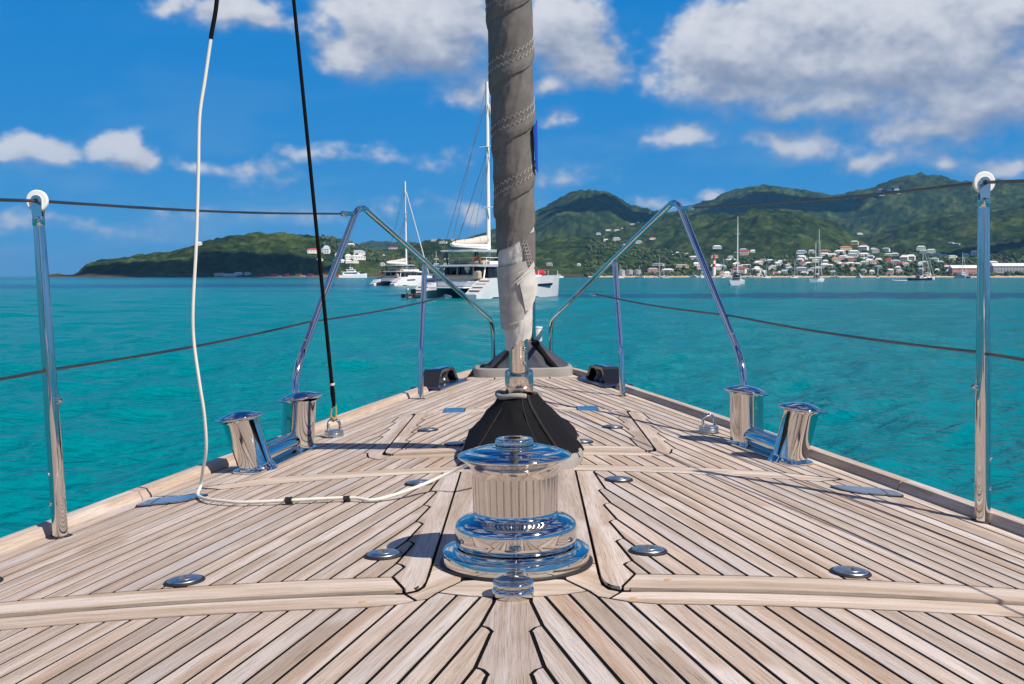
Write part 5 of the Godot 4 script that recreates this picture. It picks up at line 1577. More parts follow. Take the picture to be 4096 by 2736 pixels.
var spur := noise(801, 0.0042, 4)
var crown := noise(802, 0.05, 2, FastNoiseLite.TYPE_CELLULAR)
var kinds := noise(802, 0.05, 1, FastNoiseLite.TYPE_CELLULAR)
var grove := noise(803, 0.02, 4)
var tone := noise(804, 0.006, 4)

func set_crowns() -> void:
	crown.cellular_return_type = FastNoiseLite.RETURN_DISTANCE
	kinds.cellular_return_type = FastNoiseLite.RETURN_CELL_VALUE

func ridge_h(q: Array, az: float, r: float) -> float:
	var h := crest(q[2], az)
	var t: float
	if r < q[0]: t = sin(clampf((r - q[1]) / (q[0] - q[1]), 0.0, 1.0) * PI / 2)
	else: t = maxf(0.0, 1.0 - (r - q[0]) / (q[0] - q[1]) * 0.8)
	return h * t

# with spurs, groves and tree crowns
func ridge_full(q: Array, az: float, r: float) -> float:
	var x := sin(deg_to_rad(az)) * r
	var z := -cos(deg_to_rad(az)) * r
	var h := ridge_h(q, az, r)
	var wood := smoothstep(3.0, 14.0, h)
	var f: float = (r - q[1]) / (q[0] - q[1])
	h += spur.get_noise_2d(x, z) * minf(h * 0.20, 26.0) * (1.0 - smoothstep(0.80, 0.98, f))
	var big: float = clampf(q[0] / 2300.0, 1.0, 2.0)
	var cr := 1.0 - crown.get_noise_2d(x / big, z / big)
	return h + wood * ((cr - 0.9) * 7.0 * big + grove.get_noise_2d(x / big, z / big) * 5.0 * big)

func land_h(az: float, r: float) -> float:
	var h := 0.0
	for q in RIDGES:
		if az > q[2][0][0] and az < q[2][-1][0] and r > q[1] and r < q[0] * 1.2: h = maxf(h, ridge_full(q, az, r))
	return h

func hills() -> void:
	set_crowns()
	var m := StandardMaterial3D.new()
	m.vertex_color_use_as_albedo = true
	m.roughness = 0.9
	m.metallic_specular = 0.2
	var leaf := Gradient.new()
	leaf.set_color(0, Color(0.60, 0.62, 0.58)); leaf.set_color(1, Color(1, 1, 1))
	m.albedo_texture = noise_tex(31, 512, 0.05, 3, FastNoiseLite.TYPE_SIMPLEX_SMOOTH, leaf)
	m.uv1_scale = Vector3(0.012, 0.012, 1)
	for q in RIDGES:
		var pts: Array = q[2]
		var mb := MB.new()
		mb.colored = true
		var a0: float = pts[0][0]
		var a1: float = pts[-1][0]
		var near: bool = q[0] < 2700
		var da := 0.05 if near else 0.06
		var cols := int((a1 - a0) / da) + 1
		var rows := 100 if near else 80
		var depth: float = q[0] - q[1]
		for k in cols + 1:
			var az := a0 + (a1 - a0) * k / cols
			for i in rows + 1:
				var f := float(i) / rows
				var r: float = q[1] + depth * f * 1.12
				var x := sin(deg_to_rad(az)) * r
				var z := -cos(deg_to_rad(az)) * r
				var h := ridge_full(q, az, r)
				var t1 := tone.get_noise_2d(x, z)
				var t2 := grove.get_noise_2d(x * 1.7 + 500.0, z * 1.7)
				var c := Color(0.024, 0.050, 0.015).lerp(Color(0.072, 0.105, 0.028), clampf(0.5 + t1 * 1.6 + t2 * 1.3, 0.0, 1.0))
				c = c.lerp(Color(0.088, 0.118, 0.034), smoothstep(0.12, 0.5, t1 * 0.7 + t2 * 0.6))
				# each crown has the green of its kind
				var own := kinds.get_noise_2d(x, z)
				c = c * (1.0 + 0.38 * own)
				c = c.lerp(Color(0.13, 0.10, 0.055), smoothstep(0.55, 0.8, t2 - t1 * 0.5) * 0.6)
				# bare rock and earth along the waterline
				if h < 9.0: c = c.lerp(Color(0.17, 0.12, 0.085), (1.0 - smoothstep(3.0, 9.0, h)) * (0.55 + 0.45 * t2))
				mb.vert(Vector3(x, SEA_Y + h - (1.5 if i == 0 else 0.0), z), Vector3.UP, Vector2(x, z), c)
		var n := rows + 1
		for k in cols + 1:
			for i in n:
				var a := mb.v[mini(k + 1, cols) * n + i] - mb.v[maxi(k - 1, 0) * n + i]
				var b := mb.v[k * n + mini(i + 1, rows)] - mb.v[k * n + maxi(i - 1, 0)]
				var nn := a.cross(b).normalized()
				mb.n[k * n + i] = nn if nn.y > 0 else -nn
		for k in cols:
			for i in rows:
				var b := k * n + i
				mb.quad(b, b + 1, b + n + 1, b + n)
		struct("headland" if q == RIDGES[0] else "hill", mb.mesh(), m)

# clouds that stand high behind the viewer and shade parts of the hills
func shading_clouds() -> void:
	var m := plain(Color(0.8, 0.8, 0.82), 1.0, 0.0, 0.0)
	var towards := Vector3(0.74, 1.0, 0.62)
	for q in [[-18.0, 1950.0, 4.0, 170.0, 42.0, 1100.0], [-14.2, 1962.0, 5.0, 120.0, 34.0, 1140.0], [4.4, 4150.0, 150.0, 280.0, 150.0, 1500.0], [22.0, 4300.0, 170.0, 330.0, 120.0, 1500.0], [12.5, 5100.0, 270.0, 420.0, 150.0, 1900.0], [24.0, 2700.0, 40.0, 230.0, 90.0, 1300.0]]:
		var at: Vector3 = polar(q[0], q[1], q[2]) + towards * q[5]
		var mb := MB.new()
		var nz := noise(int(q[0] * 10) + 900, 0.9, 4)
		for i in 25:
			for k in 49:
				var a := TAU * (k % 48) / 48.0
				var b := PI * i / 24.0 - PI / 2
				var d := Vector3(cos(b) * cos(a), sin(b), cos(b) * sin(a))
				var s := 1.0 + 0.45 * nz.get_noise_3dv(d * 1.6) + 0.2 * nz.get_noise_3dv(d * 4.0)
				mb.vert(d * s * Vector3(q[3], 45.0, q[4] * 1.3), d)
		for i in 24:
			for k in 48:
				var b := i * 49 + k
				mb.quad(b, b + 1, b + 50, b + 49)
		struct("cloud", mb.mesh(), m, Transform3D(Basis(), at))

# ---------------------------------------------------------------- houses
var unit_box: ArrayMesh
var unit_hip: ArrayMesh
var unit_gable: ArrayMesh

func house_shapes() -> void:
	unit_box = box_mesh(Vector3.ONE, 0.0, Vector3(0, 0.5, 0))
	for kind in 2:
		var mb := MB.new()
		var c := [Vector3(-0.52, 0, 0.53), Vector3(0.52, 0, 0.53), Vector3(0.52, 0, -0.53), Vector3(-0.52, 0, -0.53)]
		var rx := 0.28 if kind == 0 else 0.52
		var a := Vector3(-rx, 1, 0)
		var b := Vector3(rx, 1, 0)
		mb.flat([c[0], c[1], b, a], [], Color.WHITE, Vector3(0, 1, 1))
		mb.flat([c[2], c[3], a, b], [], Color.WHITE, Vector3(0, 1, -1))
		mb.flat([c[1], c[2], b], [], Color.WHITE, Vector3(1, 0.5, 0))
		mb.flat([c[3], c[0], a], [], Color.WHITE, Vector3(-1, 0.5, 0))
		mb.flat([c[0], c[1], c[2], c[3]], [], Color.WHITE, Vector3.DOWN)
		if kind == 0: unit_hip = mb.mesh()
		else: unit_gable = mb.mesh()

const ORDER := ["first", "second", "third", "fourth", "fifth", "sixth", "seventh", "eighth", "ninth", "tenth", "eleventh", "twelfth", "thirteenth", "fourteenth", "fifteenth", "sixteenth", "seventeenth", "eighteenth", "nineteenth", "twentieth"]

func ordinal(n: int) -> String:
	if n <= 20: return ORDER[n - 1]
	return "%d%s" % [n, "st" if n % 10 == 1 else "nd" if n % 10 == 2 else "rd" if n % 10 == 3 else "th"]

func houses() -> void:
	house_shapes()
	var wall_name := ["white", "cream", "yellow", "grey", "pink"]
	var roof_name := ["white", "red", "pale green", "pale blue", "orange", "grey"]
	var walls := [plain(Color(0.72, 0.71, 0.68), 0.8), plain(Color(0.60, 0.53, 0.40), 0.8), plain(Color(0.58, 0.43, 0.20), 0.8), plain(Color(0.40, 0.40, 0.40), 0.8), plain(Color(0.48, 0.25, 0.22), 0.8)]
	var roofs := [plain(Color(0.78, 0.78, 0.77), 0.6), plain(Color(0.40, 0.06, 0.045), 0.7), plain(Color(0.42, 0.58, 0.47), 0.7), plain(Color(0.38, 0.50, 0.66), 0.6), plain(Color(0.50, 0.20, 0.11), 0.8), plain(Color(0.36, 0.36, 0.36), 0.7)]
	var list := HOUSES.duplicate()
	# small houses that fill the town between those
	var tr := RandomNumberGenerator.new()
	tr.seed = 404
	for k in 84:
		var az := tr.randf_range(12.5, 21.8) if k < 56 else tr.randf_range(8.6, 13.6)
		var r := 2085.0 + (330.0 * (1.0 - absf(az - 16.6) / 5.5) + 40.0) * tr.randf() if k < 56 else 2085.0 + 190.0 * tr.randf()
		list.append([az, r, tr.randf_range(7.5, 13.0), tr.randf_range(5.0, 8.0), [0, 0, 0, 1, 3][tr.randi() % 5], [0, 0, 0, 1, 2, 3, 4, 5][tr.randi() % 8], 0])
	list.sort_custom(func(a, b): return a[0] < b[0])
	var seen := {}
	var total := {}
	var zone := func(h: Array) -> String:
		if h[0] < -4.9 and h[0] < 0.0: return "on the left headland"
		if h[0] < 1.0: return "behind the catamarans"
		if h[1] > 3400: return "high on the far ridge"
		if h[0] < 8.2 and h[1] > 2500: return "on the slope inside the right pulpit"
		if h[0] < 14.3: return "in mid town"
		return "in the right half of town"
	for h in list:
		var key: String = "%s house with %s roof %s" % [wall_name[h[4]], roof_name[h[5]], zone.call(h)]
		total[key] = total.get(key, 0) + 1
	var hr := RandomNumberGenerator.new()
	hr.seed = 5
	for h in list:
		var key: String = "%s house with %s roof %s" % [wall_name[h[4]], roof_name[h[5]], zone.call(h)]
		seen[key] = seen.get(key, 0) + 1
		var label := key
		if total[key] > 1: label = "%s, %s from the left" % [key, ordinal(seen[key])]
		var ground := 0.0
		for dx in [-0.12, 0.0, 0.12]: ground = maxf(ground, land_h(h[0] + dx, h[1] - 4.0))
		var o := thing("house", label, "house", Transform3D(Basis(Vector3.UP, -deg_to_rad(h[0]) + hr.randf_range(-0.35, 0.35)), polar(h[0], h[1], ground - 0.5)), "houses of the town and hills")
		var w: float = h[2] * 1.1 if h[6] == 1 else minf(h[2], 17.0 + 0.2 * h[2])
		var flat: bool = h[6] == 1
		var tall: float = maxf(h[3] * 1.1, 4.5)
		var wall_h: float = tall * 0.70 + 0.5
		var dp: float = clampf(w * 0.7, 6.0, 22.0)
		var off := Basis.from_scale(Vector3(w, wall_h, dp))
		part(o, "wall", unit_box, walls[h[4]], Transform3D(off, Vector3.ZERO))
		part(o, "roof", unit_gable if flat else unit_hip, roofs[h[5]], Transform3D(Basis.from_scale(Vector3(w, tall * 0.30, dp)), Vector3(0, wall_h + 0.01, 0)))
		var nw := clampi(int(w / 3.6), 2, 12 if flat else 5)
		var floors := 2 if wall_h > 7.5 else 1
		for fl in floors:
			for k in nw:
				var x := lerpf(-0.5, 0.5, (k + 0.5) / nw) * w
				part(o, "window", unit_box, M.window, Transform3D(Basis.from_scale(Vector3(w / nw * 0.30, (wall_h - 1.0) / floors * 0.34, 0.3)), Vector3(x, 1.0 + (wall_h - 1.0) * (fl + 0.42) / floors, dp * 0.5)))

func shore_things() -> void:
	var white := plain(Color(0.74, 0.74, 0.72), 0.6)
	# two storage tanks below the left headland
	for k in 2:
		var az: float = [-15.53, -14.93][k]
		var t := thing("storage_tank", ["white storage tank at the foot of the headland, the left one of two", "white storage tank at the foot of the headland, the right one of two"][k], "tank", Transform3D(Basis(), polar(az, 1985.0, 8.0)), "storage tanks")
		part(t, "shell", lathe_mesh([Vector2(8.6, -6), Vector2(8.6, 13.0), Vector2(8.9, 13.2), Vector2(8.9, 13.8), Vector2(8.5, 13.9)], 32), white)
		part(t, "roof", lathe_mesh([Vector2(8.5, 13.9), Vector2(4.0, 15.0), Vector2(0, 15.4)], 32), white)
	for k in 3:
		var t := thing("storage_tank", "grey storage tank on the beach left of the right pulpit, %s of three" % ["left", "middle", "right"][k], "tank", Transform3D(Basis(), polar(4.93 + k * 0.40, 2090.0, 4.0)), "grey beach tanks")
		part(t, "shell", lathe_mesh([Vector2(6.6, -4), Vector2(6.6, 9.0), Vector2(6.8, 9.3)], 24), plain(Color(0.45, 0.45, 0.45), 0.6))
		part(t, "roof", lathe_mesh([Vector2(6.8, 9.3), Vector2(0, 10.6)], 24), plain(Color(0.5, 0.5, 0.5), 0.6))
	# striped harbour light
	var l := thing("harbour_light", "red and white banded harbour light above the town's red roofs", "lighthouse", Transform3D(Basis(), polar(9.62, 2090.0, 4.0)))
	for k in 4:
		part(l, "band", lathe_mesh([Vector2(3.4 - k * 0.25, 9.0 + k * 6.0), Vector2(3.15 - k * 0.25, 15.0 + k * 6.0)], 20), [white, M.red, white, M.red][k])
	part(l, "footing", lathe_mesh([Vector2(3.6, -4.0), Vector2(3.5, 9.0)], 20), white)
	part(l, "lantern", lathe_mesh([Vector2(2.0, 33.0), Vector2(2.0, 37.0), Vector2(1.2, 39.0), Vector2(0, 39.4)], 16), M.red)
	var rm := thing("radio_mast", "thin radio mast on the highest peak at the right", "mast", Transform3D(Basis(), polar(19.66, 5790.0, 292.0)))
	var mm := MB.new()
	for k in 3:
		var a := TAU * k / 3.0
		tube(mm, PackedVector3Array([Vector3(cos(a) * 2.5, 0, sin(a) * 2.5), Vector3(cos(a) * 1.2, 42, sin(a) * 1.2)]), 0.6, 6)
	for k in 9: tube(mm, PackedVector3Array([Vector3(cos(k * 2.1) * 2.2, k * 4.5, sin(k * 2.1) * 2.2), Vector3(cos(k * 2.1 + 2.1) * 2.0, k * 4.5 + 4.5, sin(k * 2.1 + 2.1) * 2.0)]), 0.4, 5)
	part(rm, "lattice", mm.mesh(), plain(Color(0.25, 0.10, 0.10), 0.7))
	# containers stacked on the quay under the headland
	var cr := RandomNumberGenerator.new()
	cr.seed = 12
	var cc := [plain(Color(0.30, 0.04, 0.03), 0.6), plain(Color(0.03, 0.07, 0.22), 0.6), plain(Color(0.30, 0.28, 0.26), 0.6), plain(Color(0.25, 0.09, 0.03), 0.6), plain(Color(0.05, 0.14, 0.12), 0.6), plain(Color(0.12, 0.12, 0.13), 0.6)]
	var ccn := ["dark red", "navy blue", "pale grey", "rust brown", "green", "black"]
	for k in 26:
		var ci := k * 5 % 6
		var az := -13.6 + k * 0.205 + cr.randf() * 0.06
		var c := thing("container", "%s shipping container on the quay under the left headland, %s along the row" % [ccn[ci], ordinal(k + 1)], "container", Transform3D(Basis(Vector3.UP, cr.randf_range(-0.2, 0.2)), polar(az, 1890.0 + cr.randf() * 12.0, 1.2)), "containers on the quay")
		part(c, "shell", unit_box, cc[ci], Transform3D(Basis.from_scale(Vector3(9.0 + cr.randf() * 4.0, 2.6 + 2.6 * (k % 3 == 0 as int), 3.0)), Vector3.ZERO))
	# quay and beach
	var qb := MB.new()
	for i in 41:
		var az := lerpf(-15.9, -7.6, i / 40.0)
		for k in 3: qb.vert(polar(az, [1872.0, 1874.0, 1935.0][k], [-0.5, 1.3, 1.4][k]), Vector3(0, 1, 0.2).normalized())
	for i in 40:
		for k in 2: qb.quad(i * 3 + k, i * 3 + k + 1, i * 3 + k + 4, i * 3 + k + 3)
	struct("quay", qb.mesh(), plain(Color(0.13, 0.10, 0.085), 0.9))
	var bb := MB.new()
	var bn := noise(44, 0.4, 2)
	for i in 161:
		var az := lerpf(3.2, 27.5, i / 160.0)
		for k in 3: bb.vert(polar(az, [2046.0, 2062.0, 2085.0][k] + 6.0 * bn.get_noise_1d(az * 3.0), [-0.4, 1.6, 3.2][k]), Vector3(0, 1, 0.2).normalized())
	for i in 160:
		for k in 2: bb.quad(i * 3 + k, i * 3 + k + 1, i * 3 + k + 4, i * 3 + k + 3)
	struct("beach", bb.mesh(), plain(Color(0.46, 0.37, 0.26), 0.9))
	# leafy trees between the houses and along the shore
	var tm := MB.new()
	tm.colored = true
	var tn := noise(63, 0.8, 2)
	for i in 7:
		for k in 11:
			var a := TAU * (k % 10) / 10.0
			var b := PI * i / 6.0 - PI / 2
			var d := Vector3(cos(b) * cos(a), sin(b), cos(b) * sin(a))
			tm.vert(d * (1.0 + 0.5 * tn.get_noise_3dv(d * 3.0)) * Vector3(1, 0.8, 1) + Vector3(0, 0.7, 0), d)
	for i in 6:
		for k in 10: tm.quad(i * 11 + k, i * 11 + k + 1, i * 11 + k + 12, i * 11 + k + 11)
	var mm2 := MultiMesh.new()
	mm2.transform_format = MultiMesh.TRANSFORM_3D
	mm2.use_colors = true
	mm2.mesh = tm.mesh()
	var where := []
	var tr := RandomNumberGenerator.new()
	tr.seed = 91
	for k in 4200:
		var az := tr.randf_range(3.0, 27.0) if k % 5 else tr.randf_range(-10.5, -4.0)
		var r := (2075.0 + 420.0 * pow(tr.randf(), 1.6)) if az > 0 else (1990.0 + 200.0 * tr.randf())
		if az > 0 and r < 2110 and tr.randf() < 0.45: continue
		where.append([az, r, tr.randf_range(1.6, 4.0)])
	mm2.instance_count = where.size()
	for k in where.size():
		var q: Array = where[k]
		mm2.set_instance_transform(k, Transform3D(Basis(Vector3.UP, tr.randf() * TAU).scaled(Vector3(q[2], q[2] * tr.randf_range(0.8, 1.3), q[2])), polar(q[0], q[1], land_h(q[0], q[1]) - 0.5)))
		var g := tr.randf()
		mm2.set_instance_color(k, Color(0.022, 0.045, 0.014).lerp(Color(0.075, 0.105, 0.03), g * g))
	var mi := MultiMeshInstance3D.new()
	mi.name = "shore_trees"
	mi.multimesh = mm2
	var tmat := StandardMaterial3D.new()
	tmat.vertex_color_use_as_albedo = true
	tmat.roughness = 0.9
	mi.material_override = tmat
	tag(mi, "green trees scattered between the houses along the shore", "trees", "", "stuff")
	add_child(mi)

# ---------------------------------------------------------------- boats; bow towards -z, waterline at y = 0
func loft(mb: MB, st: Array, closed_top := true) -> void:
	# st: [z, half beam at sheer, sheer height, half beam at waterline, keel depth]
	var rows := []
	for s in st:
		rows.append([Vector3(0, -s[4], s[0]), Vector3(s[3] * 0.7, -s[4] * 0.6, s[0]), Vector3(s[3], 0, s[0]), Vector3(lerpf(s[3], s[1], 0.6), s[2] * 0.5, s[0]), Vector3(s[1], s[2], s[0])])
	for sg in [-1.0, 1.0]:
		var f := Vector3(sg, 1, 1)
		for i in rows.size() - 1:
			for k in 4:
				var a: Vector3 = rows[i][k] * f
				var b: Vector3 = rows[i][k + 1] * f
				var c: Vector3 = rows[i + 1][k + 1] * f
				var d: Vector3 = rows[i + 1][k] * f
				if a.distance_to(b) + c.distance_to(d) < 0.001: continue
				if a.distance_to(b) < 0.0005: mb.flat([b, c, d], [], Color.WHITE, Vector3(sg, -0.2, 0))
				else: mb.flat([a, b, c, d] if c.distance_to(d) > 0.0005 else [a, b, c], [], Color.WHITE, Vector3(sg, -0.2, 0))
	for i in rows.size() - 1:
		var a: Vector3 = rows[i][4]
		var b: Vector3 = rows[i + 1][4]
		if closed_top: mb.flat([a, b, b * Vector3(-1, 1, 1), a * Vector3(-1, 1, 1)] if b.x > 0.001 else [a, b, a * Vector3(-1, 1, 1)], [], Color.WHITE, Vector3.UP)
	for e in [0, rows.size() - 1]:
		var q := []
		for k in range(4, 0, -1): q.append(rows[e][k])
		for k in range(1, 5): q.append(rows[e][k] * Vector3(-1, 1, 1))
		if rows[e][4].x > 0.01: mb.flat(q, [], Color.WHITE, Vector3(0, 0, 1 if e == 0 and st[0][0] > st[-1][0] else -1))

# houses and roofs on boats: [z, half width at top, top height, half width at foot, foot height]
func cabin_loft(mb: MB, st: Array) -> void:
	for i in st.size() - 1:
		var a: Array = st[i]
		var b: Array = st[i + 1]
		for sg in [-1.0, 1.0]:
			mb.flat([Vector3(sg * a[3], a[4], a[0]), Vector3(sg * a[1], a[2], a[0]), Vector3(sg * b[1], b[2], b[0]), Vector3(sg * b[3], b[4], b[0])], [], Color.WHITE, Vector3(sg, 0.1, 0))
		mb.flat([Vector3(-a[1], a[2], a[0]), Vector3(a[1], a[2], a[0]), Vector3(b[1], b[2], b[0]), Vector3(-b[1], b[2], b[0])], [], Color.WHITE, Vector3(0, 1, 0))
		mb.flat([Vector3(-a[3], a[4], a[0]), Vector3(a[3], a[4], a[0]), Vector3(b[3], b[4], b[0]), Vector3(-b[3], b[4], b[0])], [], Color.WHITE, Vector3(0, -1, 0))
	for e in [0, st.size() - 1]:
		var a: Array = st[e]
		mb.flat([Vector3(-a[3], a[4], a[0]), Vector3(a[3], a[4], a[0]), Vector3(a[1], a[2], a[0]), Vector3(-a[1], a[2], a[0])], [], Color.WHITE, Vector3(0, 0, 1 if e == 0 else -1))

func rod(p: Vector3, q: Vector3, r: float, n := 6) -> ArrayMesh:
	return tube_mesh(PackedVector3Array([p, q]), r, n)

func boat_at(called: String, label: String, cat: String, az: float, r: float, turn: float, group := "") -> Node3D:
	return thing(called, label, cat, Transform3D(Basis(Vector3.UP, deg_to_rad(turn)), polar(az, r)), group)

func sloop(label: String, az: float, r: float, turn: float, mast: float, length := 12.0, hull: Material = null, mizzen := false, covered := false) -> void:
	var b := boat_at("sailing_boat", label, "sailing boat", az, r, turn, "sailing boats at anchor")
	var L := length
	var m := MB.new()
	loft(m, [[L * 0.5, L * 0.125, 1.25, L * 0.09, 0.1], [L * 0.3, L * 0.155, 1.2, L * 0.135, 0.4], [0.0, L * 0.17, 1.25, L * 0.155, 0.5], [-L * 0.25, L * 0.13, 1.4, L * 0.10, 0.4], [-L * 0.42, L * 0.06, 1.55, L * 0.03, 0.2], [-L * 0.5, 0.01, 1.65, 0.01, 0.05]])
	part(b, "hull", m.mesh(), hull if hull else M.gelcoat)
	var w := MB.new()
	loft(w, [[L * 0.495, L * 0.094, 0.16, L * 0.0935, 0.0], [L * 0.3, L * 0.1385, 0.16, L * 0.138, 0.0], [0.0, L * 0.1585, 0.16, L * 0.158, 0.0], [-L * 0.25, L * 0.1035, 0.16, L * 0.103, 0.0], [-L * 0.43, L * 0.033, 0.16, L * 0.032, 0.0]], false)
	part(b, "boot_stripe", w.mesh(), M.antifoul)
	var c := MB.new()
	cabin_loft(c, [[L * 0.12, L * 0.10, 1.85, L * 0.11, 1.15], [-L * 0.05, L * 0.095, 1.9, L * 0.105, 1.15], [-L * 0.22, L * 0.05, 1.6, L * 0.06, 1.25]])
	part(b, "cabin", c.mesh(), M.gelcoat)
	for sg in [-1.0, 1.0]: part(b, "cabin_window", box_mesh(Vector3(0.05, 0.28, L * 0.14), 0.0, Vector3(sg * L * 0.103, 1.62, L * 0.02)), M.window)
	part(b, "sprayhood", lathe_mesh([Vector2(1.25, 0.0), Vector2(1.1, 0.6), Vector2(0.6, 0.95), Vector2(0, 1.05)], 14, mv(0, 1.7, L * 0.14)), M.hull_navy)
	part(b, "bimini", box_mesh(Vector3(L * 0.2, 0.12, L * 0.16), 0.05, Vector3(0, 3.0, L * 0.33)), M.hull_navy)
	for sg in [-1.0, 1.0]:
		for e in [0.26, 0.40]: part(b, "bimini_post", rod(Vector3(sg * L * 0.09, 1.2, L * e), Vector3(sg * L * 0.09, 3.0, L * e), 0.03), M.alu)
	var mr := 0.11 + r * 0.00006
	part(b, "mast", tube_mesh(PackedVector3Array([Vector3(0, 1.3, -L * 0.08), Vector3(0, mast, -L * 0.06)]), PackedFloat32Array([mr, mr * 0.7]), 8), M.alu)
	part(b, "boom", rod(Vector3(0, 2.9, -L * 0.07), Vector3(0, 3.0, L * 0.27), 0.09), M.alu)
	part(b, "stowed_sail", tube_mesh(PackedVector3Array([Vector3(0, 3.15, -L * 0.065), Vector3(0, 3.2, L * 0.1), Vector3(0, 3.15, L * 0.26)]), PackedFloat32Array([0.26, 0.22, 0.1]), 8), M.sail_cover if not covered else M.hull_navy)
	for s in [0.48, 0.75]:
		part(b, "spreader", rod(Vector3(-L * 0.09 * (1.3 - s), mast * s, -L * 0.07), Vector3(L * 0.09 * (1.3 - s), mast * s, -L * 0.07), 0.05), M.alu)
	var wr := 0.012 + r * 0.00004
	for q in [[Vector3(0, 1.6, -L * 0.49), 0.97], [Vector3(0, 1.3, L * 0.48), 1.0], [Vector3(L * 0.16, 1.2, -L * 0.05), 0.95], [Vector3(-L * 0.16, 1.2, -L * 0.05), 0.95]]:
		part(b, "stay", rod(q[0], Vector3(0, mast * q[1], -L * 0.06), wr, 4), M.wire_far)
	part(b, "furled_jib", rod(Vector3(0, 1.9, -L * 0.475), Vector3(0, mast * 0.9, -L * 0.10), 0.10 + r * 0.00003, 6), M.sailcloth_far)
	if mizzen:
		part(b, "mizzen_mast", rod(Vector3(0, 1.3, L * 0.30), Vector3(0, mast * 0.74, L * 0.31), mr * 0.8, 8), M.alu)
		part(b, "mizzen_boom", rod(Vector3(0, 2.8, L * 0.30), Vector3(0, 2.9, L * 0.5), 0.07), M.alu)
	part(b, "pushpit", tube_mesh(filleted([Vector3(-L * 0.12, 1.25, L * 0.42), Vector3(-L * 0.12, 1.95, L * 0.46), Vector3(L * 0.12, 1.95, L * 0.46), Vector3(L * 0.12, 1.25, L * 0.42)], 0.3, 4), 0.03, 6), M.alu)

func motor_boat(label: String, az: float, r: float, turn: float, length: float, big := false) -> void:
	var b := boat_at("motor_yacht" if big else "motor_boat", label, "motor boat", az, r, turn, "" if big else "small motor boats")
	var L := length
	var k := L / 14.0
	var m := MB.new()
	loft(m, [[L * 0.5, L * 0.125, 1.3 * k, L * 0.12, 0.3], [L * 0.2, L * 0.14, 1.45 * k, L * 0.13, 0.4], [-L * 0.2, L * 0.13, 1.8 * k, L * 0.10, 0.4], [-L * 0.4, L * 0.07, 2.1 * k, L * 0.035, 0.3], [-L * 0.5, 0.01, 2.3 * k, 0.01, 0.05]])
	part(b, "hull", m.mesh(), M.gelcoat)
	var decks := [[0.36, -0.26, 0.115, 1.4, 1.45], [0.22, -0.12, 0.10, 2.85, 1.2], [0.12, -0.02, 0.075, 4.05, 0.9]]
	for i in (3 if big else 2):
		var d: Array = decks[i]
		var h := MB.new()
		cabin_loft(h, [[L * d[0], L * d[2], (d[3] + d[4]) * k, L * d[2], d[3] * k], [L * (d[0] + d[1]) * 0.5, L * d[2], (d[3] + d[4]) * k, L * d[2], d[3] * k], [L * (d[1] + 0.05), L * d[2] * 0.9, (d[3] + d[4]) * k, L * d[2], d[3] * k], [L * d[1], L * d[2] * 0.5, (d[3] + d[4] * 0.2) * k, L * d[2] * 0.7, d[3] * k]])
		part(b, "deckhouse", h.mesh(), M.gelcoat)
		for sg in [-1.0, 1.0]:
			part(b, "window", box_mesh(Vector3(0.08, d[4] * 0.38 * k, L * (d[0] - d[1]) * 0.72), 0.0, Vector3(sg * L * (d[2] + 0.001), (d[3] + d[4] * 0.58) * k, L * (d[0] + d[1] + 0.06) * 0.5)), M.window)
		part(b, "overhang", box_mesh(Vector3(L * d[2] * 2.15, 0.14 * k, L * (d[0] - d[1]) * 1.12), 0.05 * k, Vector3(0, (d[3] + d[4]) * k + 0.07 * k, L * (d[0] + d[1]) * 0.5 + L * 0.02)), M.gelcoat)
	part(b, "radar_arch", tube_mesh(filleted([Vector3(-L * 0.06, 4.0 * k, L * 0.06), Vector3(-L * 0.045, 5.4 * k, L * 0.08), Vector3(L * 0.045, 5.4 * k, L * 0.08), Vector3(L * 0.06, 4.0 * k, L * 0.06)], 0.4 * k, 4), 0.12 * k, 8), M.gelcoat)
	part(b, "aerial", rod(Vector3(0, 5.4 * k, L * 0.08), Vector3(0, 7.4 * k, L * 0.1), 0.05 + r * 0.00004, 6), M.alu)
	part(b, "swim_platform", box_mesh(Vector3(L * 0.2, 0.15 * k, L * 0.06), 0.04, Vector3(0, 0.4 * k, L * 0.525)), M.teak_far)

func dinghy(label: String, az: float, r: float, turn: float, length := 4.5) -> void:
	var b := boat_at("dinghy", label, "dinghy", az, r, turn, "dinghies on the bay")
	var L := length
	part(b, "tube", tube_mesh(filleted([Vector3(-L * 0.2, 0.25, L * 0.5), Vector3(-L * 0.2, 0.28, -L * 0.2), Vector3(0, 0.45, -L * 0.62), Vector3(L * 0.2, 0.28, -L * 0.2), Vector3(L * 0.2, 0.25, L * 0.5)], L * 0.3, 6), 0.24, 10), M.gelcoat)
	part(b, "floor", box_mesh(Vector3(L * 0.34, 0.1, L * 0.8), 0.0, Vector3(0, 0.15, 0.1)), M.gelcoat_grey)
	part(b, "outboard", box_mesh(Vector3(0.35, 0.8, 0.45), 0.1, Vector3(0, 0.6, L * 0.5)), M.near_black)

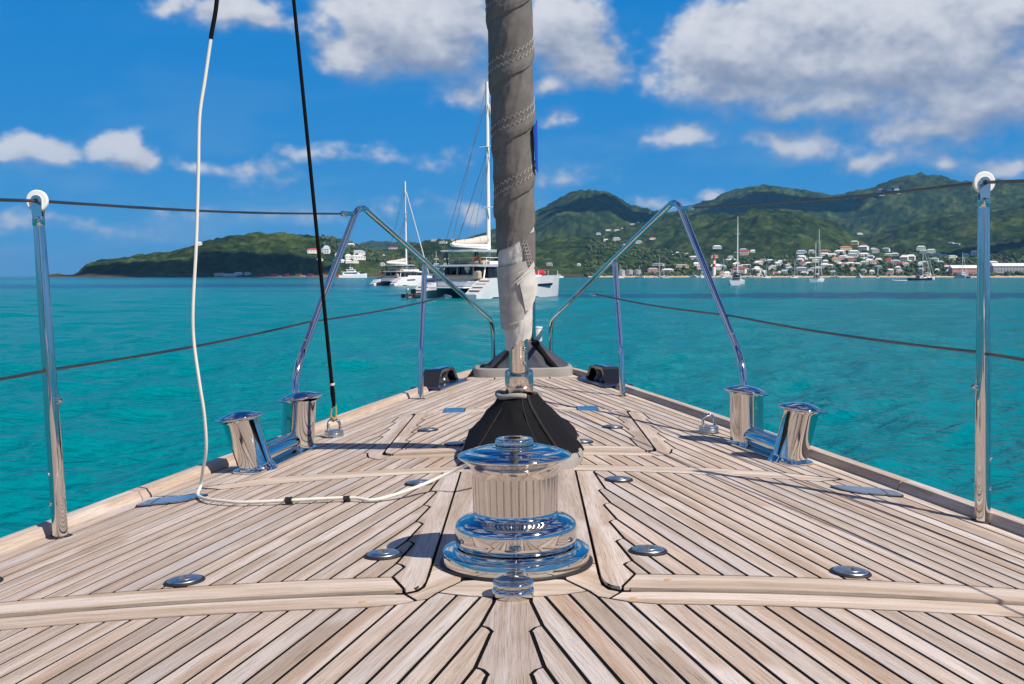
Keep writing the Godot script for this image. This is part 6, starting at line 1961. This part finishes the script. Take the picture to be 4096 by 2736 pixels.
func catamaran(label: String, at: Vector3, turn: float, mast: float, people: bool) -> Node3D:
	var b := thing("sailing_catamaran", label, "catamaran", Transform3D(Basis(Vector3.UP, deg_to_rad(turn)), at), "white sailing catamarans")
	# two hulls, 18 m long
	for sg in [-1.0, 1.0]:
		var m := MB.new()
		var st := [[9.0, 0.80, 0.45, 0.78, 0.3], [8.2, 0.95, 0.75, 0.85, 0.35], [7.0, 1.05, 1.55, 0.92, 0.4], [5.6, 1.12, 2.15, 0.95, 0.45], [2.0, 1.2, 2.25, 0.95, 0.5], [-3.0, 1.2, 2.35, 0.85, 0.5], [-6.5, 0.95, 2.45, 0.6, 0.4], [-8.3, 0.55, 2.5, 0.3, 0.3], [-8.9, 0.30, 2.5, 0.12, 0.2]]
		loft(m, st)
		var h := part(b, "hull", m.mesh(), M.gelcoat_grey if people else M.gelcoat, mv(sg * 3.6, 0, 0))
		var lines := MB.new()
		loft(lines, [[8.0, 0.865, 0.16, 0.86, 0.0], [5.6, 0.975, 0.16, 0.97, 0.0], [-3.0, 0.875, 0.16, 0.87, 0.0], [-8.3, 0.325, 0.16, 0.32, 0.0]], false)
		part(h, "boot_stripe", lines.mesh(), M.antifoul)
		for q in [[3.4, 3.0], [-4.2, 3.6]]:
			part(h, "hull_window", window_blade(q[0], q[1], 1.215 if q[0] > 0 else 1.16, sg), M.dark_glass)
		for k in 5:
			part(h, "transom_step", box_mesh(Vector3(1.3, 0.10, 0.75), 0.02, Vector3(0, 0.52 + k * 0.34, 8.55 - k * 0.62)), M.teak_far if k > 0 else M.gelcoat)
		part(h, "bulwark", box_mesh(Vector3(0.10, 0.35, 8.0), 0.04, Vector3(sg * 1.10, 2.35, 0.5)), M.gelcoat)
		part(h, "guard_wire", tube_mesh(PackedVector3Array([Vector3(sg * 1.1, 3.05, 6.0), Vector3(sg * 1.15, 3.1, -3.0), Vector3(sg * 0.5, 3.2, -8.3)]), 0.025, 5), M.wire_far)
		for k in 7: part(h, "stanchion", rod(Vector3(sg * 1.1, 2.2, 5.5 - k * 2.1), Vector3(sg * 1.1, 3.05, 5.5 - k * 2.1), 0.025, 5), M.alu)
	part(b, "bridge_deck", box_mesh(Vector3(6.2, 0.7, 11.0), 0.15, Vector3(0, 1.55, 1.0)), M.gelcoat)
	part(b, "fore_beam", rod(Vector3(-3.6, 2.3, -8.2), Vector3(3.6, 2.3, -8.2), 0.16, 10), M.alu)
	part(b, "trampoline", box_mesh(Vector3(5.6, 0.04, 3.6), 0.0, Vector3(0, 2.2, -6.3)), M.near_black)
	part(b, "aft_platform", box_mesh(Vector3(4.6, 0.16, 1.9), 0.04, Vector3(0, 1.15, 7.4)), M.gelcoat)
	part(b, "aft_seat", box_mesh(Vector3(4.4, 0.75, 0.6), 0.15, Vector3(0, 2.15, 6.0)), M.cushion)
	for sg in [-1.0, 1.0]: part(b, "cushion", box_mesh(Vector3(0.95, 0.9, 0.6), 0.15, Vector3(sg * 2.55, 2.5, 6.2)), M.cushion)
	# saloon with dark glazing under a long white roof
	var s := MB.new()
	cabin_loft(s, [[4.6, 2.9, 3.36, 3.0, 1.9], [0.5, 3.0, 3.42, 3.1, 1.9], [-2.8, 2.6, 3.3, 2.95, 1.9], [-4.6, 1.5, 2.5, 2.2, 1.9]])
	part(b, "saloon", s.mesh(), M.dark_glass)
	for x in [-2.95, -1.0, 1.2, 2.95]: part(b, "pillar", rod(Vector3(x, 1.9, 4.9 if absf(x) < 2 else 5.6), Vector3(x * 0.95, 3.42, 4.9 if absf(x) < 2 else 5.0), 0.09, 8), M.gelcoat)
	var rf := MB.new()
	cabin_loft(rf, [[6.9, 3.1, 3.56, 3.0, 3.42], [6.0, 3.35, 3.62, 3.2, 3.40], [0.0, 3.4, 3.74, 3.3, 3.40], [-3.0, 2.9, 3.62, 2.8, 3.3], [-4.2, 1.8, 3.3, 1.7, 3.1]])
	part(b, "coach_roof", rf.mesh(), M.gelcoat)
	# flybridge: seats, rails, hard top
	part(b, "fly_coaming", box_mesh(Vector3(5.4, 0.40, 0.25), 0.1, Vector3(0, 3.9, -1.6)), M.gelcoat)
	for sg in [-1.0, 1.0]: part(b, "fly_coaming", box_mesh(Vector3(0.22, 0.36, 5.6), 0.08, Vector3(sg * 2.7, 3.85, 1.2)), M.gelcoat)
	part(b, "fly_seat", box_mesh(Vector3(4.4, 0.45, 0.8), 0.15, Vector3(0, 3.92, 3.6)), M.cushion)
	part(b, "helm_seat", box_mesh(Vector3(1.4, 0.75, 0.6), 0.2, Vector3(1.5, 4.1, 0.2)), M.near_black)
	part(b, "rolled_awning", tube_mesh(PackedVector3Array([Vector3(0.6, 3.82, 4.9), Vector3(2.6, 3.82, 4.9)]), 0.2, 10), M.cushion)
	part(b, "fly_rail", tube_mesh(filleted([Vector3(-2.7, 4.4, -1.0), Vector3(-2.7, 4.4, 4.6), Vector3(2.7, 4.4, 4.6), Vector3(2.7, 4.4, -1.0)], 0.4, 4), 0.035, 6), M.alu)
	for x in [-2.7, -0.9, 0.9, 2.7]: part(b, "rail_post", rod(Vector3(x, 3.6, 4.6), Vector3(x, 4.4, 4.6), 0.03, 5), M.alu)
	var ht := MB.new()
	cabin_loft(ht, [[6.4, 2.2, 5.16, 2.1, 5.02], [5.2, 2.75, 5.24, 2.6, 5.02], [0.9, 2.75, 5.32, 2.6, 5.06], [-1.0, 1.9, 5.2, 1.8, 5.02]])
	part(b, "hard_top", ht.mesh(), M.gelcoat)
	for q in [[-2.2, 5.0], [2.2, 5.0], [-2.0, -0.3], [2.0, -0.3]]: part(b, "hard_top_post", rod(Vector3(q[0], 3.6, q[1]), Vector3(q[0] * 0.92, 5.1, q[1] + 0.5), 0.10, 8), M.near_black)
	# rig
	part(b, "mast", tube_mesh(PackedVector3Array([Vector3(0, 3.6, 0.2), Vector3(0, mast, 0.5)]), PackedFloat32Array([0.26, 0.19]), 12), M.gelcoat)
	part(b, "boom", rod(Vector3(0, 5.55, 0.4), Vector3(0, 5.7, 7.3), 0.15, 10), M.gelcoat)
	var sc := MB.new()
	tube(sc, PackedVector3Array([Vector3(0, 6.55, 0.6), Vector3(0, 6.4, 1.4), Vector3(0, 6.12, 4.0), Vector3(0, 5.98, 6.4), Vector3(0, 5.92, 7.3)]), PackedFloat32Array([0.42, 0.48, 0.36, 0.26, 0.10]), 12)
	part(b, "stowed_mainsail", sc.mesh(), M.sail_cover)
	var bag := MB.new()
	slab_box(bag, Vector3(0, 5.78, 3.9), Vector3(0.56, 0.36, 6.9), 0.12)
	part(b, "sail_bag", bag.mesh(), M.gelcoat)
	for q in [0.42, 0.70]: part(b, "spreader", rod(Vector3(-1.5 * (1.35 - q), mast * q, 0.6), Vector3(1.5 * (1.35 - q), mast * q, 0.6), 0.06, 6), M.alu)
	var wr := 0.03 if people else 0.04
	for q in [[Vector3(0, 2.4, -8.2), 0.94], [Vector3(4.6, 2.4, 4.0), 0.92], [Vector3(-4.6, 2.4, 4.0), 0.92], [Vector3(4.6, 2.4, 2.0), 0.68], [Vector3(-4.6, 2.4, 2.0), 0.68]]:
		part(b, "stay", rod(q[0], Vector3(0, mast * q[1], 0.45), wr, 5), M.wire_far)
	for q in [4.6, 3.0, 1.4]:
		part(b, "lazy_jack", rod(Vector3(0.25, 5.9, q + 2.4), Vector3(0, mast * 0.62, 0.5), wr * 0.8, 5), M.wire_far)
	part(b, "topping_lift", rod(Vector3(0, 5.9, 7.2), Vector3(0, mast * 0.99, 0.55), wr, 5), M.wire_far)
	part(b, "furled_genoa", rod(Vector3(0, 3.0, -8.1), Vector3(0, mast * 0.9, 0.2), 0.16, 8), M.sailcloth_far)
	if people:
		part(b, "lifebuoy", torus(0.33, 0.11), M.orange, Transform3D(Basis(Vector3(1, 0, 0), PI / 2), Vector3(1.5, 4.15, 4.68)))
	else:
		part(b, "ensign", box_mesh(Vector3(0.05, 0.9, 0.9), 0.0, Vector3(-2.2, 3.4, 6.6)), M.red)
	return b

func window_blade(z: float, len_: float, x: float, sg: float) -> ArrayMesh:
	var mb := MB.new()
	var p := [Vector2(-0.5, 1.50), Vector2(0.5, 1.62), Vector2(0.46, 1.32), Vector2(-0.40, 1.28)]
	var q := []
	for k in p: q.append(Vector3(sg * (x - (2.0 - k.y) * 0.10 + 0.035), k.y, z - k.x * len_))
	mb.flat(q, [], Color.WHITE, Vector3(sg, 0, 0))
	var back := []
	for k in q: back.append(k - Vector3(sg * 0.06, 0, 0))
	for k in 4: mb.flat([q[k], q[(k + 1) % 4], back[(k + 1) % 4], back[k]], [], Color.WHITE, q[k] - q[(k + 2) % 4])
	return mb.mesh()

func torus(R: float, r: float) -> ArrayMesh:
	var t := TorusMesh.new()
	t.inner_radius = R - r
	t.outer_radius = R + r
	t.rings = 24
	t.ring_segments = 10
	var am := ArrayMesh.new()
	am.add_surface_from_arrays(Mesh.PRIMITIVE_TRIANGLES, t.get_mesh_arrays())
	return am

# a small standing figure aboard the catamaran: one continuous turned-up surface over its joints
func figure(label: String, at: Vector3, turn: float, shirt: Material) -> void:
	var p := thing("person", label, "person", Transform3D(Basis(Vector3.UP, turn), at), "people aboard the catamaran")
	var joints := [[Vector3(-0.10, 0.05, 0), Vector3(-0.10, 0.48, 0.02), 0.06, 0.075], [Vector3(-0.10, 0.48, 0.02), Vector3(-0.09, 0.92, 0), 0.075, 0.10], [Vector3(0.10, 0.05, 0), Vector3(0.10, 0.48, 0.02), 0.06, 0.075], [Vector3(0.10, 0.48, 0.02), Vector3(0.09, 0.92, 0), 0.075, 0.10], [Vector3(0, 0.92, 0), Vector3(0, 1.38, 0), 0.16, 0.17], [Vector3(-0.2, 1.40, 0), Vector3(0.2, 1.40, 0), 0.08, 0.08], [Vector3(-0.22, 1.40, 0), Vector3(-0.26, 1.10, 0.02), 0.055, 0.045], [Vector3(-0.26, 1.10, 0.02), Vector3(-0.22, 0.86, -0.08), 0.045, 0.04], [Vector3(0.22, 1.40, 0), Vector3(0.27, 1.10, 0.02), 0.055, 0.045], [Vector3(0.27, 1.10, 0.02), Vector3(0.24, 0.86, -0.08), 0.045, 0.04], [Vector3(0, 1.42, 0), Vector3(0, 1.56, -0.01), 0.06, 0.055], [Vector3(0, 1.60, -0.01), Vector3(0, 1.70, -0.01), 0.085, 0.095], [Vector3(-0.10, 0.04, 0), Vector3(-0.10, 0.03, -0.15), 0.05, 0.04], [Vector3(0.10, 0.04, 0), Vector3(0.10, 0.03, -0.15), 0.05, 0.04]]
	part(p, "body", nets(joints, 0.055, Vector3(-0.4, -0.05, -0.3), Vector3(0.4, 1.85, 0.3)), M.skin)
	var top := [[Vector3(0, 0.90, 0), Vector3(0, 1.38, 0), 0.178, 0.188], [Vector3(-0.2, 1.40, 0), Vector3(0.2, 1.40, 0), 0.095, 0.095], [Vector3(-0.22, 1.40, 0), Vector3(-0.25, 1.2, 0.02), 0.075, 0.072], [Vector3(0.22, 1.40, 0), Vector3(0.26, 1.2, 0.02), 0.075, 0.072]]
	part(p, "shirt", nets(top, 0.055, Vector3(-0.45, 0.6, -0.3), Vector3(0.45, 1.6, 0.3)), shirt)
	var legs := [[Vector3(-0.10, 0.50, 0.02), Vector3(-0.09, 0.92, 0), 0.092, 0.125], [Vector3(0.10, 0.50, 0.02), Vector3(0.09, 0.92, 0), 0.092, 0.125]]
	part(p, "shorts", nets(legs, 0.055, Vector3(-0.35, 0.35, -0.25), Vector3(0.35, 1.1, 0.25)), M.near_black)
	part(p, "hair", nets([[Vector3(0, 1.70, 0.02), Vector3(0, 1.72, 0.015), 0.10, 0.098]], 0.04, Vector3(-0.2, 1.5, -0.2), Vector3(0.2, 1.9, 0.2)), M.near_black)

func nets(bones: Array, cell: float, lo: Vector3, hi: Vector3) -> ArrayMesh:
	var nx := int((hi.x - lo.x) / cell) + 2
	var ny := int((hi.y - lo.y) / cell) + 2
	var nz := int((hi.z - lo.z) / cell) + 2
	var f := PackedFloat32Array()
	f.resize(nx * ny * nz)
	var at := func(p: Vector3) -> float:
		var d := 9.0
		for b in bones:
			var a: Vector3 = b[0]
			var ab: Vector3 = b[1] - a
			var t := clampf((p - a).dot(ab) / maxf(ab.length_squared(), 1e-6), 0, 1)
			var e: float = p.distance_to(a + ab * t) - lerpf(b[2], b[3], t)
			var k := 0.04
			var h := maxf(k - absf(d - e), 0.0) / k
			d = minf(d, e) - h * h * k * 0.25
		return d
	for z in nz:
		for y in ny:
			for x in nx: f[(z * ny + y) * nx + x] = at.call(lo + Vector3(x, y, z) * cell)
	var mb := MB.new()
	var ids := {}
	for z in nz - 1:
		for y in ny - 1:
			for x in nx - 1:
				var s := Vector3.ZERO
				var c := 0
				for e in [[0, 0, 0, 1, 0, 0], [0, 1, 0, 1, 1, 0], [0, 0, 1, 1, 0, 1], [0, 1, 1, 1, 1, 1], [0, 0, 0, 0, 1, 0], [1, 0, 0, 1, 1, 0], [0, 0, 1, 0, 1, 1], [1, 0, 1, 1, 1, 1], [0, 0, 0, 0, 0, 1], [1, 0, 0, 1, 0, 1], [0, 1, 0, 0, 1, 1], [1, 1, 0, 1, 1, 1]]:
					var va := f[((z + e[2]) * ny + y + e[1]) * nx + x + e[0]]
					var vb := f[((z + e[5]) * ny + y + e[4]) * nx + x + e[3]]
					if (va < 0) != (vb < 0):
						s += Vector3(x + e[0], y + e[1], z + e[2]).lerp(Vector3(x + e[3], y + e[4], z + e[5]), va / (va - vb))
						c += 1
				if c:
					var p := lo + s / c * cell
					var g := Vector3(at.call(p + Vector3(0.01, 0, 0)) - at.call(p - Vector3(0.01, 0, 0)), at.call(p + Vector3(0, 0.01, 0)) - at.call(p - Vector3(0, 0.01, 0)), at.call(p + Vector3(0, 0, 0.01)) - at.call(p - Vector3(0, 0, 0.01)))
					ids[Vector3i(x, y, z)] = mb.vert(p, g.normalized())
	for z in range(1, nz - 1):
		for y in range(1, ny - 1):
			for x in range(1, nx - 1):
				var v0 := f[(z * ny + y) * nx + x] < 0
				for ax in 3:
					var d := Vector3i.ZERO
					d[ax] = 1
					if (f[((z + d.z) * ny + y + d.y) * nx + x + d.x] < 0) == v0: continue
					var u := Vector3i.ZERO
					u[(ax + 1) % 3] = 1
					var w := Vector3i.ZERO
					w[(ax + 2) % 3] = 1
					var b := Vector3i(x, y, z)
					var q := [b, b - u, b - u - w, b - w]
					if q.all(func(k): return ids.has(k)): mb.quad(ids[q[0]], ids[q[1]], ids[q[2]], ids[q[3]])
	return mb.mesh()

func tall_ship() -> void:
	var b := boat_at("tall_ship", "old square rigged ship with pale yards partly hidden behind the large catamaran", "ship", -4.40, 720.0, 60.0)
	var m := MB.new()
	loft(m, [[12.0, 2.6, 3.4, 1.8, 0.3], [6.0, 3.0, 2.6, 2.6, 0.5], [-4.0, 2.9, 2.6, 2.4, 0.5], [-10.0, 1.4, 3.4, 0.8, 0.4], [-12.5, 0.02, 3.9, 0.02, 0.2]])
	part(b, "hull", m.mesh(), M.gelcoat)
	part(b, "deckhouse", box_mesh(Vector3(3.0, 1.6, 8.0), 0.1, Vector3(0, 3.3, 2.0)), M.sail_cover)
	for k in 2:
		var z: float = [-4.5, 3.5][k]
		part(b, "mast", rod(Vector3(0, 2.5, z), Vector3(0, [18.5, 17.0][k], z), 0.2, 8), M.sail_cover)
		for h in [6.8, 10.0, 13.2]:
			part(b, "yard", rod(Vector3(-3.9 + h * 0.08, h, z), Vector3(3.9 - h * 0.08, h + 0.3, z), 0.16, 6), M.gelcoat)
			part(b, "stowed_sail", rod(Vector3(-3.5 + h * 0.08, h + 0.25, z), Vector3(3.5 - h * 0.08, h + 0.5, z), 0.2, 6), M.sail_cover)
	part(b, "bowsprit", rod(Vector3(0, 3.6, -11.5), Vector3(0, 5.0, -17.0), 0.14, 6), M.sail_cover)
	for k in 4: part(b, "stay", rod(Vector3([-2.6, 2.6, -2.6, 2.6][k], 2.8, [-3, -3, 5, 5][k]), Vector3(0, 15.5, [-4.5, -4.5, 3.5, 3.5][k]), 0.05, 4), M.wire_far)

func fleet() -> void:
	var big := catamaran("large grey hulled catamaran with flybridge, the nearest boat", Vector3(-4.15, SEA_Y, -124.4), -32.0, 24.0, true)
	var bx := big.transform
	figure("person in a white shirt standing in the large catamaran's cockpit", bx * Vector3(0.6, 1.92, 5.25), 0.4, M.gelcoat)
	figure("person in a dark shirt under the large catamaran's roof", bx * Vector3(2.3, 1.92, 5.1), -0.6, M.hull_navy)
	var k := thing("inflatable_kayak", "red and white pointed inflatable on the large catamaran's foredeck", "kayak", bx * Transform3D(Basis(Vector3.UP, 0.2).scaled(Vector3(0.7, 0.6, 0.8)), Vector3(3.7, 2.6, -5.0)))
	part(k, "float", tube_mesh(PackedVector3Array([Vector3(0, -0.15, 1.5), Vector3(0, 0.15, 1.2), Vector3(0, 0.35, 0), Vector3(0, 0.35, -0.9), Vector3(0, 0.3, -1.7)]), PackedFloat32Array([0.2, 0.5, 0.55, 0.42, 0.04]), 14), M.red)
	part(k, "nose", tube_mesh(PackedVector3Array([Vector3(0.01, 0.35, -0.8), Vector3(0.01, 0.33, -1.3), Vector3(0, 0.3, -1.75)]), PackedFloat32Array([0.45, 0.27, 0.03]), 14), M.gelcoat)
	var d := thing("tender", "grey rubber tender with silver outboard hanging behind the large catamaran", "dinghy", bx * Transform3D(Basis(Vector3.UP, 0.25).scaled(Vector3(0.85, 0.85, 0.85)), Vector3(-2.4, 0.0, 10.9)))
	part(d, "tube", tube_mesh(filleted([Vector3(-0.75, 0.35, 1.6), Vector3(-0.75, 0.35, -0.9), Vector3(0, 0.55, -2.0), Vector3(0.75, 0.35, -0.9), Vector3(0.75, 0.35, 1.6)], 0.8, 6), 0.26, 12), M.near_black)
	part(d, "floor", box_mesh(Vector3(1.2, 0.12, 2.6), 0.0, Vector3(0, 0.2, 0.2)), M.gelcoat_grey)
	part(d, "outboard", box_mesh(Vector3(0.42, 0.75, 0.55), 0.15, Vector3(0, 0.95, 1.7)), M.steel_dull)
	part(d, "outboard_leg", box_mesh(Vector3(0.16, 1.0, 0.3), 0.05, Vector3(0, 0.25, 1.75)), M.near_black)
	part(d, "windscreen", box_mesh(Vector3(0.7, 0.6, 0.05), 0.02, Vector3(0, 0.9, 0.0)), M.dark_glass)
	catamaran("smaller white catamaran with stowed sail left of the large one", polar(-6.2, 284.0), -38.0, 26.5, false)
	tall_ship()
	motor_boat("long white three decked motor yacht anchored below the left headland", -8.98, 1500.0, -78.0, 38.0, true)
	sloop("white sailing boat seen from astern under a tall mast, nearest on the right", 10.78, 300.0, -14.0, 18.2, 12.5, null, false, true)
	sloop("white two masted ketch anchored before the beach, right of the pulpit", 14.76, 450.0, -28.0, 20.7, 14.0, null, true)
	sloop("dark hulled sailing boat with a black mast lying broadside on the right", 19.60, 640.0, -72.0, 18.5, 15.0, M.hull_navy, false, true)
	sloop("white sailing boat moored just behind the dark hulled one", 19.86, 800.0, -80.0, 16.6, 12.0)
	var far := [[4.80, 16.0, "far sailing boat with one thin mast left of the right pulpit's middle leg"], [5.86, 15.0, "far small sailing boat just right of the pulpit's middle leg"], [6.84, 27.0, "far sailing boat with the tallest mast inside the right pulpit frame"], [7.13, 17.0, "far sailing boat close right of the tallest mast inside the pulpit frame"], [10.08, 24.0, "far sailing boat just right of the pulpit's sloping aft tube"], [11.49, 17.0, "far sailing boat close right of the boat seen from astern"], [12.21, 16.0, "second far sailing boat right of the boat seen from astern"], [13.59, 22.0, "far sailing boat left of the ketch before the grey sheds"], [15.59, 16.0, "far sailing boat close right of the ketch"], [17.60, 17.5, "far sailing boat alone before the middle of the sandy beach"]]
	for i in far.size(): sloop(far[i][2], far[i][0], 1250.0 + 70.0 * (i % 3), [-70.0, 60.0, -20.0, 85.0, -40.0, 75.0, -80.0][i % 7], far[i][1], 12.0)
	motor_boat("far white motor boat close right of the furled sail", 1.68, 1500.0, -60.0, 15.0)
	motor_boat("far white motor boat left of the right pulpit's aft tube, the left of two", 8.60, 1500.0, 50.0, 13.0)
	motor_boat("far white motor boat left of the right pulpit's aft tube, the right of two", 9.02, 1500.0, -30.0, 14.0)
	motor_boat("far white motor boat before the trees right of the ketch", 16.72, 1500.0, 20.0, 13.0)
	var c := catamaran("far white catamaran anchored left of the right stanchion", polar(21.47, 1250.0), -160.0, 27.0, false)
	c.name = numbered("sailing_catamaran")
	dinghy("small white open boat adrift before the sandy beach on the right", 18.64, 530.0, 70.0, 6.5)
	dinghy("far small white open boat near the shore inside the right pulpit frame", 6.38, 1350.0, 80.0, 8.0)

func _ready() -> void:
	rng.seed = 2024
	sky_and_sun()
	materials()
	M.rubber_gloss = plain(Color(0.03, 0.032, 0.036), 0.3)
	M.steel_flush = plain(Color(0.60, 0.62, 0.64), 0.12, 1.0)
	M.neoprene_seam = plain(Color(0.008, 0.008, 0.010), 0.8)
	M.sailcloth_worn = plain(Color(0.50, 0.48, 0.45), 0.8)
	M.sailcloth_worn.albedo_texture = M.sailcloth.albedo_texture
	M.sailcloth_worn.uv1_triplanar = true
	M.sailcloth_worn.uv1_scale = Vector3(5, 5, 5)
	M.navy_cloth = plain(Color(0.035, 0.042, 0.065), 0.75)
	M.lamp_lens = plain(Color(0.62, 0.66, 0.68), 0.15)
	M.wire_far = plain(Color(0.10, 0.10, 0.11), 0.6)
	M.sailcloth_far = plain(Color(0.70, 0.69, 0.66), 0.8)
	M.skin = plain(Color(0.30, 0.17, 0.11), 0.6)
	sea()
	hills()
	shading_clouds()
	deck()
	windlass()
	foot_button()
	deck_plugs()
	bollard(1.0, Vector3(0.968, dh(0.968), -4.66), Vector3(0.966, 0.198, -4.655), Vector3(1.052, dh(1.052), -4.275), Vector3(1.101, 0.170, -4.255), "steel twin bollard on the right side of the deck")
	bollard(-1.0, Vector3(-0.958, dh(0.958), -4.68), Vector3(-0.934, 0.198, -4.66), Vector3(-1.022, dh(1.022), -4.24), Vector3(-1.080, 0.172, -4.215), "steel twin bollard on the left side of the deck")
	padeye(Vector3(0.861, dh(0.861), -5.0), "free steel padeye beside the right bollard", 0.15)
	padeye(Vector3(-0.858, dh(0.858), -5.03), "steel padeye on the left holding the black line", -0.1)
	fairlead(1.0, "dark hooded roller fairlead at the right edge of the bow")
	fairlead(-1.0, "dark hooded roller fairlead at the left edge of the bow")
	stanchion(1.0, Vector3(1.424, dh(1.424), -3.345), Vector3(1.414, 0.957, -3.335), "steel guard rail stanchion with white roller on the right")
	stanchion(-1.0, Vector3(-1.388, dh(1.388), -3.285), Vector3(-1.412, 0.946, -3.275), "steel guard rail stanchion with white roller on the left")
	pulpit(1.0, "polished steel pulpit rail on the right side of the bow")
	pulpit(-1.0, "polished steel pulpit rail on the left side of the bow")
	lifeline([Vector3(0.868, 1.022, -5.46), Vector3(1.414, 0.957, -3.335), Vector3(1.885, 0.868, -1.4)], 0.0052, "upper guard wire on the right, from pulpit to stanchion")
	lifeline([Vector3(0.468, 0.579, -6.93), Vector3(0.962, 0.505, -5.0), Vector3(1.419, 0.445, -3.34), Vector3(1.885, 0.40, -1.4)], 0.0052, "lower guard wire on the right, from pulpit to stanchion")
	lifeline([Vector3(-0.868, 1.022, -5.46), Vector3(-1.412, 0.946, -3.275), Vector3(-1.875, 0.90, -1.4)], 0.0052, "upper guard wire on the left, from pulpit to stanchion")
	lifeline([Vector3(-0.468, 0.579, -6.93), Vector3(-0.962, 0.505, -5.0), Vector3(-1.395, 0.441, -3.28), Vector3(-1.875, 0.40, -1.4)], 0.0052, "lower guard wire on the left, from pulpit to stanchion")
	latch_plate(1.0, "flush steel latch plate right of the furler boot")
	latch_plate(-1.0, "flush steel latch plate left of the furler boot")
	flush_cleat(1.0, "wing shaped flush cleat near the right toe rail")
	flush_cleat(-1.0, "wing shaped flush cleat near the left toe rail, under the white line")
	furler()
	furled_sail()
	bow_stay()
	lines()
	houses()
	shore_things()
	fleet()
